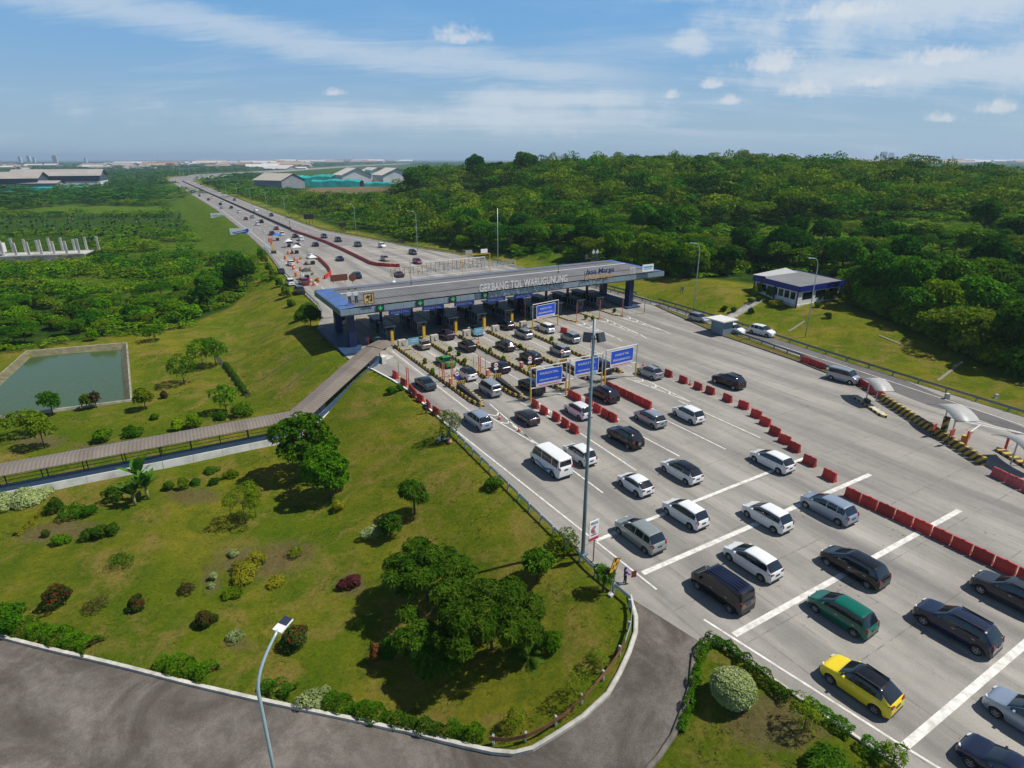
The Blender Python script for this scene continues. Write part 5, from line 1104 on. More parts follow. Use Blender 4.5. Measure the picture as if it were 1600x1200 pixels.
singles([(1044, 588), (1067, 598), (1090, 608), (1109, 615), (1136, 627), (1161, 638), (1181, 652), (1195, 664), (1210, 679), (1225, 692), (1240, 704), (1264, 726), (1295, 749)], 'red plastic barrier standing apart in the widely spaced line up the plaza', 'red barriers, spaced line', along=HEAD)
singles([(836, 636), (850, 646), (869, 656), (883, 666), (897, 675)], 'red plastic barrier in the short row behind the left gantry post', 'red barriers, left gantry row', along=HEAD, jit=3)
singles([(893, 621), (902, 626), (920, 634), (933, 643), (946, 651), (957.5, 657)], 'red plastic barrier in the short row behind the middle gantry post', 'red barriers, middle gantry row', along=HEAD, jit=3)
wall([G(946, 605), G(1021, 641)], 'red plastic barrier in the closed row behind the right gantry post', 'red barriers, right gantry row')
singles([(618, 590), (631, 602), (642.5, 612.5), (648, 619), (657, 627), (669.5, 637), (681.5, 647.5)], 'red plastic barrier at the lawn edge of the leftmost lane', 'red barriers, lawn edge', along=HEAD, jit=12)
wall([G(1251, 565), G(1292, 580)], 'red plastic barrier before the silver van on the side road edge', 'red barriers, side road', me=BM); wall([G(1340, 600), G(1375, 622)], 'red plastic barrier behind the first arched shelter', 'red barriers, shelter')
wall([G(1548, 742), G(1640, 786)], 'faded red barrier in the row at the right picture edge', 'red barriers, right edge', me=BM2)
barrier(G(580, 553), HEAD + R(40), 'red plastic barrier with a flag pole at the left end of the gate', None)
barrier(G(881, 520), HEAD + R(20), 'single red plastic barrier behind the silver people carrier near the rear gantry', None)
far_line = [W(305, 57.5), W(280, 59.2), W(252, 60.6), W(225, 60.5), W(205, 60), W(192, 59.6), W(188, 60.5), W(184.5, 63.0), W(181.5, 66.0)]
wall(far_line, 'red plastic barrier in the long red wall dividing the carriageways', 'red barriers, dividing wall', me=BM)
wall([G(493, 403), G(500, 407), G(506, 412.5), G(513, 419.5), G(516.5, 425.5), G(516, 430), G(508, 435.5)], 'red plastic barrier in the curved row beyond the gate', 'red barriers, curved row')
# ================================================================== roadside structures
M_mast = mat('mast_paint', (0.19, 0.26, 0.29), .45, metal=.3, var=.15)
def guardrail(pts, label, name='guardrail', step=2.2, h=.78, side=-1, m=None, post_side=1, base=None, rusty_from=None, post_every=1):
    """pts: world points along the rail; posts stand behind it."""
    m = m or M_galv; P = [Vector(p) for p in pts]; cum = [0.0]
    for a, b in zip(P, P[1:]): cum.append(cum[-1] + (b-a).length)
    o = tag(empty(name, P[0]), label, 'guardrail'); o_ = P[0]
    def at(d):
        i = max(k for k in range(len(cum)-1) if cum[k] <= d + 1e-6); t = (d-cum[i])/max(1e-6, cum[i+1]-cum[i]); return P[i].lerp(P[i+1], min(1, t)), (P[i+1]-P[i]).normalized()
    prof = [(0, h-.34), (.05, h-.28), (.05, h-.22), (0, h-.17), (.05, h-.12), (.05, h-.06), (0, h), (-.02, h), (-.02, h-.34)]
    def rail(a, b, mm, lab=None):
        mb = MB(); mb.sweep(prof, [p - o_ for p in P[a:b+1]]); r = mb.build('rail', mm, o)
        if lab: r['label'] = lab
    if rusty_from is None: rail(0, len(P)-1, m)
    else: rail(0, rusty_from, m); rail(rusty_from, len(P)-1, M_rust, 'rust brown rail')
    n = int(cum[-1]/step); mbs = MB(); k = 0
    for i in range(n+1):
        p, d = at(i*step); x = Vector((d.y, -d.x, 0)).normalized(); c = p - o_ - x*.10*post_side
        if n <= 95:
            mb = MB(); mb.box((c.x, c.y, c.z + h/2-.1), (.14, .18, h+.28), rz=math.atan2(d.y, d.x)); mb.build('post', m, o)
        else: mbs.box((c.x, c.y, c.z + h/2-.1), (.14, .18, h+.24), rz=math.atan2(d.y, d.x))
    if n > 95: mbs.build('post', m, o)['kind'] = 'stuff'
    return o
def gp(s, r): w = W(s, r); return Vector((w.x, w.y, float(land(w.x, w.y))))
inner = [(62, 27.8), (54, 27.45), (46, 27.1), (38, 26.75), (32, 26.4)] + [tsr(u, v) for u, v in ((984, 944), (987, 962), (985, 985), (976, 1013), (962, 1038), (945, 1062), (918, 1093), (882, 1127), (850, 1148), (822, 1161), (792, 1167), (764, 1165))]
guardrail([gp(s, r) + Vector((0, 0, .02)) for s, r in inner], 'pale grey guardrail along the lawn edge, rusty where it follows the entry road bend', rusty_from=8, post_side=-1)
mx = mat('dull_steel', (0.17, 0.21, 0.235), .5, metal=.4, var=.2)
guardrail([W(s, float(np.interp(s, RS, RR)) - .35, 0) for s in range(14, 105, 5)], 'long steel guardrail between the side road and right grass bank', m=mx, step=4, post_side=1)
guardrail([W(s, float(np.interp(s, RS, RR)) - .3, 0) for s in range(112, 160, 6)], 'steel guardrail on the far side of the side road beside the gate columns', m=mx, step=4, post_side=1)
guardrail([W(s, float(np.interp(s, RS, RR)) - .3, 0) for s in list(range(166, 300, 8)) + list(range(300, 800, 25))], 'long steel guardrail on the right of the motorway beyond the gate', m=mx, step=5, post_side=1)
guardrail([W(s, fL(s) + .15, 0) for s in range(134, 252, 6)], 'pale blue steel rail on the left edge of the motorway beyond the gate', m=mat('blue_steel', (0.26, 0.36, 0.44), .5, metal=.3), step=4, post_side=-1)
guardrail([W(s, float(np.interp(s, [50, 59, 75, 98, 140], [89.2, 91.9, 94.0, 98.3, 98.9])) + .2, .12) for s in (50, 54, 59, 63, 67, 71, 75)], 'blue grey guardrail on the grass verge below the gate hut', m=mat('blue_grey_steel', (0.13, 0.22, 0.27), .5, metal=.3), step=3)
guardrail([W(s, float(np.interp(s, [80, 98, 140], [96.6, 98.6, 98.9])) + .2, .1) for s in (82, 88, 94, 100, 106, 112, 120, 128)], 'low guardrail behind the right columns of the toll gate', m=mx, step=3)
mb = MB(); mb.sweep([(-.35, 0), (.35, 0), (.14, 1.15), (-.14, 1.15)], [W(s, float(np.interp(s, [313, 917, 1110], [58.3, 55.7, 55])), 0) for s in (308, 320, 400, 520, 640, 780, 917, 1000, 1105)]); tag(mb.build('median_barrier', mat('median_concrete', (0.10, 0.085, 0.08), .9, var=.3, scale=.2)), 'dark concrete median barrier dividing the far motorway', 'median barrier')
mb = MB(); mb.tube([(0, 0, 0), (0, 0, 5)], .1, 6); o = tag(mb.build('lane_divider_post', M_dark), 'dark post where the median meets the red barrier wall', 'post'); o.location = W(307, 57.6)

# tall mast with floodlights
p = G(910.5, 866); o = tag(empty('light_mast', (p.x, p.y, tz(p.x, p.y))), 'tall blue-grey light mast with floodlights beside the queue', 'light mast'); zt = 20.9
mb = MB(); mb.smooth = True; mb.tube([(0, 0, -.2), (0, 0, 6), (0, 0, 13), (0, 0, zt)], [.17, .15, .125, .10], 14); mb.build('pole', M_mast, o)
mb = MB(); mb.box((0, 0, .1), (.7, .7, .12), rz=RZ); mb.build('base_plate', M_mast, o)
mb = MB(); mb.bar((-.75, -.02, zt-1.5), (.75, -.02, zt-1.5), .1); mb.build('crossarm', M_dark, o)
for x, rx in ((-.48, -.4), (.52, -.4)):
    f = MB(); f.box((0, 0, 0), (.62, .30, .72)); f2 = f.build('floodlight', M_dark, o); f2.location = (x, -.12, zt-1.35); f2.rotation_euler = (rx, 0, .5 if x > 0 else -.35)
    g = MB(); g.box((0, -.155, 0), (.54, .02, .62)); g.build('lens', mat('flood_lens', (.05, .055, .06), .15), f2)

def street_lamp(base, h, arm, label, ang, name='street_lamp', r0=.11, double=False, head=(.75, .28), m=None, group=None, thin=1.0):
    o = tag(empty(name, base), label, 'street lamp', group); m = m or M_galv
    mb = MB(); mb.smooth = True; d = Vector((math.cos(ang), math.sin(ang), 0))
    pts = [Vector((0, 0, -.3)), Vector((0, 0, h*.5)), Vector((0, 0, h*.86))] + [Vector((0, 0, h*.86)) + d*arm*(1-math.cos(t))*.55 + Vector((0, 0, h*.13*math.sin(t))) for t in (.35, .7, 1.05, 1.35)] + [d*arm + Vector((0, 0, h))]
    rs = [r0*thin*k for k in (1, .85, .7, .6, .55, .5, .45, .4)]
    mb.tube(pts, rs, 8); mb.build('pole', m, o)
    if double:
        mb = MB(); q = [Vector((0, 0, h*.86))] + [Vector((0, 0, h*.86)) - d*arm*(1-math.cos(t))*.55 + Vector((0, 0, h*.13*math.sin(t))) for t in (.35, .7, 1.05, 1.35)] + [-d*arm + Vector((0, 0, h))]; mb.tube(q, [r0*thin*k for k in (.6, .6, .55, .5, .45, .4)], 6); mb.build('arm', m, o)
    for sg in ((1, -1) if double else (1,)):
        mb = MB(); mb.box((0, 0, 0), (head[0], head[1], .10), taper=.8); hd = mb.build('lamp_head', M_galv, o); hd.location = d*sg*(arm + head[0]*.35) + Vector((0, 0, h + .02)); hd.rotation_euler = (0, 0, ang)
    return o
toroad = math.atan2(-ER[1], -ER[0])
LAMPS = [(1258, 527, 15.2, 'curved grey street lamp on the bank in front of the blue-roofed office'), (1083, 488, 15.4, 'curved grey street lamp between gate roof and stairway'), (916, 412, 12, 'curved street lamp rising behind the right end of the gate roof'), (652.5, 392, 14.5, 'curved street lamp by the right rail above the scaffold'), (557, 369, 14, 'curved street lamp by the right rail, nearest the dark boards')]
for u, v, h, lb in LAMPS:
    p = T(u, v) if u > 1000 else G(u, v, 0); street_lamp((p.x, p.y, p.z), h, 2.6, lb, toroad, thin=1.0)
p = G(778, 412); mb = MB(); mb.smooth = True; mb.tube([(0, 0, 0), (0, 0, 17.5)], [.16, .08], 8); o = tag(mb.build('lamp_pole', M_galv), 'straight bare pole against the woods behind the gate roof', 'pole'); o.location = p
for i, (u, v, h) in enumerate(((447, 341, 11), (418, 332, 11), (393, 322, 11), (371, 311, 11), (354, 303, 10), (341, 297, 10))):
    p = G(u, v); street_lamp((p.x, p.y, 0), h*1.15, 2.2, 'double-armed lamp in the line along the right of the motorway', toroad, double=True, group='double lamps on the motorway', head=(.9, .35))
for i, (u, v) in enumerate(((282, 279), (288, 278.5), (297, 277.5), (306, 276.5), (326, 275))):
    p = G(u, v); street_lamp((p.x, p.y, 0), 17, 3, 'thin pale lamp in the row at the far bend', 0, double=True, group='lamps at the far bend', r0=.3, head=(1.5, .6))
p = G(416, 397); street_lamp((p.x, p.y, 0), 9, .9, 'thin white pole with a blue plate by the left rail', 0, m=M_white)
# solar lamp in the foreground, its foot just below the picture
zt = 5.2; p = G(404, 1084, zt); gz = tz(p.x, p.y); o = tag(empty('solar_street_lamp', (p.x, p.y, gz)), 'pale curved street lamp with a solar panel head in the foreground', 'street lamp'); h = zt-gz
hd = G(434.5, 984, zt + 2.7); a = Vector((0, 0, h)); b = Vector((hd.x-p.x, hd.y-p.y, hd.z-gz)); pts = [Vector((0, 0, -.4)), Vector((0, 0, h*.6)), a]
c1 = a + Vector((0, 0, 1.5)); 
for t in (.15, .3, .45, .6, .75, .9, 1.0): pts.append(a*(1-t)**2 + c1*2*t*(1-t) + b*t*t)
M_lamp = mat('pale_blue_paint', (0.36, 0.47, 0.52), .4, metal=.2, var=.08)
mb = MB(); mb.smooth = True; mb.tube(pts, [.105, .10, .098, .095, .092, .088, .084, .08, .076, .072], 12); mb.build('pole', M_lamp, o)
d = (b - pts[-2]).normalized(); ang = math.atan2(d.y, d.x); f = MB(); f.box((.42, 0, 0), (.95, .62, .10)); hdO = f.build('lamp_head', M_sign_white, o); hdO.location = b - d*.05; hdO.rotation_euler = (0, -R(10), ang)
f = MB(); f.box((.64, 0, .065), (.50, .57, .03)); q = f.build('solar_panel', mat('solar_cells', (0.035, 0.045, 0.075), .2), hdO)

# signs at the guardrail corner
p = G(927.5, 878); o = tag(empty('advert_sign', (p.x, p.y, tz(p.x, p.y))), 'white sign with red round emblem and red foot band on a thin post', 'sign'); o.rotation_euler = (0, 0, RZ + R(4))
mb = MB(); mb.bar((0, .05, -.2), (0, .05, 3.4), .06); mb.build('post', M_rust, o)
mb = MB(); mb.box((-.15, 0, 2.75), (.86, .05, 1.62)); pn = mb.build('panel', M_sign_white, o); o.scale = (1.2, 1.2, 1.18)
t = link('lettering', TXT('PREIN', .62, .23, mat('sign_ink', (.03, .035, .08), .6)), pn); t.location = (-.15, -.035, 3.25); t.rotation_euler = (math.pi/2, 0, 0)
mb = MB(); y = -.04
for rr_ in (.30, .22, .14, .06):
    k = 14; ins = rr_-.045; vs = []
    for i in range(k+1): a_ = R(60) + R(240)*i/k; vs += [(-.12 + rr_*math.cos(a_), y, 2.82 + rr_*math.sin(a_)), (-.12 + ins*math.cos(a_), y, 2.82 + ins*math.sin(a_))]
    mb.add(vs, [(2*i, 2*i+2, 2*i+3, 2*i+1) for i in range(k)])
mb.build('emblem', mat('sign_crimson', (0.50, 0.02, 0.05), .5), pn)
mb = MB(); mb.box((-.15, -.035, 2.10), (.84, .02, .22)); mb.build('foot_band', MATS['sign_crimson'], pn)
mb = MB(); mb.box((-.15, -.035, 2.42), (.5, .02, .05)); mb.build('printed_line', MATS['sign_ink'], pn)
p = T(955, 930); o = tag(empty('yellow_sign', (p.x, p.y, p.z)), 'tilted yellow diamond-like sign with black marks on a concrete foot', 'road sign'); o.rotation_euler = (0, 0, RZ + R(8))
mb = MB(); mb.bar((0, .04, 0), (0, .04, 2.7), .06); mb.build('post', M_galv, o); mb = MB(); mb.box((0, 0, .08), (.5, .4, .2)); mb.build('foot', M_kerb, o)
mb = MB(); mb.box((0, 0, 0), (.55, .04, 1.05)); q = mb.build('panel', mat('sign_amber', (0.68, 0.36, 0.01), .5), o); q.location = (.15, 0, 2.75); q.rotation_euler = (0, R(24), 0); q.scale = (1.35, 1, 1.25)
mb = MB(); mb.box((-.1, -.03, .36), (.16, .02, .2)); mb.box((.12, -.03, -.36), (.16, .02, .2)); mb.box((.1, -.03, .12), (.08, .02, .24)); mb.box((-.1, -.03, -.1), (.08, .02, .24)); mb.build('marks', M_black, q)
mb = MB()
for x, z, w_, h_ in ((0, .51, .57, .04), (0, -.51, .57, .04), (.265, 0, .03, 1.0), (-.265, 0, .03, 1.0)): mb.box((x, -.025, z), (w_, .02, h_))
mb.build('border', M_black, q)

# cones
CONE = None
def cone(u, v, label, group=None, s=1.0, z=0.0):
    p = G(u, v, z); o = tag(empty('traffic_cone', p), label, 'traffic cone', group); mb = MB(); mb.box((0, 0, .03), (.42*s, .42*s, .06)); mb.build('base', M_red, o)
    mb = MB(); mb.tube([(0, 0, .06), (0, 0, .8*s)], [.17*s, .035], 10); mb.build('body', mat('cone_orange', (0.62, 0.09, 0.035), .55), o); mb = MB(); mb.tube([(0, 0, .36*s), (0, 0, .5*s)], [.118*s, .09*s], 10, False); mb.build('band', M_sign_white, o)
cone(780.5, 655, 'orange cone inside the striped nose, left of two'); cone(811, 674, 'orange cone at the tip of the striped nose, right of two')
cone(748, 536, 'orange cone on the concrete behind the black crossover', z=.2); cone(1078, 601.5, 'orange cone between the first two spaced red barriers'); cone(1005, 572, 'orange cone beside the grey crossover by the right gantry')

# ------------------------------------------------------------------ covered walkway
M_wroof = roof_material('walkway_roof', (0.150, 0.124, 0.100), (0.215, 0.182, 0.150), 0.42, 0)
M_wwall = mat('walkway_wall', (0.74, 0.73, 0.69), .8, var=.3, scale=.5); M_wblue = mat('walkway_blue', (0.045, 0.085, 0.16), .5, var=.2)
def walkway():
    o = tag(empty('covered_walkway', (0, 0, 0)), 'long covered walkway with ribbed grey roof, blue railing and white wall', 'walkway')
    cl = [(96.2, 31.6), (94.0, 28.6), (80.9, 13.2), (81.3, -4), (82.0, -20), (84.0, -60)]
    def fl(s, r):                        # floor height
        return 0.15 if r > 28.6 else float(np.interp(r, [13.2, 28.6], [LOW + .75, 0.05])) if r > 13.2 else LOW + .75 + .1*math.sin(r*.2)*0
    legs = [(cl[0], cl[1]), (cl[1], cl[2]), (cl[2], cl[3]), (cl[3], cl[4]), (cl[4], cl[5])]
    for li, (a, b) in enumerate(legs):
        A, B = W(a[0], a[1], fl(*a)), W(b[0], b[1], fl(*b)); d = B-A; L_ = Vector((d.x, d.y, 0)).length; yaw = math.atan2(d.y, d.x); slope = math.atan2(d.z, L_)
        # local frame: x along the leg, +y to the left of travel; the near (camera) side is +y when going left
        Mx = Matrix.Translation(A) @ Matrix.Rotation(yaw, 4, 'Z') @ Matrix.Rotation(-slope, 4, 'Y'); LL = d.length
        side = 1
        def put(mb, nm, m): q = mb.build(nm, m, o); q.matrix_world = Mx; return q
        mb = MB(); mb.box((LL/2, 0, -.12), (LL, 2.4, .24)); put(mb, 'floor', M_kerb)
        if li > 0:
            mb = MB(); n = max(2, int(LL/3.3)); 
            for k in range(n): mb.box((LL*(k+.5)/n, 1.25*side, -.42), (LL/n-.03, .16, 1.15))
            put(mb, 'low_wall', M_wwall)
            mb = MB(); mb.box((LL/2, 1.22*side, .55), (LL, .06, .72)); mb.box((LL/2, 1.22*side, 1.05), (LL, .07, .06)); put(mb, 'railing', M_wblue)
            mb = MB(); mb.box((LL/2, -1.22*side, .45), (LL, .06, .05)); mb.box((LL/2, -1.22*side, .9), (LL, .06, .05)); put(mb, 'railing', M_dark)
            for k in range(n+1):
                for y in (1.12, -1.12): mb = MB(); mb.bar((LL*k/n, y, -.1), (LL*k/n, y, 2.4 if y > 0 else 2.55), .10); put(mb, 'post', M_dark)
        mb = MB(); ex = .55 if li in (1, 2) else .0
        nn = max(2, int(LL/1.05)); x0, x1 = -ex*.3, LL + ex*.5
        for k in range(nn):
            xa, xb = x0 + (x1-x0)*k/nn, x0 + (x1-x0)*(k+1)/nn
            mb.add([(xa, 1.75, 2.38), (xb, 1.75, 2.38), (xb, 0, 2.72), (xa, 0, 2.72), (xb, -1.75, 2.50), (xa, -1.75, 2.50)], [(0, 1, 2, 3), (3, 2, 4, 5)])
            mb.add([(xa, 1.75, 2.32), (xb, 1.75, 2.32), (xb, 0, 2.66), (xa, 0, 2.66), (xb, -1.75, 2.44), (xa, -1.75, 2.44)], [(3, 2, 1, 0), (5, 4, 2, 3)])
        r_ = put(mb, 'roof', M_wroof)
        mb = MB(); mb.box((LL/2, 1.12, 2.34), (LL, .10, .12)); mb.box((LL/2, -1.12, 2.42), (LL, .10, .12)); put(mb, 'beam', M_dark)
    # gate pillar at the top of the wall
    mb = MB(); w = W(92.6, 29.6, .35); mb.box((w.x, w.y, .45), (.7, .7, 1.5), rz=RZ); mb.build('end_pillar', M_wwall, o)
walkway()

# ------------------------------------------------------------------ right-hand side
hb = thing('gate_hut', 'small grey gate hut with a white flat roof on the verge', 'hut', 76.6, 92.7, .14)
mb = MB(); mb.box((0, 0, .6), (2.6, 3.0, 1.2)); mb.build('wall', mat('hut_wall', (0.16, 0.20, 0.25), .6, var=.15), hb); mb = MB(); mb.box((0, 0, 2.38), (2.6, 3.0, .5)); mb.build('wall', MATS['hut_wall'], hb)
mb = MB(); mb.box((0, 0, 1.67), (2.48, 2.88, .95)); mb.build('window', mat('hut_glass', (0.10, 0.24, 0.28), .3), hb)
for x in (-1.2, 1.2):
    for y in (-1.4, 1.4): mb = MB(); mb.box((x, y, 1.67), (.22, .22, .96)); mb.build('post', MATS['hut_wall'], hb)
mb = MB(); mb.box((1.31, -.2, 1.1), (.04, .9, 2.0)); mb.build('door', M_navy, hb)
mb = MB(); mb.box((0, .2, 2.78), (4.2, 4.4, .22)); mb.build('roof', mat('hut_roof', (0.60, 0.60, 0.56), .6, var=.1), hb)
def poly_prism(px, z, name, mats, z0): pass
zt_, zb_ = 6.6, 5.0
A, B, C_ = G(1177, 431, zt_), G(1250, 449.5, zt_), G(1320, 439, zt_); D = A + (C_ - B)
ob = tag(empty('blue_roofed_office', (B.x, B.y, 2.6)), 'low white office with a bright blue roof edge on the right bank', 'building')
off = Vector((B.x, B.y, 2.6)); ring = [p - off for p in (A, B, C_, D)]
mb = MB(); zr = zt_-2.6
def lerp2(i, j, t): return ring[i].lerp(ring[j], t)
def setz(p, z): return Vector((p.x, p.y, z))
mb.quad(*[setz(p, zr + .02) for p in ring]); mb.quad(*[setz(p, zr-.25) for p in ring][::-1]); mb.build('roof', roof_material('office_roof', (.15, .15, .145), (.20, .20, .19), .8, 1), ob)
mb = MB(); a0, a1, b0, b1 = lerp2(0, 3, .55), lerp2(0, 3, 1.0), lerp2(1, 2, .55), lerp2(1, 2, 1.0)
q0, q1 = lerp2(0, 1, -.02), lerp2(0, 1, .28); r0_, r1_ = q0 + (ring[3]-ring[0])*.75, q1 + (ring[3]-ring[0])*.72
mb.quad(setz(q0, zr+.25), setz(q1, zr+.55), setz(r1_, zr+.55), setz(r0_, zr+.9)); mb.quad(setz(q1, zr+.55), setz(q1, zr), setz(r1_, zr), setz(r1_, zr+.55)); mb.build('raised_roof', mat('pale_sheet', (.42, .42, .41), .6, var=.15), ob)
for i, j, m in ((0, 1, mat('office_blue_shade', (0.010, 0.018, 0.19), .45)), (1, 2, MATS['office_blue_shade']), (2, 3, MATS['office_blue_shade']), (3, 0, MATS['office_blue_shade'])):
    mb = MB(); d = (ring[j]-ring[i]).normalized(); n_ = Vector((d.y, -d.x, 0))*.06
    mb.add([setz(ring[i]+n_, zr-1.0), setz(ring[j]+n_, zr-1.0), setz(ring[j]+n_, zr+.18), setz(ring[i]+n_, zr+.18), setz(ring[i]-n_, zr-1.0), setz(ring[j]-n_, zr-1.0), setz(ring[j]-n_, zr+.18), setz(ring[i]-n_, zr+.18)], [(0, 1, 2, 3), (7, 6, 5, 4), (3, 2, 6, 7), (0, 4, 5, 1)]); mb.build('roof_edge', m, ob)
cen_ = (ring[0]+ring[1]+ring[2]+ring[3])/4
inn = [cen_ + (p-cen_)*.95 for p in ring]; zz = -1.5
for i in range(4):
    a_, b_ = inn[i], inn[(i+1) % 4]; mb = MB(); mb.add([setz(a_, zz), setz(b_, zz), setz(b_, zr-.95), setz(a_, zr-.95)], [(0, 1, 2, 3)]); wl = mb.build('wall', mat('office_wall', (0.66, 0.67, 0.67), .7, var=.1), ob)
    if i < 2:
        d = (b_-a_); n_ = Vector((d.y, -d.x, 0)).normalized(); n_ = n_ if n_.dot(a_-cen_) > 0 else -n_
        for k in range(7 if i == 0 else 3):
            t0, t1 = (.06+.13*k, .16+.13*k) if i == 0 else (.10+.3*k, .32+.3*k)
            mb = MB(); mb.quad(setz(a_+d*t0+n_*.03, 1.1), setz(a_+d*t1+n_*.03, 1.1), setz(a_+d*t1+n_*.03, zr-1.35), setz(a_+d*t0+n_*.03, zr-1.35)); mb.build('window', M_glass, ob)
for t in (0.02, .5, .98):
    p = ring[1].lerp(ring[0], t)*.97; mb = MB(); mb.bar((p.x, p.y, -1.0), (p.x, p.y, zr-.95), .22); mb.build('column', M_navy, ob)
p = ring[1].lerp(ring[2], .98)*.97; mb = MB(); mb.bar((p.x, p.y, -1.0), (p.x, p.y, zr-.95), .22); mb.build('column', M_navy, ob)
mb = MB(); mb.add([setz(cen_ + (p-cen_)*.98, -2) for p in ring] + [setz(cen_ + (p-cen_)*.98, .12) for p in ring], [(4, 5, 6, 7), (0, 1, 5, 4), (1, 2, 6, 5), (2, 3, 7, 6), (3, 0, 4, 7)]); mb.build('plinth', M_kerb, ob)
# stairway up the bank
a, b = T(1138, 497), T(1190, 467); o = tag(empty('stairway', a), 'pale concrete stairway climbing the bank to the blue-roofed office', 'stairs'); d = b-a; dn = Vector((d.x, d.y, 0)).normalized(); n = 26
ya = math.atan2(d.y, d.x); mb = MB()
for i in range(n):
    q = d*((i+.5)/n); gz = tz(a.x+q.x, a.y+q.y) - a.z; mb.box((q.x, q.y, gz-.1), (d.length/n*.78, 1.9, .5), rz=ya)
mb.build('steps', M_kerb, o)
mb = MB(); pp = Vector((-d.y, d.x, 0)).normalized()
for sgn in (1,):
    q = [Vector((0, 0, 0)) + pp*1.0] + [d*(i/8) + pp*1.0 for i in range(1, 9)]; q = [Vector((v.x, v.y, tz(a.x+v.x, a.y+v.y) - a.z + .12)) for v in q]; mb.tube(q, .14, 4)
mb.build('edge_strip', mat('stair_dark', (.08, .075, .07), .9), o)
# small concrete drains on the grass
def drain(a, b, label, w=.45, m=None):
    A, B = T(*a), T(*b); mb = MB(); n = 6; vs = []; d = B-A; x = Vector((d.y, -d.x, 0)).normalized()*w/2
    for i in range(n+1): q = A.lerp(B, i/n); z = tz(q.x, q.y); vs += [(q.x-x.x, q.y-x.y, z+.07), (q.x+x.x, q.y+x.y, z+.07)]
    mb.add(vs, [(2*i, 2*i+1, 2*i+3, 2*i+2) for i in range(n)]); tag(mb.build('drain_channel', m or mat('drain_concrete', (.22, .20, .15), .9, var=.4)), label, 'drain')
drain((1503, 565), (1465, 595), 'slanting pale drain channel on the right grass bank below the woods'); drain((1373, 524), (1412, 540), 'long thin drain channel on the grass right of the street lamp'); drain((1232, 518), (1257, 502), 'short drain channel at the foot of the office street lamp')
drain((400, 598), (460, 558), 'upper thin drain line crossing the embankment lawn', .25, mat('drain_dark', (.07, .065, .05), .9)); drain((440, 612), (488, 572), 'lower thin drain line crossing the embankment lawn', .25, MATS['drain_dark']); drain((338, 556), (388, 620), 'dark ditch edge at the foot of the embankment', .7, mat('ditch_dark', (.03, .035, .015), .9))
# blue marker board on the mound
board('blue_marker', 'small blue board standing on the grass mound', 'sign board', (1066, 453), 2.6, .9, .8, mat('marker_blue', (0.03, 0.09, 0.16), .6), zpost=1.6)

# ticket shelters and island on the right
M_shelter = mat('shelter_sheet', (0.37, 0.37, 0.35), .45, var=.15)
def shelter(s, r, label, turn=0, ln=4.4, wd=2.6, h=2.4):
    o = thing('arched_shelter', label, 'shelter', s, r, .1, turn); n = 12; mb = MB(); mb.smooth = True; rows = []
    for i in range(n+1):
        t = -1 + 2*i/n; rows.append((wd/2*t*1.08, h + .75*(1-t*t)))
    vs = [(x, -ln/2, z) for x, z in rows] + [(x, ln/2, z) for x, z in rows] + [(x, -ln/2, z-.06) for x, z in rows] + [(x, ln/2, z-.06) for x, z in rows]; m = n+1
    mb.add(vs, [(i, i+1, m+i+1, m+i) for i in range(n)] + [(2*m+i+1, 2*m+i, 3*m+i, 3*m+i+1) for i in range(n)] + [(i, 2*m+i, 2*m+i+1, i+1) for i in range(n)] + [(m+i+1, 3*m+i+1, 3*m+i, m+i) for i in range(n)]); mb.build('arched_roof', M_shelter, o)
    for y in (-.7, .7): mb = MB(); mb.bar((0, y, 0), (0, y, h+.66), .12); mb.build('post', M_galv, o)
    return o
def at_px(u, v, z): p = G(u, v, z); return SR(p.x, p.y)
shelter(*at_px(1367, 598, 2.8), 'arched pale shelter beside the silver van', R(60), 2.6, 4.6); shelter(*at_px(1489, 641, 2.8), 'arched pale shelter above the striped barrier wall', R(60), 3.0, 5.0); shelter(*at_px(1600, 692, 2.8), 'arched shelter cut by the right picture edge', R(60), 3.0, 5.0)
o = thing('ticket_island', 'narrow kerbed island with yellow and black edge under the first arched shelter', 'traffic island', *at_px(1358, 633, 0.2), 0, -R(29))
mb = MB(); poly = [(-.5, -3.4), (0, -4.0), (.5, -3.4), (.5, 3.2), (0, 3.8), (-.5, 3.2)]; mb.prism(poly, 0, .28); mb.build('kerb', M_yb, o); mb = MB(); mb.prism([(x*.72, y*.95) for x, y in poly], .1, .286); mb.build('top', M_kerb, o)
mb = MB(); mb.box((0, .6, .55), (.5, .9, .6)); mb.build('plinth', M_dark, o)
pa, pb2 = W(41.0, 84.9), W(24.2, 75.3); d = pb2-pa; o = tag(empty('striped_barrier_wall', pa), 'low wall of slanted yellow and black stripes on the right of the plaza', 'barrier wall'); n = 19
for i in range(n):
    q = d*((i+.5)/n); mb = MB(); mb.box((q.x, q.y, .5), (d.length/n-.05, .45, 1.0), rz=math.atan2(d.y, d.x), taper=.92); mb.build('block', M_ybw, o)
def simple_post(u, v, h, label, m, w=.22, name='orange_post', foot=None):
    p = G(u, v); o = thing(name, label, 'post', *SR(p.x, p.y)); mb = MB(); mb.box((0, 0, h/2), (w, w, h)); mb.build('shaft', m, o); mb = MB(); mb.box((0, 0, h+.03), (w+.06, w+.06, .06)); mb.build('cap', foot or m, o); return o
simple_post(1508, 697, 1.9, 'slim orange post rising behind the striped wall', M_orange); simple_post(1570, 704, 1.9, 'slim red post on the right small island', mat('post_red', (.45, .06, .04), .6))
simple_post(1473, 678, 2.2, 'tall striped yellow pillar under the second arched shelter', M_ybw, .55, 'striped_pillar', M_dark); simple_post(1503, 695, 1.2, 'orange and yellow ticket box behind the striped wall', mat('box_amber', (.50, .22, .05), .6), .4, 'ticket_box', M_yellow)
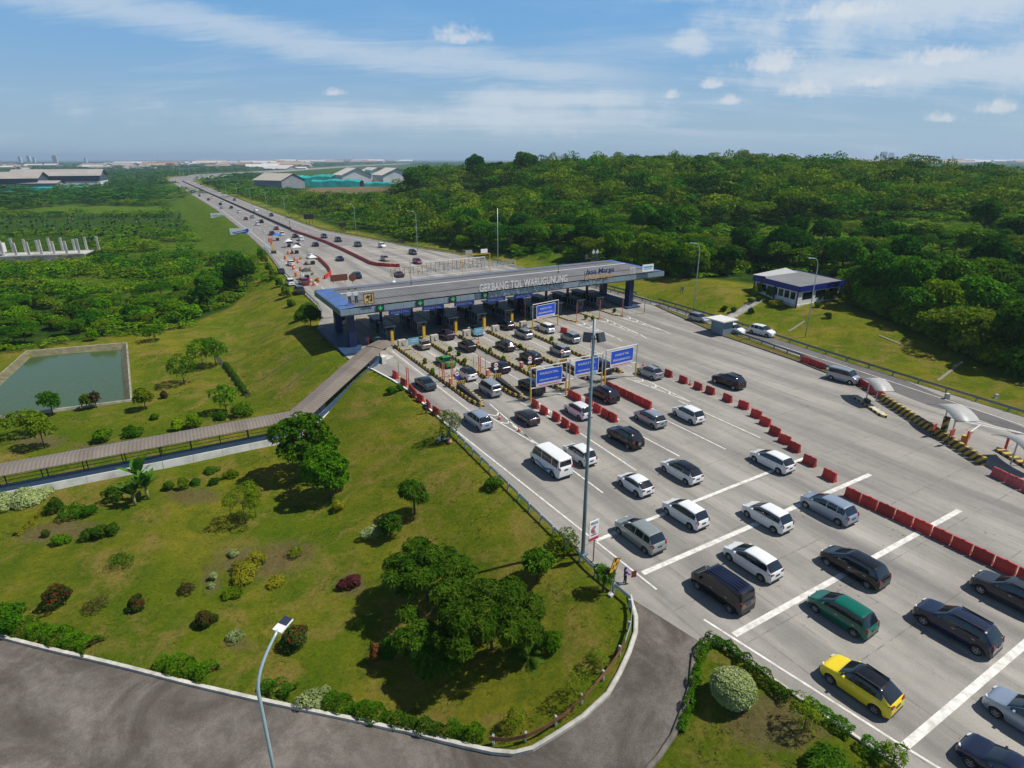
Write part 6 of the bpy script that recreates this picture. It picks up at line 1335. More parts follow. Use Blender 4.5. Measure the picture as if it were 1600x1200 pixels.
board('red_sign', 'square red sign on a post behind the striped wall', 'sign board', (1487, 681), 1.3, .95, .85, mat('sign_brick', (0.42, 0.05, 0.03), .6, var=.2), zpost=0); board('red_sign', 'low red sign left of the striped yellow pillar', 'sign board', (1459, 672), .9, .9, .8, MATS['sign_brick'], zpost=0)
p = G(1513, 686); o = thing('boom_barrier', 'white boom arm raised level behind the orange post', 'barrier arm', *SR(p.x, p.y)); mb = MB(); mb.bar((0, 0, .95), (3.4, .4, .95), .09); mb.build('arm', M_sign_white, o); mb = MB(); mb.box((0, 0, .45), (.2, .2, .9)); mb.build('stand', M_orange, o)
o = thing('ticket_island', 'small yellow and black kerbed island at the right picture edge', 'traffic island', *SR(*G(1583, 717).xy), 0, -R(29)); mb = MB(); mb.prism([(-.5, -3.4), (0, -4.0), (.5, -3.4), (.5, 1.9), (0, 2.5), (-.5, 1.9)], 0, .3); mb.build('kerb', M_yb, o)
p = G(1479, 623); mb = MB(); mb.box((0, 0, .4), (.5, .5, .8)); mb.build('marker_block', M_kerb); o = bpy.data.objects['marker_block']; o.location = p; tag(o, 'small white block at the side road edge behind the second shelter', 'marker block')
p = T(1556, 622); mb = MB(); mb.box((0, 0, .3), (.6, .4, .6), taper=.7); o = tag(mb.build('marker_stone', M_kerb), 'small pale stone on the grass right of the guardrail', 'marker stone'); o.location = p

# ------------------------------------------------------------------ temporary booths beyond the gate
M_tent = mat('tent_white', (.62, .62, .60), .7, var=.1)
def tent(u, v, label, w=2.6, m=None):
    p = G(u, v); o = thing('booth_tent', label, 'tent', *SR(p.x, p.y)); mb = MB(); h = w/2
    mb.add([(-h, -h, 2.3), (h, -h, 2.3), (h, h, 2.3), (-h, h, 2.3), (0, 0, 3.3)], [(0, 1, 4), (1, 2, 4), (2, 3, 4), (3, 0, 4)]); mb.build('canopy', m or M_tent, o)
    for x in (-h, h):
        for y in (-h, h): mb = MB(); mb.bar((x*.95, y*.95, 0), (x*.95, y*.95, 2.3), .08); mb.build('leg', M_galv, o)
    mb = MB(); mb.box((0, 0, .55), (1.1, 1.5, 1.1)); mb.build('counter', M_dark, o)
tent(452, 386, 'white peaked tent at the temporary booths, farthest of three', 3.0); tent(464, 396, 'white peaked tent at the temporary booths, middle of three', 3.2); tent(489, 413, 'white peaked tent inside the curved red barrier', 2.8)
tent(434, 376, 'blue awning tent at the temporary booths', 3.2, mat('awning_blue', (0.03, 0.14, 0.50), .6)); tent(480, 436, 'black-roofed tent nearest the gate corner', 3.0, M_dark)
DR = [(451, 397.5), (457, 395), (446, 405), (456, 417), (461, 408), (466, 411), (470, 423.5), (459, 421), (463, 432), (485, 441.5), (470, 440), (491, 446), (498, 441)]
for i, (u, v) in enumerate(DR):
    p = G(u, v); o = bpy.data.objects.new('traffic_drum', None); COL.objects.link(o); o.location = p; tag(o, 'orange plastic drum among the temporary booths', 'traffic drum', 'orange drums')
    mb = MB(); mb.cyl((0, 0, 0), .48, 1.2, 12, .40); mb.build('body', M_orange, o); mb = MB(); mb.tube([(0, 0, .7), (0, 0, .9)], [.455, .44], 12, False); mb.build('band', M_sign_white if i % 2 else M_yellow, o)
for i, (u, v) in enumerate(((470, 405), (478, 413), (484, 421), (489, 429), (478, 424), (495, 438))):
    p = G(u, v); o = thing('striped_block', 'low yellow and black block between the temporary booths', 'barrier block', *SR(p.x, p.y), 0, R(70), group='striped blocks'); mb = MB(); mb.box((0, 0, .35), (2.4, .5, .7)); mb.build('block', M_ybw, o)
p = G(428, 396); o = thing('lift_machine', 'orange and yellow hoist on the road at the temporary booths', 'hoist', *SR(p.x, p.y)); mb = MB(); mb.box((0, 0, .5), (1.6, 1.6, 1.0)); mb.build('base', M_dark, o); mb = MB(); mb.bar((0, 0, 1), (-.5, 0, 4.2), .5); mb.build('boom', M_yellow, o); mb = MB(); mb.box((-.6, 0, 4.8), (1.3, 1.1, 1.5)); mb.build('basket', M_orange, o)

# ------------------------------------------------------------------ billboards
def billboard(pl, pr, z0, z1, label, m, extra=None, legs=True, name='billboard', dist=None, ground=None):
    a, b = pl, pr; o = tag(empty(name, (a.x, a.y, ground)), label, 'billboard'); d = Vector((b.x-a.x, b.y-a.y, 0)); o.rotation_euler = (0, 0, math.atan2(d.y, d.x)); w = d.length
    mb = MB(); mb.box((w/2, 0, (z0+z1)/2-ground), (w, .2, z1-z0)); pn = mb.build('panel', m, o)
    for t in (.2, .5, .8): mb = MB(); mb.bar((w*t, .2, 0), (w*t, .2, z1-ground), .22); mb.build('leg', M_dark, o)
    return o, pn, w
def px_board(u0, u1, vt, vb, zb, label, m, name='billboard'):
    p = G((u0+u1)/2, vb, zb); y = p.y
    def at(u, v): 
        d = ray(u, v); t = y/d.y; return Vector((d.x*t, y, CAM_H + d.z*t))
    a, b = at(u0, vb), at(u1, vb); zt2 = at(u0, vt).z; g = tz(p.x, p.y); b = a + Vector((math.cos(R(14)), math.sin(R(14)), 0))*((b-a).length*1.05); return billboard(a, b, a.z, zt2, label, m, ground=g, name=name) + (a.z, zt2, g)
o, pn, w, z0, z1, g = px_board(330, 352.5, 333, 341, -1.2, 'plain white billboard on the left bank of the motorway', M_sign_white)
mb = MB(); mb.box((w/2, -.12, (z0+z1)/2-g), (w*.8, .03, (z1-z0)*.22)); mb.build('printed_line', mat('pink_print', (.55, .40, .45), .6), pn)
o, pn, w, z0, z1, g = px_board(360, 391, 357, 367, -0.8, 'blue and white banner billboard on the left bank above the trees', M_sign_white)
mb = MB(); h = z1-z0; zc = z0-g
mb.add([(w*.08, -.13, zc+h*.35), (w*.55, -.13, zc+h*.62), (w*.82, -.13, zc+h*.95), (w*.86, -.13, zc+h*.6), (w*.75, -.13, zc+h*.1), (w*.3, -.13, zc+h*.04)], [tuple(range(6))]); mb.build('printed_shape', M_blue_sign, pn)
mb = MB(); mb.add([(w*.2, -.15, zc+h*.3), (w*.7, -.15, zc+h*.6), (w*.72, -.15, zc+h*.5), (w*.22, -.15, zc+h*.2)], [(0, 1, 2, 3)]); mb.build('printed_shape', M_sign_white, pn)
M_backboard = mat('board_back', (0.025, 0.024, 0.022), .8)
px_board(475, 489, 335, 342.5, 2.5, 'dark board seen from behind on the right bank, left of two', M_backboard, 'road_board'); px_board(530, 540, 348.5, 354, 2.5, 'dark board seen from behind on the right bank, right of two', M_backboard, 'road_board')
# ================================================================== vegetation
def unit(v): return v/np.maximum(1e-9, np.linalg.norm(v, axis=-1, keepdims=True))
def leaf_arrays(C, Nn, L, k, aspect, rg, droop=.15, spread=.9):
    """C centres (n,3), Nn outward normals, L leaf lengths (n,): k kite-shaped leaves per centre -> verts (n*k*4,3)"""
    n = len(C); t = unit(np.cross(Nn, unit(rg.normal(size=(n, 3))))); b = np.cross(Nn, t); out = []
    a0 = rg.uniform(0, 6.28, n)
    for j in range(k):
        a = a0 + 6.283*j/k + rg.uniform(-.5, .5, n); d = t*np.cos(a)[:, None] + b*np.sin(a)[:, None]; d = unit(d*spread + Nn*rg.uniform(0.05, .9, n)[:, None])
        w = unit(np.cross(d, Nn + .35*rg.normal(size=(n, 3)))); ll = (L*rg.uniform(.7, 1.25, n))[:, None]
        base = C; mid = C + d*ll*.5; tip = C + d*ll - np.array([0, 0, 1])*ll*droop
        out.append(np.stack([base, mid + w*ll*aspect, tip, mid - w*ll*aspect], 1))
    return np.concatenate(out, 0).reshape(-1, 3)
def quads_mesh(name, V, m, tint_per_quad):
    nq = len(V)//4; me = bpy.data.meshes.new(name); me.vertices.add(len(V)); me.vertices.foreach_set('co', V.astype(np.float32).ravel())
    me.loops.add(nq*4); me.loops.foreach_set('vertex_index', np.arange(nq*4, dtype=np.int32)); me.polygons.add(nq); me.polygons.foreach_set('loop_start', np.arange(0, nq*4, 4, dtype=np.int32))
    me.update(); at = me.attributes.new('tint', 'FLOAT', 'POINT'); at.data.foreach_set('value', np.repeat(tint_per_quad, 4).astype(np.float32)); me.materials.append(m); return me
def crown_points(lobes, n, rg, lo=.72, hi=1.05, zmin=-.45):
    vol = np.array([(l[3]*l[4] + l[4]*l[5] + l[3]*l[5]) for l in lobes]); cnt = (n*vol/vol.sum()).astype(int) + 1; Cs, Ns = [], []
    for l, c in zip(lobes, cnt):
        d = unit(rg.normal(size=(c*3, 3))); d = d[d[:, 2] > zmin][:c]; r = rg.uniform(lo, hi, len(d))**.6
        rr_ = np.array(l[3:6]); Cs.append(np.array(l[:3]) + d*rr_*r[:, None]); Ns.append(unit(d/rr_ + .35*rg.normal(size=d.shape)*.5 + np.array([0, 0, .25])))
    C, N_ = np.concatenate(Cs), np.concatenate(Ns)
    # drop points buried inside another lobe
    keep = np.ones(len(C), bool)
    for l in lobes:
        q = np.linalg.norm((C - np.array(l[:3]))/np.array(l[3:6]), axis=1); keep &= q > .62
    return C[keep], N_[keep]
def lobes_round(h, r, n, rg, flat=.75, z0=.45):
    L_ = [(0, 0, h*(z0 + (1-z0)*.45), r*.72, r*.72, h*(1-z0)*.55)]
    for i in range(n):
        a = 6.283*i/n + rg.uniform(-.4, .4); q = r*rg.uniform(.42, .68); s_ = r*rg.uniform(.34, .52); L_.append((q*math.cos(a), q*math.sin(a), h*(z0 + (1-z0)*rg.uniform(.15, .75)), s_, s_, s_*flat))
    return L_
def lobes_flat(h, r, n, rg):             # umbrella crowns in layers
    L_ = []
    for i in range(n):
        a = 6.283*i/n*2.4 + rg.uniform(-.4, .4); q = r*math.sqrt(rg.uniform(.02, .75)); s_ = r*rg.uniform(.28, .46); L_.append((q*math.cos(a), q*math.sin(a), h*(.93 - .33*(q/r)**1.5 - rg.uniform(0, .16)), s_, s_, s_*.30))
    return L_
def make_crown(name, lobes, n, size, k, aspect, m, seed, droop=.15, spread=.9, zmin=-.45, lo=.72, accent=0.0):
    rg = np.random.default_rng(seed); C, N_ = crown_points(lobes, n, rg, lo=lo, zmin=zmin); V = leaf_arrays(C, N_, size*rg.uniform(.7, 1.3, len(C)), k, aspect, rg, droop, spread)
    # tint varies by clump of foliage
    f = np.sin(C[:, 0]*1.7 + seed)*np.cos(C[:, 1]*1.9)*.25 + .45; t = np.clip(f + rg.uniform(-.3, .3, len(C)), 0, .9)
    if accent: t = np.where(rg.uniform(size=len(C)) < accent*(C[:, 2] > np.median(C[:, 2]) - .1)*1.6, 1.0, t)
    return quads_mesh(name, V, m, np.tile(t, k))
def make_trunk(h, r, limbs, seed, m=None, lean=0.0):
    rg = random.Random(seed); mb = MB(); mb.smooth = True; top = h*.62
    mb.tube([(0, 0, -.3), (rg.uniform(-.1, .1)*r, 0, top*.5), (lean, rg.uniform(-.1, .1), top)], [r, r*.8, r*.5], 7)
    for i in range(limbs):
        a = 6.283*i/limbs + rg.uniform(-.4, .4); z0 = top*rg.uniform(.55, .95); q = h*rg.uniform(.18, .34); mb.tube([(lean*z0/top, 0, z0), (lean + q*.5*math.cos(a), q*.5*math.sin(a), z0 + q*.5), (lean + q*math.cos(a), q*math.sin(a), z0 + q*.75)], [r*.5, r*.35, r*.15], 5)
    return mb.mesh('trunk', m or M_bark)
ML_dark = leaf_material('leaf_dark', (0.012, 0.064, 0.002), (0.042, 0.135, 0.004), hue=.025)
ML_mid = leaf_material('leaf_mid', (0.028, 0.112, 0.002), (0.092, 0.212, 0.005), hue=.03)
ML_light = leaf_material('leaf_light', (0.066, 0.165, 0.002), (0.165, 0.285, 0.007), hue=.03)
ML_olive = leaf_material('leaf_olive', (0.062, 0.120, 0.003), (0.160, 0.225, 0.009), hue=.03)
ML_mango = leaf_material('leaf_mango', (0.020, 0.076, 0.003), (0.092, 0.178, 0.011), hue=.015)
ML_hedge = leaf_material('leaf_hedge', (0.026, 0.104, 0.002), (0.092, 0.205, 0.006), hue=.02)
ML_pale = leaf_material('leaf_variegated', (0.22, 0.30, 0.09), (0.46, 0.52, 0.24), hue=.01)
ML_yellow = leaf_material('leaf_golden', (0.15, 0.18, 0.010), (0.34, 0.31, 0.018), hue=.02)
ML_red = leaf_material('leaf_red_tips', (0.020, 0.055, 0.008), (0.045, 0.085, 0.012), (0.17, 0.035, 0.016), hue=.02)
ML_crimson = leaf_material('leaf_crimson', (0.05, 0.018, 0.014), (0.14, 0.040, 0.038), hue=.02)
ML_orange = leaf_material('leaf_orange', (0.10, 0.06, 0.012), (0.24, 0.09, 0.03), hue=.02)
ML_brown = leaf_material('leaf_brown', (0.06, 0.045, 0.018), (0.12, 0.085, 0.035), hue=.02)
ML_palm = leaf_material('leaf_palm', (0.035, 0.080, 0.008), (0.085, 0.14, 0.016), hue=.02)
ML_banana = leaf_material('leaf_banana', (0.028, 0.105, 0.008), (0.085, 0.20, 0.018), hue=.02)

# ---- library of tree shapes (shared meshes)
rg0 = np.random.default_rng(3); LIB = {}
for i in range(4): LIB['round', i] = (make_crown('crown', lobes_round(9, 4.3, 9, rg0, .8), 1500, .62, 3, .30, [ML_mid, ML_light, ML_mid, ML_dark][i], 20+i, droop=.1), make_trunk(9, .22, 4, i))
for i in range(3): LIB['tall', i] = (make_crown('crown', lobes_round(12.5, 4.0, 11, rg0, 1.0, .35), 1700, .66, 3, .30, [ML_dark, ML_mid, ML_dark][i], 30+i, droop=.12), make_trunk(12, .28, 5, 10+i))
for i in range(3): LIB['flat', i] = (make_crown('crown', lobes_flat(8.5, 6.0, 18, rg0), 1500, .55, 3, .22, [ML_olive, ML_mid, ML_dark][i], 40+i, droop=.05, zmin=-.1), make_trunk(9, .26, 7, 20+i))
for i in range(3): LIB['bush', i] = (make_crown('crown', lobes_round(3.4, 2.5, 8, rg0, .8, .12), 620, .50, 3, .30, [ML_light, ML_mid, ML_olive][i], 50+i, droop=.1), make_trunk(3, .09, 4, 30+i))
def tree(kind, i, loc, s, label, group=None, cat='tree', name='tree', rot=None, sz=1.0, tint=None):
    cr, tr = LIB[kind, i]; o = tag(empty(name, loc, rot if rot is not None else random.uniform(0, 6.28)), label, cat, group); o.scale = (s, s, s*sz)
    c = link('crown', cr, o); link('trunk', tr, o); c.rotation_euler = (0, 0, 0)
    if tint: recolour(c, tint)
    return o
def scatter(area, step, accept, jit=.45, seed=0):
    rg = np.random.default_rng(seed); (x0, x1), (y0, y1) = area; xs = np.arange(x0, x1, step); ys = np.arange(y0, y1, step); X, Y = np.meshgrid(xs, ys); X = X.ravel() + rg.uniform(-jit, jit, X.size)*step; Y = Y.ravel() + rg.uniform(-jit, jit, Y.size)*step
    Z = terrain(X, Y); dx, dy, dz = X, Y, Z-CAM_H; f = dy*CP - dz*SP; up = dy*SP + dz*CP; ok = f > 5; U = np.where(ok, 800 + F_PX*dx/np.maximum(f, 1), -999); V = np.where(ok, 600 - F_PX*up/np.maximum(f, 1), 9999)
    S_, R_ = SR(X, Y); m = ok & (U > -130) & (U < 1740) & accept(X, Y, U, V, S_, R_); return X[m], Y[m], Z[m], U[m], V[m]
def road_gap(S_, R_): return (R_ < np.interp(S_, LS, LR) - 3.5) | (R_ > np.interp(S_, RS, RR) + 5)
VB = ([480, 560, 640, 700, 760, 900, 1000, 1060, 1120, 1170, 1320, 1345, 1400, 1500, 1600, 1760], [322, 346, 374, 390, 397, 404, 424, 434, 432, 424, 436, 478, 505, 548, 588, 640])
CLEAR = [(1370, 364, 205, 22), (1200, 382, 110, 15), (1060, 344, 55, 9), (1480, 392, 90, 9), (545, 298, 78, 15), (590, 285, 60, 14), (470, 290, 70, 9), (870, 398, 40, 5), (1120, 410, 40, 7), (1010, 362, 40, 7)]
def patchy(X, Y, k, ph=0.0): return .5 + .25*np.sin(X*k + 1.7*np.sin(Y*k*.63 + ph)) + .25*np.cos(Y*k*1.21 + 1.3*np.sin(X*k*.71 - ph))
def clear(U, V, L_):
    c = np.zeros(U.shape, bool)
    for a, b, p, q in L_: c |= np.hypot((U-a)/p, (V-b)/q) < 1
    return c
def acc_right(X, Y, U, V, S_, R_):
    return (R_ > np.interp(S_, RS, RR) + 9) & (V < np.interp(U, *VB)) & ~clear(U, V, CLEAR) & (np.hypot(X, Y) < 640) & (S_ < 620) & ((U > 620) | (V > 318) & (U > 470)) & ((patchy(X, Y, .085) > .22) | (V > np.interp(U, *VB) - 26))
X, Y, Z, U, V = scatter(((-190, 520), (70, 640)), 6.6, acc_right, seed=5)
order = np.argsort(np.hypot(X, Y)); X, Y, Z, U, V = X[order], Y[order], Z[order], U[order], V[order]
NEAR_R = 215
pick = random.Random(4)
for i in range(min(NEAR_R, len(X))):
    k = pick.choices(['round', 'tall', 'flat', 'bush'], [.44, .13, .33, .10])[0]; v = pick.randrange(len([q for q in LIB if q[0] == k]))
    tree(k, v, (X[i], Y[i], Z[i]-.1), pick.uniform(.78, 1.15)*(1.25 if k == 'bush' else 1), {'round': 'rounded leafy tree at the front of the woods on the right', 'tall': 'tall dark tree standing in the front of the woods on the right', 'flat': 'flat-topped layered tree at the front of the woods on the right', 'bush': 'low bushy tree at the front of the woods on the right'}[k], 'trees in the front of the right woods')
pe_ = random.Random(66); LIBB = [q for q in LIB if q[0] == 'bush']
for u in list(range(1010, 1175, 13)) + list(range(1325, 1620, 11)):
    for q in range(2):
        v = float(np.interp(u, *VB)) - 3 - q*pe_.uniform(7, 14); p = T(u + pe_.uniform(-5, 5), v); tree('bush', pe_.randrange(3), p - Vector((0, 0, .2)), pe_.uniform(.8, 1.5), 'dense bush filling the edge of the right woods', 'bushes along the edge of the right woods', cat='bush', name='bush')
# farther woods: one mass
def mass(name, label, XYZ, hts, wid, mats, quads, size, seed, kinds=None):
    rg = np.random.default_rng(seed); n = len(XYZ); grp = rg.integers(0, len(mats), n); o0 = None
    for gi, m in enumerate(mats):
        idx = np.nonzero(grp == gi)[0]; Vs, Ts = [], []
        if not len(idx): continue
        protos = []
        for q in range(5):
            fl_ = q >= 3; lb = lobes_flat(1.0, .62, 10, rg) if fl_ else lobes_round(1.0, .5, 7, rg, .8, .12); C, N_ = crown_points(lb, quads, rg, zmin=-.2 if fl_ else -.35, lo=.8); V = leaf_arrays(C, N_, size*rg.uniform(.7, 1.3, len(C)), 2, .34, rg, .08); protos.append((V, np.tile(np.clip(np.sin(C[:, 0]*9)*.25 + .45 + rg.uniform(-.3, .3, len(C)), 0, .9), 2)))
        for i in idx:
            V, t = protos[rg.integers(0, 5)]; a = rg.uniform(0, 6.28); c, s_ = math.cos(a), math.sin(a); w_ = wid[i]
            P_ = np.stack([(V[:, 0]*c - V[:, 1]*s_)*w_, (V[:, 0]*s_ + V[:, 1]*c)*w_, V[:, 2]*hts[i]], 1) + XYZ[i]; Vs.append(P_); Ts.append(np.clip(t + rg.uniform(-.35, .3), 0, .9))
        me = quads_mesh('foliage', np.concatenate(Vs), m, np.concatenate(Ts))
        if o0 is None: o0 = link(name, me); tag(o0, label, 'woodland', kind='stuff')
        else: link('foliage', me, o0)
    return o0
i0 = NEAR_R; rgm = np.random.default_rng(8); n = len(X) - i0; h_ = rgm.uniform(4.0, 11.0, n)*np.where(rgm.uniform(size=n) < .14, 1.4, 1)
mass('woods', 'dense green wooded hill filling the right middle distance', np.stack([X[i0:], Y[i0:], Z[i0:]-.4], 1), h_, rgm.uniform(7.0, 14.5, n), [ML_mid, ML_dark, ML_mid, ML_olive, ML_light, ML_olive], 240, .085, 9)
# scrub in the meadow and under the trees on the right
def acc_scrub(X, Y, U, V, S_, R_): return (R_ > np.interp(S_, RS, RR) + 9) & (V < np.interp(U, *VB) + 2) & (np.hypot(X, Y) < 420) & (np.hypot(X, Y) > 60) & (V > 300)
Xs, Ys, Zs, Us, Vs_ = scatter(((-80, 420), (60, 420)), 3.6, acc_scrub, seed=15); n = len(Xs)
rs_ = np.random.default_rng(16); inclear = clear(Us, Vs_, CLEAR[:4]); hh = np.where(inclear, rs_.uniform(.5, 1.3, n), rs_.uniform(1.2, 2.8, n)); kp = rs_.uniform(size=n) < np.where(inclear, .95, .75)
mass('undergrowth', 'bright green scrub and creepers over the clearing in the right woods', np.stack([Xs, Ys, Zs-.15], 1)[kp], hh[kp], (hh*rs_.uniform(1.8, 3.2, n))[kp], [ML_light, ML_hedge, ML_light], 90, .16, 17)
# plain beyond the hill and on the far right
VRL = ([250, 262, 300, 350, 412, 500, 560, 650], [283, 280, 273, 270, 267, 261.5, 258.2, 255]); VRR = ([250, 302, 345, 372, 425, 505, 562, 650], [400, 286, 276.5, 274, 270, 264, 260, 256.4])
def acc_far(X, Y, U, V, S_, R_):
    bend = (U > 250) & (U < 648) & (S_ > 1050); return (np.hypot(X, Y) > 620) & np.where(bend, (V < np.interp(U, *VRL) - 1.0) | (V > np.interp(U, *VRR) + 2.2), road_gap(S_, R_) | (S_ > 1140)) & ~clear(U, V, CLEAR[4:7] + [(60, 283, 110, 17), (520, 285, 130, 20), (440, 287, 60, 12)])
Xf, Yf, Zf, Uf, Vf = scatter(((-1800, 1900), (400, 1900)), 25, acc_far, seed=25); n = len(Xf); rf = np.random.default_rng(26); kp = rf.uniform(size=n) < .66; n = kp.sum()
mass('far_trees', 'dark belts of distant trees across the plain', np.stack([Xf, Yf, Zf-.5], 1)[kp], rf.uniform(4, 9.5, n), rf.uniform(20, 42, n), [ML_dark, ML_mid, ML_dark], 60, .16, 27)
Xf, Yf, Zf, Uf, Vf = scatter(((-6500, 7000), (1850, 7200)), 105, lambda X, Y, U, V, S_, R_: ~((U > 250) & (U < 650) & (V > np.interp(U, *VRL) - .8)), seed=28); n = len(Xf); kp = rf.uniform(size=n) < .55; n = kp.sum()
mass('far_trees', 'faint belts of trees and gardens towards the horizon', np.stack([Xf, Yf, Zf-1], 1)[kp], rf.uniform(7, 14, n), rf.uniform(70, 150, n), [ML_dark, ML_mid], 26, .22, 29)
Xs, Ys, Zs, Us, Vs_ = scatter(((-420, 60), (180, 1100)), 9, lambda X, Y, U, V, S_, R_: (R_ > np.interp(S_, RS, RR) + 6) & (U > 300) & (U < 655) & (V < np.interp(U, [300, 480, 560, 640], [312, 346, 372, 385])) & (V > np.interp(U, *VRR) + 3) & ~clear(U, V, [(520, 287, 125, 17), (440, 287, 52, 12), (545, 300, 70, 10)]), seed=31); n = len(Xs); r_ = np.random.default_rng(32); kp = r_.uniform(size=n) < .7; n = kp.sum(); hh = r_.uniform(1.2, 6.5, n)
mass('roadside_scrub', 'scrub and small trees between the motorway and the sheds', np.stack([Xs, Ys, Zs-.3], 1)[kp], hh, hh*r_.uniform(1.3, 2.6, n), [ML_mid, ML_olive, ML_light], 90, .13, 33)
# left-hand wild land
VBL = ([-200, 0, 60, 130, 200, 290, 335, 370, 400, 425, 470], [575, 556, 545, 534, 528, 516, 492, 470, 452, 440, 430])
LCLEAR = [(250, 455, 40, 9), (130, 440, 60, 8), (330, 425, 40, 8), (215, 405, 45, 6), (60, 470, 40, 8), (360, 362, 14, 16), (160, 328, 110, 6), (60, 332, 60, 5), (70, 392, 84, 24), (250, 398, 60, 5), (300, 330, 25, 22), (345, 352, 22, 10), (60, 283, 110, 18), (300, 385, 60, 6), (380, 390, 14, 16)]
def acc_left(X, Y, U, V, S_, R_): return (R_ < np.interp(S_, LS, LR) - np.interp(S_, [230, 280], [7, 26])) & ((patchy(X, Y, .075, 1.0) > .42) | (V > np.interp(U, *VBL) - 60)) & (V < np.interp(U, *VBL) - 6) & (np.hypot(X, Y) < 640) & ~clear(U, V, LCLEAR) & (S_ > 140) & ~((U < 300) & (V > 340) & (V < 386) & (U + V < 640))
Xl, Yl, Zl, Ul, Vl = scatter(((-460, 0), (100, 640)), 5.6, acc_left, seed=35); od = np.argsort(np.hypot(Xl, Yl)); Xl, Yl, Zl, Ul, Vl = [q[od] for q in (Xl, Yl, Zl, Ul, Vl)]
NEAR_L = 85; pk = random.Random(14)
for i in range(min(NEAR_L, len(Xl))):
    dark = Ul[i] > 310; k = pk.choices(['round', 'flat', 'bush', 'tall'], [.5, .1, .3, .1] if dark else [.20, .34, .46, 0])[0]; v = pk.randrange(len([q for q in LIB if q[0] == k]))
    tree(k, v, (Xl[i], Yl[i], Zl[i]-.1), pk.uniform(.6, .95)*(.8 if k != 'bush' else 1.15)*(.95 if dark else .72 if k != 'bush' else 1), {'round': 'rounded dark tree in the thicket left of the gate', 'flat': 'flat layered olive tree in the thicket left of the gate', 'bush': 'low spreading bush in the thicket left of the gate', 'tall': 'tall dark tree in the thicket left of the gate'}[k], 'trees in the left thicket')
n = len(Xl) - NEAR_L; rl_ = np.random.default_rng(36); far_ = np.hypot(Xl, Yl)[NEAR_L:]
mass('thicket', 'dense wild thicket of shrubs and low trees on the left', np.stack([Xl, Yl, Zl-.3], 1)[NEAR_L:], rl_.uniform(2.0, 5.2, n)*np.where(rl_.uniform(size=n) < .15, 1.5, 1), rl_.uniform(5, 10, n), [ML_mid, ML_olive, ML_olive, ML_dark, ML_light], 160, .10, 37)
def acc_lscrub(X, Y, U, V, S_, R_): return (R_ < np.interp(S_, LS, LR) - np.interp(S_, [230, 280], [4, 20])) & (patchy(X, Y, .13, 2.0) > .30) & (V < np.interp(U, *VBL) - 1) & (np.hypot(X, Y) < 420) & (S_ > 140) & ~clear(U, V, [LCLEAR[2]])
Xs, Ys, Zs, Us, Vs_ = scatter(((-330, 0), (90, 420)), 3.1, acc_lscrub, seed=45); n = len(Xs); rs_ = np.random.default_rng(46); hh = rs_.uniform(.5, 1.9, n)*np.where(clear(Us, Vs_, LCLEAR), .5, 1)
mass('undergrowth', 'tangled green undergrowth covering the low ground on the left', np.stack([Xs, Ys, Zs-.12], 1), hh, hh*rs_.uniform(2, 3.4, n), [ML_light, ML_light, ML_hedge], 60, .17, 47)
# banana grove: big paddle leaves
def banana_mesh(seed, n=9, h=3.2, leaf=2.3, e0=.55, e1=1.42, dr=.55):
    rg = random.Random(seed); Q = []; T_ = []
    for i in range(n):
        a = 6.283*i/n + rg.uniform(-.4, .4); el = rg.uniform(e0, e1); d = Vector((math.cos(a), math.sin(a), 0)); L_ = leaf*rg.uniform(.75, 1.15); w = Vector((-d.y, d.x, 0)); P_ = []
        for j in range(6):
            t = j/5; P_.append(Vector((0, 0, h*.62)) + d*L_*t*math.cos(el)*1.0 + Vector((0, 0, L_*(t*math.sin(el) - dr*t*t))))
        for j in range(5):
            w0, w1 = [(.05, .22, .30, .28, .18, .02)[q]*leaf/2.3 for q in (j, j+1)]; f = Vector((0, 0, .12))
            for sg in (1, -1): Q.append([P_[j], P_[j+1], P_[j+1] + w*w1*sg + f*(w1), P_[j] + w*w0*sg + f*w0]); T_.append(rg.uniform(.1, .85))
    return quads_mesh('leaves', np.array([[tuple(p) for p in q] for q in Q]).reshape(-1, 3), ML_banana, np.array(T_))
BAN = [banana_mesh(i) for i in range(3)]
mbt = MB(); mbt.smooth = True; mbt.tube([(0, 0, -.2), (0, 0, 2.1)], [.16, .10], 7); BANT = mbt.mesh('stem', mat('banana_stem', (.12, .13, .05), .8))
pb_r = random.Random(77); nb = 0
for v in np.arange(338, 388, 4.2):
    for u in np.arange(-6, 300, 17):
        uu, vv = u + pb_r.uniform(-16, 16), v + pb_r.uniform(-4.5, 4.5)
        if vv > 384 - max(0, (uu-150))*.10 or vv < 338 or (uu < 140 and vv > 372): continue
        p = T(uu, vv); o = tag(empty('banana_plant', p, pb_r.uniform(0, 6.28)), 'banana plant with broad paddle leaves in the far left grove', 'banana plant', 'banana grove'); k = pb_r.uniform(1.3, 2.1); o.scale = (k, k, k*.62); link('leaves', pb_r.choice(BAN), o); link('stem', BANT, o); nb += 1
print('trees', len(X), len(Xl), 'bananas', nb)
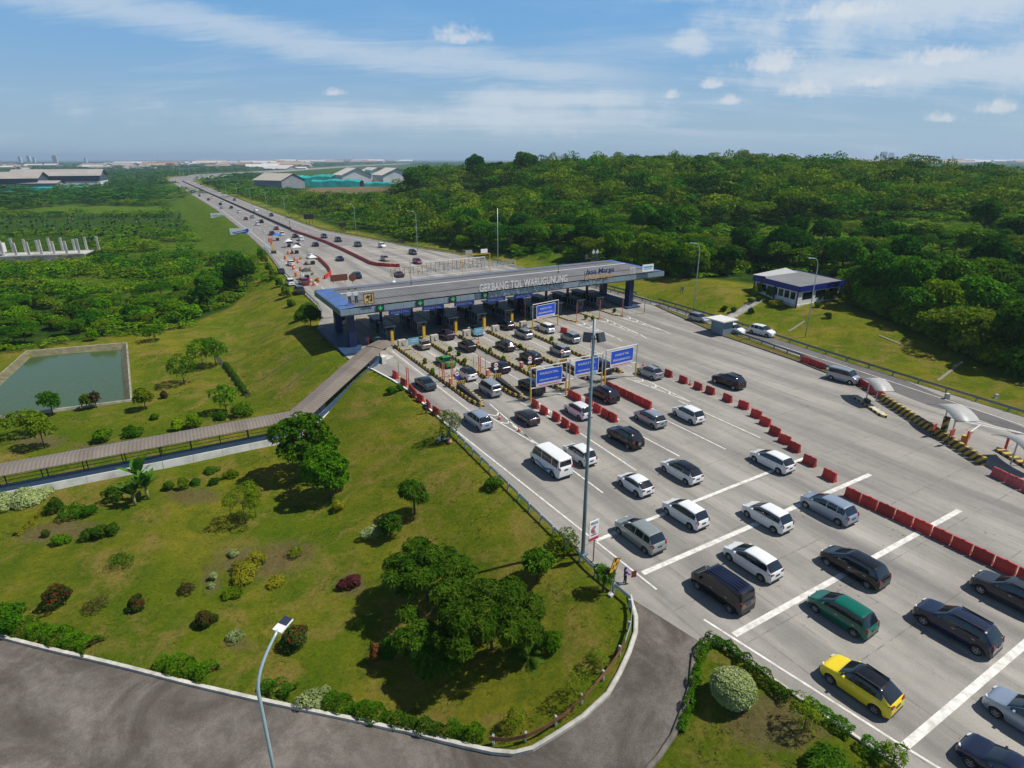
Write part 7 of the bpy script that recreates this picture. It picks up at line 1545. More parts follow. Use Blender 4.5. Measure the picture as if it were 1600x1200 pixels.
# ------------------------------------------------------------------ garden planting, each plant placed where it stands
def plant(name, label, cat, u, v, crown, trunk=None, group=None, rot=None, dz=0.0):
    p = T(u, v); o = tag(empty(name, (p.x, p.y, p.z - .03 + dz), rot if rot is not None else random.uniform(0, 6.28)), label, cat, group)
    c = link('foliage' if trunk is None else 'crown', crown, o)
    if trunk: link('trunk', trunk, o)
    return o
def W2(o, s): o.scale = (s, s, s); return o
rgp = np.random.default_rng(21)
def mango(h, r, seed, n=1900, flat=.72, z0=.34, k=7, L=.34, lobes=None, m=None):
    rg = np.random.default_rng(seed); return make_crown('crown', lobes or lobes_round(h, r, 11, rg, flat, z0), n, L, k, .15, m or ML_mango, seed, droop=.30, spread=.95, zmin=-.5, lo=.45), make_trunk(h, .13, 5, seed)
def big_lobes(h, r, seed, n=22):
    rg = np.random.default_rng(seed); L_ = []
    for i in range(n):
        a = i*2.399 + rg.uniform(-.3, .3); q = r*math.sqrt((i+.5)/n)*rg.uniform(.8, 1.1); z = h*(.86 - .42*(q/r)**2 + rg.uniform(-.16, .10)); k = r*rg.uniform(.17, .30); L_.append((q*math.cos(a), q*math.sin(a), z, k*1.15, k, k*rg.uniform(.55, .85)))
    return L_
c, t = mango(5.0, 3.8, 101, 3600, L=.31, lobes=big_lobes(5.0, 3.8, 101)); plant('broadleaf_tree', 'wide drooping-leaved tree left of the largest garden tree', 'tree', 668, 938, c, t, rot=.4)
c, t = mango(5.6, 3.9, 102, 4000, L=.31, lobes=big_lobes(5.6, 3.9, 102, 24)); plant('broadleaf_tree', 'largest drooping-leaved garden tree above the entry road bend', 'tree', 768, 1015, c, t, rot=1.9)
c, t = mango(3.3, 2.2, 103, 1300); plant('broadleaf_tree', 'dark shaded tree in front of the two wide garden trees', 'tree', 690, 1046, c, t)
c, t = mango(3.0, 1.7, 104, 1100); plant('broadleaf_tree', 'low dark shrub tree in the shade left of the largest garden tree', 'tree', 655, 1025, c, t)
c, t = mango(2.8, 1.3, 105, 800); plant('broadleaf_tree', 'medium tree rising behind the largest garden tree towards the guardrail', 'tree', 840, 905, c, t)
c, t = mango(4.1, 1.6, 106, 700, z0=.42); plant('young_tree', 'slender young tree with bare thin trunk on the open lawn', 'tree', 648, 803, c, t, rot=.2)
c, t = mango(2.4, 1.1, 107, 500, z0=.3); plant('young_tree', 'small tree just behind the pale variegated bush', 'tree', 610, 838, c, t)
rg_ = np.random.default_rng(108); hb_ = [make_crown('crown', lobes_round(8.2, 3.6, 14, rg_, .7, .22), 3000, .34, 6, .26, ML_hedge, 108, droop=.3, lo=.6), make_crown('crown', lobes_round(6.4, 2.6, 12, rg_, .7, .14), 2400, .32, 6, .26, ML_hedge, 109, droop=.3, lo=.6)]
plant('broadleaf_tree', 'tall dense green tree standing against the covered walkway', 'tree', 482, 742, hb_[0], make_trunk(7.5, .2, 6, 108)); plant('broadleaf_tree', 'dense green tree just in front of the tall one by the walkway', 'tree', 516, 778, hb_[1], make_trunk(6.2, .17, 5, 109))
def shrub(h, r, m, seed, n=420, L=.20, k=5, asp=.3, accent=0.0, lobes=7, z0=.08, flat=.85, droop=.15):
    rg = np.random.default_rng(seed); lb = lobes_round(h, r, lobes, rg, flat, z0); lb = lb[:1] + [(x*rg.uniform(.8, 1.35), y*rg.uniform(.8, 1.35), z*rg.uniform(.75, 1.1), a*rg.uniform(.6, 1.2), b*rg.uniform(.6, 1.2), c*rg.uniform(.6, 1.15)) for x, y, z, a, b, c in lb[1:]]
    return make_crown('foliage', lb, int(n*1.9), L*.78, k, asp, m, seed, droop=droop, lo=.55, accent=accent, zmin=-.5)
def ball(h, r, m, seed, n, L):
    return make_crown('foliage', [(0, 0, h*.5, r, r, h*.52)] + [(r*.25*math.cos(i), r*.25*math.sin(i), h*.5, r*.82, r*.8, h*.5) for i in range(5)], n, L, 5, .32, m, seed, droop=.1, lo=.86, zmin=-.7)
def bush(u, v, h, r, m, label, seed, name='shrub', cat='shrub', **kw):
    return plant(name, label, cat, u, v, shrub(h, r, m, seed, **kw))
bush(583, 838, 1.1, 1.05, ML_pale, 'rounded pale variegated bush left of the garden trees', 201, n=520, L=.15)
plant('clipped_shrub', 'large clipped pale round bush on the verge beside the entry road', 'shrub', 1143, 1092, ball(2.0, 1.3, ML_pale, 202, 5200, .12))
bush(26, 783, 1.0, 2.4, ML_pale, 'long pale cloud-clipped hedge at the left end of the walkway', 203, n=2200, L=.14, lobes=9); bush(58, 776, 1.0, 1.9, ML_pale, 'right end of the pale cloud-clipped hedge by the walkway', 204, n=1500, L=.14)
bush(490, 1096, .8, 1.0, ML_pale, 'pale hedge patch along the entry road kerb', 205, n=600, L=.13)
for u, v, h, r, m, lb, ac in ((93, 945, 2.1, 1.25, ML_red, 'round bush with bright red tips on the left lawn', .5), (213, 951, 1.25, .62, ML_red, 'small standard bush with red tips, mid lawn', .4), (323, 977, 1.35, .82, ML_red, 'small round bush with a few red tips left of the solar lamp', .25), (462, 1010, 1.9, 1.25, ML_red, 'round bush with orange-red tips behind the solar lamp head', .3)):
    bush(u, v, h, r, m, lb, int(u)+300, n=800, L=.15, accent=ac*.45)
bush(588, 1035, 1.9, .55, ML_orange, 'upright copper-orange bush beside a green one left of the garden trees', 331, n=420, L=.14, accent=.3); bush(609, 1033, 2.3, .7, ML_hedge, 'upright green bush beside the copper-orange one', 332, n=560, L=.15)
bush(12, 985, 2.6, 1.5, ML_hedge, 'green bush cut by the left picture edge above the hedge', 333, n=900, L=.18)
bush(384, 905, 1.35, 1.3, ML_yellow, 'golden rounded bush in the lawn bed, nearest of two', 334, n=700, L=.13); bush(402, 880, 1.2, 1.1, ML_yellow, 'golden bush at the back of the lawn bed', 335, n=500, L=.13); bush(376, 893, 1.0, .9, ML_yellow, 'small golden bush left of the nearest golden one', 336, n=360, L=.13)
bush(334, 905, .8, .42, ML_pale, 'little pale bush left of the golden bushes', 337, n=220, L=.12); bush(330, 918, .5, .3, ML_pale, 'tiny pale bush just below the little pale one', 338, n=140, L=.11); bush(366, 868, .7, .5, ML_pale, 'pale bush behind the golden bushes', 339, n=240, L=.12)
bush(552, 912, .8, .8, ML_crimson, 'crimson-leaved bush at the shadow edge left of the garden trees', 340, n=420, L=.15); bush(538, 917, .7, .6, ML_crimson, 'small crimson-leaved bush left of the larger crimson one', 341, n=300, L=.14)
bush(529, 795, 1.0, .8, ML_yellow, 'yellowish bush at the foot of the dense walkway trees', 342, n=300, L=.18)
for i, (u, v, h, r, m, lb) in enumerate(((90, 800, 1.9, .9, ML_mango, 'upright dark bush in the bed below the pale hedge'), (118, 806, 1.2, 1.5, ML_hedge, 'bright green bush in the bed below the pale hedge'), (140, 803, 1.0, 1.0, ML_hedge, 'bushy patch right end of the bed below the pale hedge'), (98, 848, .9, .8, ML_hedge, 'low green bush left of the dark row on the lawn'), (140, 842, 1.2, .9, ML_mango, 'dark bush in the short row on the lawn'), (158, 840, 1.4, .8, ML_mango, 'dark bush near the right end of the short row on the lawn'), (178, 835, 1.3, .6, ML_mango, 'dark bush ending the short row on the lawn'),
        (192, 885, 1.5, 1.0, ML_mango, 'thin dark shrub alone on the lawn'), (178, 782, 1.9, 1.0, ML_dark, 'round dark bush left of the fan palm'), (72, 838, .8, .35, ML_palm, 'small spiky plant on the left bed'), (265, 765, 1.1, .6, ML_mango, 'small shrub in the curved bed right of the fan palm'), (288, 764, 1.6, .6, ML_olive, 'taller shrub in the curved bed'), (306, 757, .8, .6, ML_mango, 'low shrub in the curved bed'), (335, 756, .8, .6, ML_mango, 'low shrub at the right part of the curved bed'), (362, 745, 1.0, .8, ML_olive, 'brownish green shrub at the right end of the curved bed'), (330, 738, .6, .9, ML_mango, 'low edging plants at the top of the curved bed'),
        (463, 868, .9, .8, ML_olive, 'thin olive shrub in the bed right of the golden bushes'), (432, 912, .4, .9, ML_yellow, 'low yellow edging right of the golden bushes'), (365, 930, .5, .8, ML_olive, 'low olive plants below the golden bushes'), (150, 952, 1.0, 1.0, ML_brown, 'dry brown weeds right of the red-tipped bush'), (290, 925, .8, .7, ML_brown, 'dry brown weeds on the lawn near the golden bushes'), (370, 998, .6, .7, ML_pale, 'pale thin weeds left of the solar lamp'),
        (772, 762, 1.3, 1.0, ML_mango, 'dark shrub beside the guardrail behind the minibus'), (880, 860, 1.7, 1.4, ML_olive, 'spreading olive shrub by the foot of the light mast'), (612, 615, 1.1, .8, ML_hedge, 'green shrub near the top of the lawn by the walkway pillar'), (625, 610, .9, .6, ML_hedge, 'small shrub beside the lawn kerb at the leftmost lane'), (860, 1012, 1.4, .9, ML_hedge, 'green shrub right of the fan-leaved palm by the big tree'), (805, 1135, 1.7, .7, ML_olive, 'small thin tree-like shrub inside the entry road bend'), (900, 1092, 2.6, 1.2, ML_olive, 'wispy olive shrub by the rusty guardrail'), (932, 1040, 1.6, .8, ML_olive, 'wispy shrub beside the guardrail bend'))):
    wisp = 'wisp' in lb or 'thin' in lb or 'dry' in lb; bush(u, v, h, r, m, lb, 400+i, n=190 if wisp else 420, L=.16, asp=.16 if wisp else .28)
def sparse(u, v, h, r, label, seed, n=330, m=None):
    rg = np.random.default_rng(seed); cr = make_crown('crown', lobes_round(h, r, 12, rg, 1.2, .2), int(n*4.5), .17, 4, .17, m or ML_olive, seed, droop=.3, lo=.4); return plant('slender_tree', label, 'tree', u, v, cr, make_trunk(h, .07, 7, seed))
sparse(384, 818, 4.6, 1.9, 'sparse wispy tree on the lawn right of the curved bed', 501); sparse(400, 808, 4.0, 1.0, 'thin sapling just behind the sparse wispy lawn tree', 502, 200); sparse(703, 688, 4.2, 1.5, 'wispy sapling at the kerb beside the parked motorcycle', 503, 300)
sparse(1256, 1140, 2.0, 1.0, 'tall wispy weed bush on the verge beside the yellow crossover', 504, 110); sparse(1392, 1200, 1.6, .7, 'wispy weed bush at the bottom edge of the verge', 505, 80)
c, t = mango(2.5, .85, 506, 420, z0=.4, L=.2); plant('round_tree', 'small round-headed tree under the yellow sign', 'tree', 942, 925, c, t)
# fan palm and others
def frond_mesh(name, n, L_, m, seed, h=0.0, fan=None, wmul=1.0, el0=.3, el1=1.2):
    rg = random.Random(seed); Q, Tn = [], []
    for i in range(n):
        a = (fan + R(180)*(i % 2) if fan is not None else 6.283*i/n) + rg.uniform(-.15, .15); el = (R(25) + R(65)*(i/n)) if fan is not None else rg.uniform(el0, el1); d = Vector((math.cos(a), math.sin(a), 0)); w = Vector((-d.y, d.x, 0)); l_ = L_*rg.uniform(.8, 1.15); pts = []
        for j in range(7): q = j/6; pts.append(Vector((0, 0, h)) + d*l_*q*math.cos(el) + Vector((0, 0, l_*(q*math.sin(el) - .42*q*q))))
        for j in range(1, 7):
            for sg in (1, -1):
                for e in (0, .5):
                    if j == 6 and e: continue
                    b = pts[j] + (pts[min(j+1, 6)]-pts[j])*e; lw = .30*L_*wmul*(1-abs(j-3)/5); f = (pts[j]-pts[j-1]).normalized(); tip = b + w*sg*lw*.8 + f*lw*.7 - Vector((0, 0, lw*.25)); u_ = f*.045*L_
                    Q.append([b-u_, b+u_, tip+u_*.3, tip-u_*.3]); Tn.append(rg.uniform(.2, .9))
    return quads_mesh(name, np.array([[tuple(p) for p in q] for q in Q]).reshape(-1, 3), m, np.array(Tn))
plant('palm', 'bright fan-leaved palm at the right foot of the largest garden tree', 'palm', 826, 1026, frond_mesh('fronds', 16, 1.7, ML_palm, 1), None)
mbt = MB(); mbt.smooth = True; mbt.tube([(0, 0, -.2), (0, 0, 1.5)], [.17, .12], 8); ps = mbt.mesh('stem', mat('palm_stem', (.20, .20, .06), .8))
def banana_like(u, v, label, k, m, seed, name='banana_plant', cat='banana plant', rot=None):
    me = banana_mesh(seed, 13, 2.2, 2.6, .75, 1.45, .26).copy(); me.materials[0] = m; p = T(u, v); o = tag(empty(name, p, rot or 0), label, cat); o.scale = (k, k, k); link('leaves', me, o); link('stem', ps, o); return o
banana_like(212, 790, 'yellow-green traveller palm with fanned leaves in front of the walkway', 1.0, ML_palm, 31, 'traveller_palm', 'palm'); banana_like(232, 780, 'taller dark banana plant right of the traveller palm', 1.15, ML_banana, 32); banana_like(222, 762, 'banana plant nearest the walkway wall behind the traveller palm', 1.2, ML_banana, 33, rot=1)
bush(1292, 1204, .9, 1.3, ML_mango, 'dark clump of strappy leaves at the bottom of the verge', 520, n=800, L=.45, k=5, asp=.09, droop=.5)
# hedges that follow a line
def hedge(pts, w, h, m, label, seed, n_per=260, L=.11, lift=0):
    rg = np.random.default_rng(seed); P_ = [T(q[0], q[1] - lift) for q in pts]; Cs, Ns = [], []; o0 = P_[0]
    for a, b in zip(P_, P_[1:]):
        d = b-a; n = max(8, int(d.length*n_per*w)); t = rg.uniform(0, 1, n); th = rg.uniform(0, math.pi, n); lump = 1 + .28*np.sin(t*d.length*2.1 + seed) + .15*np.sin(t*d.length*5.3); x = np.array([d.y, -d.x, 0])/math.hypot(d.x, d.y)
        c = np.array(a)[None] + np.array(d)[None]*t[:, None] + x[None]*(np.cos(th)*w/2*lump)[:, None] + np.array([0, 0, 1])[None]*(np.sin(th)*h*lump)[:, None]; nn = x[None]*np.cos(th)[:, None] + np.array([0, 0, 1])[None]*np.sin(th)[:, None] + rg.normal(size=(n, 3))*.3; Cs.append(c - np.array(o0)); Ns.append(unit(nn))
    C, N_ = np.concatenate(Cs), np.concatenate(Ns); V = leaf_arrays(C, N_, L*rg.uniform(.7, 1.3, len(C)), 4, .28, rg, .1); o = link('hedge', quads_mesh('foliage', V, m, np.tile(np.clip(rg.uniform(.1, .85, len(C)), 0, .9), 4))); o.location = o0; return tag(o, label, 'hedge')
hedge([(1092, 1018), (1112, 1004), (1140, 1016), (1165, 1040)], .9, .75, ML_hedge, 'bright green low hedge at the tip of the verge', 601); hedge([(1165, 1040), (1205, 1075), (1235, 1100)], .8, .7, ML_mango, 'dark hedge along the road side of the verge', 602); hedge([(1255, 1100), (1300, 1130), (1330, 1150)], .9, .55, ML_hedge, 'scruffy hedge on the verge beside the yellow crossover', 603); hedge([(1345, 1165), (1370, 1180), (1385, 1192)], .8, .6, ML_hedge, 'last piece of hedge at the bottom of the verge', 604); hedge([(1094, 1022), (1086, 1060), (1078, 1098), (1062, 1145)], .6, .5, ML_hedge, 'green hedge along the entry road side of the verge', 605)
hedge([(5, 988), (60, 1003), (115, 1018), (150, 1028)], 1.5, .9, ML_hedge, 'bright hedge along the kerb at the lower left', 606, lift=13); hedge([(250, 1052), (295, 1062), (335, 1072)], 1.4, 1.0, ML_hedge, 'bright hedge clump at the kerb left of the solar lamp', 607, lift=13); hedge([(410, 1088), (440, 1094), (462, 1100)], 1.1, .8, ML_mango, 'dark hedge just right of the solar lamp pole', 608, lift=13); hedge([(510, 1112), (560, 1126), (610, 1138)], 1.2, .8, ML_hedge, 'hedge along the kerb below the garden trees', 609, lift=13); hedge([(615, 1140), (655, 1150), (690, 1158)], .9, .6, ML_mango, 'weedy hedge along the kerb before the rusty rail', 610, lift=13); hedge([(700, 1155), (735, 1162), (757, 1164)], .9, .7, ML_hedge, 'weedy hedge at the end of the rusty rail', 611, lift=13); hedge([(25, 838), (45, 822), (68, 800)], .6, .35, ML_yellow, 'low yellow border curving up the left lawn', 612, L=.13)
hedge([(352, 570), (370, 595), (386, 618)], .8, .7, ML_mango, 'green strip of creepers along the ditch by the embankment', 613)
def tufts():
    rg = np.random.default_rng(91); n = 60000; X = rg.uniform(-75, 30, n); Y = rg.uniform(14, 120, n); S_, R_ = SR(X, Y); d = np.interp(S_, LS, LR) - R_
    dens = .5 + .5*np.sin(X*.55 + 1.2*np.sin(Y*.31))*np.cos(Y*.47 + np.sin(X*.23)); keep = (d > .5) & ~in_poly(S_, R_, RAMP_POLY) & (seg_dist(S_, R_, RAMP_IN) > .35) & (seg_dist(S_, R_, POND, True) > 2.5) & ~in_poly(S_, R_, POND) & (rg.uniform(size=n) < dens**2*.9 + .08) & ~((S_ > 78.5) & (S_ < 84) & (R_ < 14)) & (S_ < 150)
    X, Y = X[keep], Y[keep]; Z = terrain(X, Y); C = np.stack([X, Y, Z - .02], 1); Nn = np.tile(np.array([0, 0, 1.0]), (len(X), 1)); V = leaf_arrays(C, Nn, rg.uniform(.12, .34, len(X)), 4, .10, rg, .25, .55); o = link('lawn_tufts', quads_mesh('blades', V, leaf_material('grass_blade', (0.060, 0.100, 0.012), (0.135, 0.150, 0.024), hue=0), np.tile(rg.uniform(0, .92, len(X)), 4))); tag(o, 'loose grass tufts scattered over the garden lawn', 'grass', kind='stuff')
tufts()
# trees round the pond and beside the walkway
for i, (u, v, h, r, lb) in enumerate(((288, 600, 5.5, 2.6, 'leaning leafy tree left of three near the pond'), (318, 577, 6.0, 2.8, 'leafy tree at the back of three near the pond'), (338, 572, 5.5, 2.4, 'leafy tree right of three near the pond'), (354, 645, 4.6, 1.9, 'small open tree above the walkway right of the pond'), (228, 640, 3.6, 1.3, 'small tree at the right corner of the pond'), (70, 700, 5.2, 1.7, 'young tree nearest the walkway left of the pond'), (40, 680, 4.0, 2.4, 'rounded tree at the left corner of the pond'), (83, 648, 3.8, 1.3, 'small round tree on the near bank of the pond'), (137, 640, 2.6, .8, 'thin reddish tree on the near pond bank, left of two'), (151, 637, 2.8, .7, 'thin bare tree on the near pond bank, right of two'), (146, 532, 2.6, 1.2, 'small tree behind the far pond wall'), (243, 532, 3.2, 2.2, 'spreading tree right of the far pond corner'))):
    rg = np.random.default_rng(700+i); thin = 'thin' in lb; cr = make_crown('crown', lobes_round(h, r, 9, rg, .75, .35), 200 if thin else 520, .36, 4, .22, ML_brown if 'bare' in lb else ML_olive if i in (4, 8, 6, 5) else ML_mid, 700+i, droop=.2, lo=.55); plant('pond_tree', lb, 'tree', u, v, cr, make_trunk(h, .09, 5, 700+i, lean=.4 if 'leaning' in lb else 0))
for i, (u, v, h, r, m, lb) in enumerate(((162, 690, 1.9, 1.2, ML_light, 'bright green bush behind the walkway roof, left of three'), (208, 680, 1.3, 1.3, ML_hedge, 'low bush pair behind the walkway roof'), (277, 672, 1.8, .8, ML_light, 'light bush behind the walkway left of the bright round one'), (305, 668, 2.2, 1.1, ML_light, 'bright round bush behind the walkway roof'), (380, 650, 2.2, 1.5, ML_hedge, 'dense green bush where the walkway bends'), (345, 655, 1.2, .8, ML_hedge, 'small bush left of the one at the walkway bend'), (257, 622, 1.2, .5, ML_brown, 'small brown shrub on the grass right of the pond'), (242, 655, .9, .6, ML_olive, 'small olive shrub behind the walkway near the pond'))): bush(u, v, h, r, m, lb, 740+i, n=460, L=.24)
# by the gate and along the left edge
c, t = mango(5.2, 2.5, 801, 1500, z0=.25, L=.42, k=5); plant('dark_tree', 'dark tree beside the left end of the gate roof', 'tree', 486, 512, c, t); bush(470, 500, 2.4, 1.5, ML_olive, 'olive bush beside the dark tree at the left end of the gate', 802, n=420, L=.3)
for i, (u, v, h, r) in enumerate(((447, 465, 3.2, 1.3), (437, 448, 2.6, 1.0), (428, 436, 3.4, 1.2), (420, 425, 3.0, 1.2), (414, 412, 3.6, 1.4), (408, 404, 3.8, 1.5), (456, 478, 1.6, 1.1))): bush(u, v, h, r, ML_mid if i % 2 else ML_olive, 'shrub in the line along the left rail beyond the gate', 810+i, n=300, L=.34).__setitem__('group', 'shrubs along the left rail')
# office garden
cs = [shrub(2.6, .75, ML_olive, 830+i, n=380, L=.2, lobes=5, flat=1.5, z0=.0) for i in range(3)]
for i, (u, v) in enumerate(((1178, 461), (1186, 458), (1194, 455), (1200, 462), (1206, 465), (1213, 464), (1220, 467), (1228, 470), (1235, 472), (1278, 470), (1290, 470), (1300, 469), (1312, 468))): plant('clipped_shrub', 'egg-shaped clipped shrub along the office wall', 'shrub', u, v+1, cs[i % 3], None, 'clipped shrubs at the office')
bush(1211, 478, 1.3, 1.7, ML_yellow, 'flat golden bush on the grass before the office', 840, n=420, L=.2)
for i, (u, v, lb) in enumerate(((1173, 474, 'little bush beside the upper stairway'), (1185, 471, 'little bush at the top of the stairway'), (1146, 488, 'dark bush left of the lower stairway'), (1131, 486, 'upright dark bush left of the gate hut roof'), (1173, 489, 'low dark bush on the grass right of the stairway'), (1277, 480, 'small bush right of the office lamp'), (1294, 497, 'dark shrub on the grass below the office'))): bush(u, v, 1.2, .7, ML_mango, lb, 850+i, n=240, L=.2)
# potted and planted shrubs on the lane islands
for i, (u, v) in enumerate(((664, 568), (703, 549), (717, 556), (726, 568), (766, 551), (786, 564), (813, 545), (862, 533), (676, 584), (915, 498), (926, 500), (960, 488), (820, 505))):
    p = G(u, v, .2); o = tag(empty('island_plant', p), 'small green plant growing on a concrete lane island', 'plant', 'plants on the lane islands'); link('foliage', shrub(.95, .34, ML_light if i % 3 else ML_olive, 870 + i % 4, n=55, L=.24), o); mb = MB(); mb.cyl((0, 0, 0), .22, .28, 10, .27); mb.build('pot', M_dark, o)
# tall trees breaking the skyline
for i, (u, v, k, s, lb) in enumerate(((652, 262, 'round', 1.9, 'huge domed tree at the left end of the woods skyline'), (822, 246, 'round', 1.15, 'tree standing above the woods skyline near the middle'), (742, 247, 'tall', .9, 'tree breaking the skyline above the gate roof'), (1097, 250, 'round', 1.1, 'rounded tree breaking the right skyline'), (1225, 256, 'tall', .95, 'tall tree breaking the right skyline'), (1314, 261, 'flat', 1.5, 'dark umbrella-shaped tree at the right end of the wooded hill'))):
    d = ray(u, v-6); tt = 395/math.hypot(d.x, d.y); x, y = d.x*tt, d.y*tt; g = tz(x, y); s2 = min(2.2, max(.7, (CAM_H + d.z*tt - g)/{'round': 8.6, 'tall': 12.5, 'flat': 8.5}[k])); tree(k, 0, (x, y, g-.2), s2, lb)

# ================================================================== distant buildings
def shed(u, v, w, d, h, label, wall_m, roof_m, yaw=0.0, rise=.18, name='warehouse', z=None, two_tone=None, group=None):
    g = G(u, v, LOW if z is None else z); o = tag(empty(name, g, yaw), label, 'warehouse' if name == 'warehouse' else 'building', group); mb = MB(); mb.box((0, 0, h/2), (w, d, h)); mb.add([(-w/2, -d/2, h), (-w/2, d/2, h), (-w/2, 0, h+d*rise), (w/2, -d/2, h), (w/2, d/2, h), (w/2, 0, h+d*rise)], [(0, 2, 1), (3, 4, 5)]); mb.build('wall', wall_m, o)
    mb = MB(); e = w*.02+.6; mb.add([(-w/2-e, -d/2-e, h-.2), (w/2+e, -d/2-e, h-.2), (w/2+e, 0, h+d*rise+.25), (-w/2-e, 0, h+d*rise+.25), (w/2+e, d/2+e, h-.2), (-w/2-e, d/2+e, h-.2)], [(0, 1, 2, 3), (3, 2, 4, 5)]); mb.build('roof', roof_m, o)
    if two_tone: mb = MB(); mb.box((0, 0, h*.24), (w+.3, d+.3, h*.48)); mb.build('lower_wall', two_tone, o)
    return o
M_wr = mat('grey_sheet_roof', (.33, .30, .27), .7, var=.2, scale=.05); M_ww = mat('pale_wall', (.55, .56, .56), .8, var=.15, scale=.1); M_wg = mat('grey_wall', (.20, .22, .24), .8, var=.2, scale=.1); M_wd = mat('dark_blue_wall', (.035, .055, .08), .7)
shed(98, 291, 105, 62, 15, 'long grey-roofed warehouse with white lower wall on the left horizon', M_wd, M_wr, R(24), .13, two_tone=M_ww); shed(5, 296, 90, 55, 14, 'grey-roofed warehouse with white lower wall cut by left edge', M_wd, M_wr, R(24), .13, two_tone=M_ww); shed(66, 296, 46, 22, 8, 'low grey shed in front of the two big warehouses', M_wg, M_wr, R(12), .12)
shed(438, 295, 44, 34, 10, 'grey shed with pale sheet roof left of the teal tarpaulins', M_wg, mat('tan_roof', (.42, .38, .32), .7, var=.12, scale=.1), R(-28), .2, z=0)
for i, (u, v) in enumerate(((552, 291), (584, 289), (613, 291))):
    o = shed(u, v, 46, 36, 14, ('left', 'middle', 'right')[i] + ' of the three gabled white-roofed hangars by the teal tarpaulins', M_ww, mat('hangar_roof', (.56, .53, .47), .7, var=.1, scale=.1), R(-62), .22, z=0); mb = MB(); mb.box((6, 18.6, 17.5), (24, 1.2, 4.5)); mb.build('awning', M_teal, o)
def tarp(u0, u1, v, h, d, label, z, seed, m=None):
    rg = np.random.default_rng(seed); a, b = G(u0, v, z), G(u1, v, z); n = 46; vs = []; dd = (b-a); pd = Vector((-dd.y, dd.x, 0)).normalized()
    for i in range(n+1):
        q = a.lerp(b, i/n); hh = h*(.86 + .10*math.sin(i*.23+seed)*math.sin(i*.11) + rg.uniform(-.03, .03)); vs += [q - pd*d*.5, q - pd*d*.42 + Vector((0, 0, hh*.85)), q + Vector((0, 0, hh + rg.uniform(0, h*.05))), q + pd*d*.42 + Vector((0, 0, hh*.9)), q + pd*d*.5]
    mb = MB(); mb.add(vs, [(5*i+k, 5*i+k+1, 5*i+6+k, 5*i+5+k) for i in range(n) for k in range(4)]); tag(mb.build('tarpaulin', m or M_teal), label, 'tarpaulin')
tarp(-10, 140, 299, 6, 26, 'long teal tarpaulin-covered heap before the left warehouses', LOW, 1); tarp(456, 562, 290, 15, 34, 'teal tarpaulin-covered heap left of the hangars', 0, 2); tarp(490, 566, 294, 11, 24, 'teal tarpaulin-covered heap in front of the larger one', 0, 3); tarp(572, 622, 294.5, 8, 18, 'teal tarpaulin-covered heap before the hangars', 0, 4)
mb = MB(); rgq = np.random.default_rng(5); 
for i in range(14): u, v = 480+rgq.uniform(0, 95), rgq.uniform(296, 306); p = G(u, v); mb.tube([p + Vector((0, 0, -.5)), p + Vector((0, 0, rgq.uniform(.8, 2.2)))], [rgq.uniform(4, 8), .8], 9)
tag(mb.build('earth_heaps', mat('bare_earth', (.24, .18, .13), .95, var=.3, scale=.2, bump=.5)), 'bare brown earth heaps in front of the teal tarpaulins', 'earth heap', kind='stuff')
# unfinished concrete frame on the left
p0, p1 = G(-25, 408, LOW+1), G(134, 402, LOW+1); o = tag(empty('unfinished_building', p0), 'unfinished pale concrete frame with rows of bare columns on the left', 'unfinished building'); d = p1-p0; yw = math.atan2(d.y, d.x); M_raw = mat('raw_concrete', (.42, .41, .38), .9, var=.35, scale=.3)
pd = Vector((-d.y, d.x, 0)).normalized(); L_ = d.length; mb = MB(); q = d/2 + pd*5; mb.box((q.x, q.y, 1.3), (L_, 11, .5), rz=yw); mb.build('slab', M_raw, o); mb = MB(); q = d/2 - pd*.3; mb.box((q.x, q.y, .1), (L_, .5, 2.4), rz=yw); mb.build('wall', mat('stained_concrete', (.24, .23, .21), .95, var=.6, scale=.25), o)
for i in range(8):
    for j in (0, 1):
        q = d*((i+.5)/8) + pd*(1 + j*8) + d.normalized()*(j*4.2); hh = 5.0 + .5*math.sin(i*2+j); mb = MB(); mb.box((q.x, q.y, 1.5+hh/2), (.7, .7, hh), rz=yw); mb.build('column', M_raw, o)
mb = MB(); q = d*.09 + pd*3; mb.box((q.x, q.y, 4.2), (5.5, 5, 3.4), rz=yw); mb.build('upper_room', M_ww, o)
# town and factories along the horizon
rgt = random.Random(12); TR = [M_tile, M_wr, mat('white_roof', (.55, .55, .53), .7), mat('tan_sheet', (.36, .28, .21), .8, var=.2, scale=.02), MATS['hangar_roof']]
for i in range(70):
    v = rgt.choice([rgt.uniform(257, 263), rgt.uniform(260, 268)]); u = rgt.uniform(-20, 420) if i < 44 else rgt.uniform(400, 470); 
    if 250 < u < 340 and v > 262: v = 260
    dist = 1.0*(270-250)/(v-249); w = rgt.uniform(30, 95)*min(2.4, dist); shed(u, v, w, w*rgt.uniform(.35, .6), rgt.uniform(5, 9)*min(2, dist), 'low-roofed factory or house far off along the left horizon', M_ww if i % 3 else M_wg, rgt.choice(TR), rgt.uniform(-.4, .4), .16, name='distant_building', group='distant roofs on the left horizon')
for i, (u, v, w, h, lb) in enumerate(((271, 263.5, 60, 22, 'tiered terracotta-roofed hall on the horizon above the motorway bend, left of two'), (335, 263, 60, 22, 'tiered terracotta-roofed hall on the horizon right of the bend'))):
    o = tag(empty('tiered_hall', G(u, v, LOW)), lb, 'building')
    for k in range(3): mb = MB(); ww = w*(1-.24*k); mb.box((0, 0, h*(k+.5)/3), (ww*.9, ww*.6, h/3)); mb.build('wall', M_ww, o); mb = MB(); mb.tube([(0, 0, h*(k+.75)/3), (0, 0, h*(k+1.15)/3)], [ww*.66, ww*.42], 4); mb.build('roof', M_tile, o)
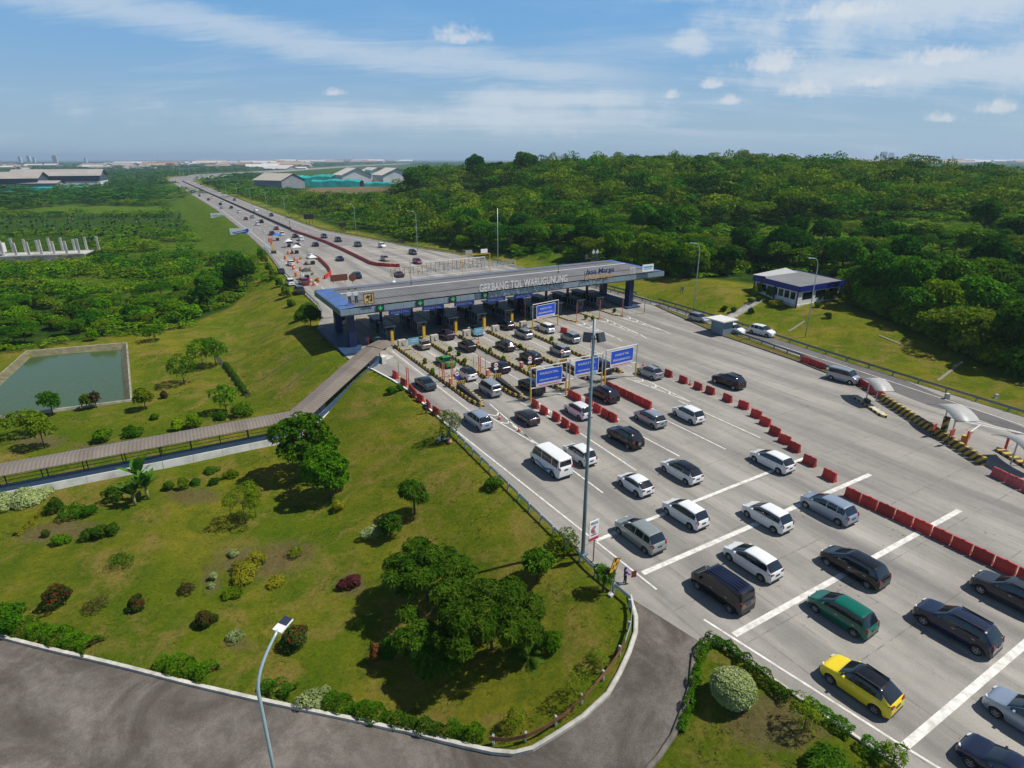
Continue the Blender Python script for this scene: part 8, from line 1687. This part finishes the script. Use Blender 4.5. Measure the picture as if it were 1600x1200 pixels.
for i in range(60):
    u = rgt.uniform(1290, 1640); v = rgt.uniform(254.2, 258); w = rgt.uniform(60, 150); shed(u, v, w, w*.5, rgt.uniform(14, 26), 'pale or red roof far off along the right horizon', M_ww if i % 3 else M_wg, rgt.choice(TR), rgt.uniform(-.4, .4), .2, name='distant_building', group='distant roofs on the right horizon')
for i in range(30):
    u = rgt.uniform(1500, 1640); v = rgt.uniform(258, 264); w = rgt.uniform(14, 34); shed(u, v, w, w*.6, rgt.uniform(5, 8), 'red-roofed house beyond the woods at the right edge', M_ww, M_tile, rgt.uniform(-.5, .5), .25, name='distant_house', group='red-roofed houses at the right edge')
for i in range(60):
    u = rgt.uniform(430, 640); v = rgt.uniform(252.5, 256.5); w = rgt.uniform(60, 160); shed(u, v, w, w*.5, rgt.uniform(12, 24), 'small pale or red roof far off between the bend and woods', M_ww if i % 3 else M_wg, rgt.choice(TR), rgt.uniform(-.4, .4), .2, name='distant_building', group='distant roofs between bend and woods')
def tower(u, v, w, h, label, m, rot=0): 
    g = G(u, v, LOW); o = tag(empty('tower_block', g, rot), label, 'tower block'); mb = MB(); mb.box((0, 0, h/2), (w, w*.5, h)); mb.build('wall', m, o); mb = MB()
    for k in range(int(h/5)): mb.box((0, -w*.25-.3, 3+5*k), (w*.86, .5, 1.8))
    mb.build('window', M_glass, o); mb = MB(); mb.box((0, 0, h+1.2), (w*.5, w*.3, 3)); mb.build('roof_house', M_wg, o)
M_tw = mat('tower_wall', (.30, .34, .38), .7)
tower(1378, 256, 50, 96, 'tallest hazy tower block on the right horizon', M_tw, .3); tower(1390, 256, 44, 88, 'hazy tower block close right of the tallest one', mat('tower_pale', (.62, .62, .62), .7), .3); tower(1411, 256, 50, 50, 'low hazy block right of the tower pair', M_tw)
for i, (u, v, w, h) in enumerate(((33, 256, 24, 58), (47, 256, 28, 64), (55, 256, 20, 52), (88, 256, 38, 66), (135, 256, 20, 46))): tower(u, v, w, h, ('slim pale tower leftmost on the left horizon', 'broader pale tower second on the left horizon', 'short pale tower third on the left horizon', 'wide pinkish tower on the left horizon', 'small white tower right of the pinkish one')[i], MATS['tower_pale'] if i != 3 else mat('tower_pink', (.45, .36, .34), .7))
for i, (u, h, lb) in enumerate(((156, 95, 'thin lattice mast on the left horizon'), (515, 80, 'thin mast on the horizon left of the woods'), (1343, 75, 'thin pylon left of the tower pair on the right horizon'), (1403, 60, 'thin pylon right of the tower pair'), (248, 70, 'thin mast above the motorway bend'))):
    g = G(u, 256, LOW); mb = MB(); mb.tube([(0, 0, 0), (0, 0, h)], [1.6, .5], 4); o = tag(mb.build('lattice_mast', M_wg), lb, 'mast'); o.location = g
# ================================================================== people and the motorcycle
def body(name, joints, edges, radii, m, parent, sub=2):
    me = bpy.data.meshes.new(name); me.from_pydata(joints, edges, []); o = bpy.data.objects.new(name, me); COL.objects.link(o)
    sk = o.modifiers.new('skin', 'SKIN'); sv = me.skin_vertices[0].data
    for i, r in enumerate(radii): sv[i].radius = (r, r) if not isinstance(r, tuple) else r
    sv[0].use_root = True
    sb = o.modifiers.new('sub', 'SUBSURF'); sb.levels = sub; sb.render_levels = sub
    dg = bpy.context.evaluated_depsgraph_get(); dg.update(); m2 = bpy.data.meshes.new_from_object(o.evaluated_get(dg)); COL.objects.unlink(o); bpy.data.objects.remove(o)
    m2.name = name; m2.materials.clear(); m2.materials.append(m); m2.polygons.foreach_set('use_smooth', [True]*len(m2.polygons)); return link(name, m2, parent)
def person(loc, yaw, label, top_m, leg_m, pose, head_m=None, cap_m=None, scarf_m=None, h=1.62):
    """pose: dict of joints (metres, x forward, y left); arms and legs are given as three points"""
    k = h/1.70; o = tag(empty('person', loc, yaw), label, 'person'); P = pose; J, E_, Rd = [], [], []
    def add(p, r, par=None):
        J.append(tuple(c*k for c in p)); Rd.append(r*k); i = len(J)-1
        if par is not None: E_.append((par, i))
        return i
    pel = add(P['pelvis'], .125); ch = P['chest']; mid = tuple((a+b)/2 for a, b in zip(P['pelvis'], ch)); w_ = add(mid, .115, pel); c_ = add(ch, .135, w_); nk = add(P['neck'], .052, c_); hd0 = add(P['head'], .088, nk); add((P['head'][0]+.012, P['head'][1], P['head'][2]+.09), .082, hd0); add((P['head'][0]+.085, P['head'][1], P['head'][2]-.01), .018, hd0)
    hands = []
    for sd in ('l', 'r'):
        sg = 1 if sd == 'l' else -1; s_ = add((ch[0], sg*.185, ch[2]+.07), .062, c_); e = add(P['elbow_'+sd], .043, s_); wr = add(P['wrist_'+sd], .030, e); d = Vector(P['wrist_'+sd]) - Vector(P['elbow_'+sd]); d.normalize(); pm = Vector(P['wrist_'+sd]) + d*.05; pa = add(tuple(pm), .034, wr)
        side = d.cross(Vector((0, 0, 1))) if abs(d.z) < .9 else Vector((1, 0, 0)); side.normalize(); curl = d.cross(side).normalized()
        for q, ln in ((-.030, .072), (-.010, .085), (.010, .080), (.030, .062)):
            b = pm + side*q + d*.045; i1 = add(tuple(b), .0105, pa); i2 = add(tuple(b + d*ln*.55 + curl*.01), .0095, i1); add(tuple(b + d*ln*.8 + curl*.035), .008, i2)
        b = pm + side*.045 + d*.005; i1 = add(tuple(b), .012, pa); add(tuple(b + side*.025 + d*.035 + curl*.02), .010, i1)
        hip = add((P['pelvis'][0], sg*.095, P['pelvis'][2]-.06), .092, pel); kn = add(P['knee_'+sd], .062, hip); an = add(P['ankle_'+sd], .042, kn); f = Vector((math.cos(P.get('toe', 0)), math.sin(P.get('toe', 0)), 0)); a_ = Vector(P['ankle_'+sd]); add(tuple(a_ + f*.10 + Vector((0, 0, -.045))), .040, an)
    body('body', J, E_, Rd, M_skin, o)
    def hull(name, pts, m):
        me = bpy.data.meshes.new(name); JJ = [tuple(c*k for c in p[:3]) for p in pts]; return body(name, JJ, [(a, b) for a, b in hull_edges], [p[3]*k for p in pts], m, o)
    # shirt follows trunk and upper arms, trousers follow the legs
    pl, nkp = P['pelvis'], P['neck']; sl = []
    pts = [(*pl[:2], pl[2]+.02, .145), (*mid, .135), (*ch, .150), (ch[0]*.5+nkp[0]*.5, 0, ch[2]+.11, .075)]; hull_edges = [(0, 1), (1, 2), (2, 3)]
    for sd, sg in (('l', 1), ('r', -1)):
        b = len(pts); e = P['elbow_'+sd]; w__ = P['wrist_'+sd]; pts += [(ch[0], sg*.185, ch[2]+.07, .075), (*e, .055), (*[e[i]*.15+w__[i]*.85 for i in range(3)], .044)]; hull_edges += [(2, b), (b, b+1), (b+1, b+2)]
    hull('shirt', pts, top_m)
    pts = [(*pl[:2], pl[2]+.03, .138)]; hull_edges = []
    for sd, sg in (('l', 1), ('r', -1)):
        b = len(pts); kn, an = P['knee_'+sd], P['ankle_'+sd]; pts += [(pl[0], sg*.10, pl[2]-.07, .104), (*kn, .074), (*[kn[i]*.12+an[i]*.88 for i in range(3)], .060)]; hull_edges += [(0, b), (b, b+1), (b+1, b+2)]
    hull('trousers', pts, leg_m)
    for sd in 'lr':
        a_ = P['ankle_'+sd]; mb = MB(); mb.box(((a_[0]+.06)*k, a_[1]*k, (a_[2]-.045)*k), (.26*k, .10*k, .08*k), taper=.85); mb.build('shoe', M_black, o)
    hx, hy, hz = P['head']
    def dome(name, r, m, z0, stretch=1.0, back=0.0, brim=False):
        mb = MB(); mb.smooth = True; vs = []; n, rows = 14, 5
        for j in range(rows+1):
            t = j/rows*math.pi/2
            for i in range(n): a = 6.283*i/n; vs.append(((hx - back + r*math.cos(t)*math.cos(a))*k, (hy + r*math.cos(t)*math.sin(a)*.9)*k, (hz + z0 + r*stretch*math.sin(t))*k))
        fs = [(j*n+i, j*n+(i+1) % n, (j+1)*n+(i+1) % n, (j+1)*n+i) for j in range(rows) for i in range(n)]; mb.add(vs, fs)
        if brim: mb.smooth = False; mb.box(((hx+.13)*k, hy*k, (hz+z0+.01)*k), (.14*k, .15*k, .02*k))
        mb.build(name, m, o)
    if scarf_m: dome('head_scarf', .125, scarf_m, -.05, 1.5, .03)
    else: dome('hair', .108, M_black, .03, 1.0, .015)
    if cap_m: dome('cap', .118, cap_m, .055, .9, .0, True)
    mb = MB()
    for sg in (1, -1): mb.box(((hx+.083)*k, (hy+sg*.034)*k, (hz+.045)*k), (.012*k, .026*k, .014*k))
    mb.build('eyes', M_black, o); mb = MB(); mb.box(((hx+.082)*k, hy*k, (hz-.045)*k), (.012*k, .05*k, .010*k)); mb.build('mouth', mat('lips', (.22, .08, .07), .6), o)
    return o
STAND = dict(pelvis=(0, 0, .93), chest=(0, 0, 1.28), neck=(.0, 0, 1.45), head=(.015, 0, 1.57), elbow_l=(.02, .26, 1.10), wrist_l=(.16, .20, .92), elbow_r=(.02, -.26, 1.10), wrist_r=(.16, -.20, .92), knee_l=(.02, .10, .50), ankle_l=(-.02, .11, .09), knee_r=(.03, -.10, .50), ankle_r=(.02, -.11, .09))
M_pblue = mat('cobalt_cloth', (.022, .020, .26), .8, var=.2); M_pwhite = mat('white_cloth', (.6, .6, .62), .8); M_pnavy = mat('navy_cloth', (.015, .02, .05), .8); M_maroon = mat('maroon_board', (.20, .03, .025), .6)
hold = dict(STAND, elbow_r=(.14, -.28, 1.10), wrist_r=(.36, -.26, 1.02), elbow_l=(.15, .24, 1.08), wrist_l=(.30, .05, 1.02))
p = G(976, 912); pe = person((p.x, p.y, .01), R(20), 'person in a cobalt blue headscarf and top holding a maroon board by the guardrail', M_pblue, M_pnavy, hold, scarf_m=M_pblue)
mb = MB(); mb.box((0, 0, 0), (.42, .05, .6)); o = tag(mb.build('hand_board', M_maroon), 'maroon board held out by the person in the blue headscarf', 'board'); w = Matrix.Rotation(R(20), 3, 'Z') @ Vector((.62, -.27, .98)); o.location = Vector((p.x, p.y, 0)) + w; o.rotation_euler = (0, 0, R(15))
p = G(665.5, 646); person((p.x, p.y, .01), R(70), 'person in a white cap and dark jacket at the lawn kerb by the red barriers', M_pnavy, M_pnavy, dict(STAND, wrist_l=(.26, .08, 1.05), elbow_l=(.10, .25, 1.06), wrist_r=(.28, -.08, 1.08), elbow_r=(.1, -.25, 1.06)), cap_m=M_pwhite)
# parked motorcycle with a seated rider
p = T(692, 692); yaw = R(200); o = tag(empty('motorcycle', (p.x, p.y, p.z), yaw), 'motorcycle parked on the grass under the sapling at the kerb', 'motorcycle')
for x in (.62, -.58):
    w_ = link('wheel', CARM[('hatch', False)]['tyre'], o); w_.location = (x, 0, .29); w_.scale = (.95, .5, .95); r_ = link('rim', CARM[('hatch', False)]['rim'], w_)
M_bike = mat('bike_white', (.55, .57, .58), .35, coat=.5)
mb = MB(); mb.bar((.62, 0, .3), (.40, 0, 1.0), .09); mb.build('fork', M_dark, o); mb = MB(); mb.bar((.40, -.32, 1.02), (.40, .32, 1.02), .05); mb.build('handlebar', M_dark, o)
mb = MB(); mb.add([(.58, -.13, .55), (.58, .13, .55), (.30, .17, .36), (.30, -.17, .36), (.50, -.15, 1.0), (.50, .15, 1.0), (.26, .16, .95), (.26, -.16, .95)], [(0, 3, 2, 1), (4, 5, 6, 7), (0, 1, 5, 4), (1, 2, 6, 5), (2, 3, 7, 6), (3, 0, 4, 7)]); mb.build('front_fairing', M_bike, o)
mb = MB(); mb.box((-.05, 0, .36), (.7, .24, .16)); mb.build('engine', M_dark, o); mb = MB(); mb.box((-.42, 0, .60), (.75, .26, .26), taper=.8); mb.build('rear_fairing', M_bike, o); mb = MB(); mb.box((-.30, 0, .77), (.82, .27, .10), taper=.85); mb.build('seat', M_black, o)
mb = MB(); mb.box((.60, 0, .80), (.06, .18, .14)); mb.build('headlight', M_head, o); mb = MB(); mb.box((-.81, 0, .64), (.05, .16, .1)); mb.build('taillight', M_tail, o)
mb = MB(); mb.box((-.78, 0, 1.02), (.42, .42, .36)); mb.build('top_box', mat('box_teal', (.03, .10, .13), .5), o)
sit = dict(pelvis=(-.22, 0, .93), chest=(-.12, 0, 1.28), neck=(-.08, 0, 1.44), head=(-.04, 0, 1.56), elbow_l=(.10, .27, 1.12), wrist_l=(.30, .24, 1.08), elbow_r=(.10, -.27, 1.12), wrist_r=(.30, -.24, 1.08), knee_l=(.22, .22, .80), ankle_l=(.10, .24, .36), knee_r=(.22, -.22, .80), ankle_r=(.10, -.24, .36))
person((p.x, p.y, p.z), yaw, 'person in dark blue sitting on the parked motorcycle', mat('denim', (.025, .05, .09), .8), M_pnavy, sit, cap_m=M_pnavy)
p = T(703, 693); b = tag(empty('bag_bundle', p), 'orange and tan bundle on the grass beside the parked motorcycle', 'bundle'); mb = MB(); mb.smooth = True; mb.tube([(0, 0, 0), (0, 0, .25), (0, 0, .5)], [.25, .33, .15], 9); mb.build('sack', mat('tan_cloth', (.42, .22, .12), .8, var=.3), b); mb = MB(); mb.tube([(0, 0, .48), (0, 0, .62)], [.08, .13], 8); mb.build('tie', M_orange, b)
p = G(577.5, 550); b = tag(empty('flag_pole', p), 'thin flag pole with a small red flag at the left end of the gate', 'flag'); mb = MB(); mb.tube([(0, 0, 0), (0, 0, 3.0)], .03, 6); mb.build('pole', M_sign_red, b); mb = MB(); mb.box((-.25, 0, 2.3), (.5, .02, .7)); mb.build('cloth', mat('flag_mauve', (.18, .10, .22), .8), b)
# dark plinth round the left columns of the gate
mb = MB(); mb.prism([tuple(W(s, r).xy) for s, r in ((99.5, 25.0), (119, 25.0), (119, 29.6), (104, 29.4), (99.5, 27.8))], -.6, .42); o = tag(mb.build('column_plinth', mat('plinth_paint', (.018, .05, .11), .6, var=.4, scale=1.2)), 'dark blue plinth wall round the left columns of the gate', 'plinth')
mb = MB(); mb.prism([tuple(W(s, r).xy) for s, r in ((101.5, 90.2), (119, 93.2), (119, 96.8), (101.5, 94.2))], -.6, .3); o = tag(mb.build('column_plinth', MATS['plinth_paint']), 'dark blue plinth round the right columns of the gate', 'plinth')

# ================================================================== air
HAZE = 0.00012
mb = MB(); mb.box((0, 6000, 50), (19000, 13000, 118)); hz = mb.build('haze', None) if False else None
me = mb.mesh('haze'); mb.fix(me); hz = link('haze', me); hm = bpy.data.materials.new('haze'); hm.use_nodes = True; nt = hm.node_tree
for n_ in list(nt.nodes):
    if n_.type == 'BSDF_PRINCIPLED': nt.nodes.remove(n_)
pv = nt.nodes.new('ShaderNodeVolumePrincipled'); pv.inputs['Color'].default_value = (.60, .78, .98, 1); pv.inputs['Density'].default_value = HAZE; pv.inputs['Anisotropy'].default_value = .2
nt.links.new(pv.outputs[0], nt.nodes['Material Output'].inputs['Volume']); me.materials.append(hm); tag(hz, 'pale blue haze over the whole plain', 'haze', kind='stuff')
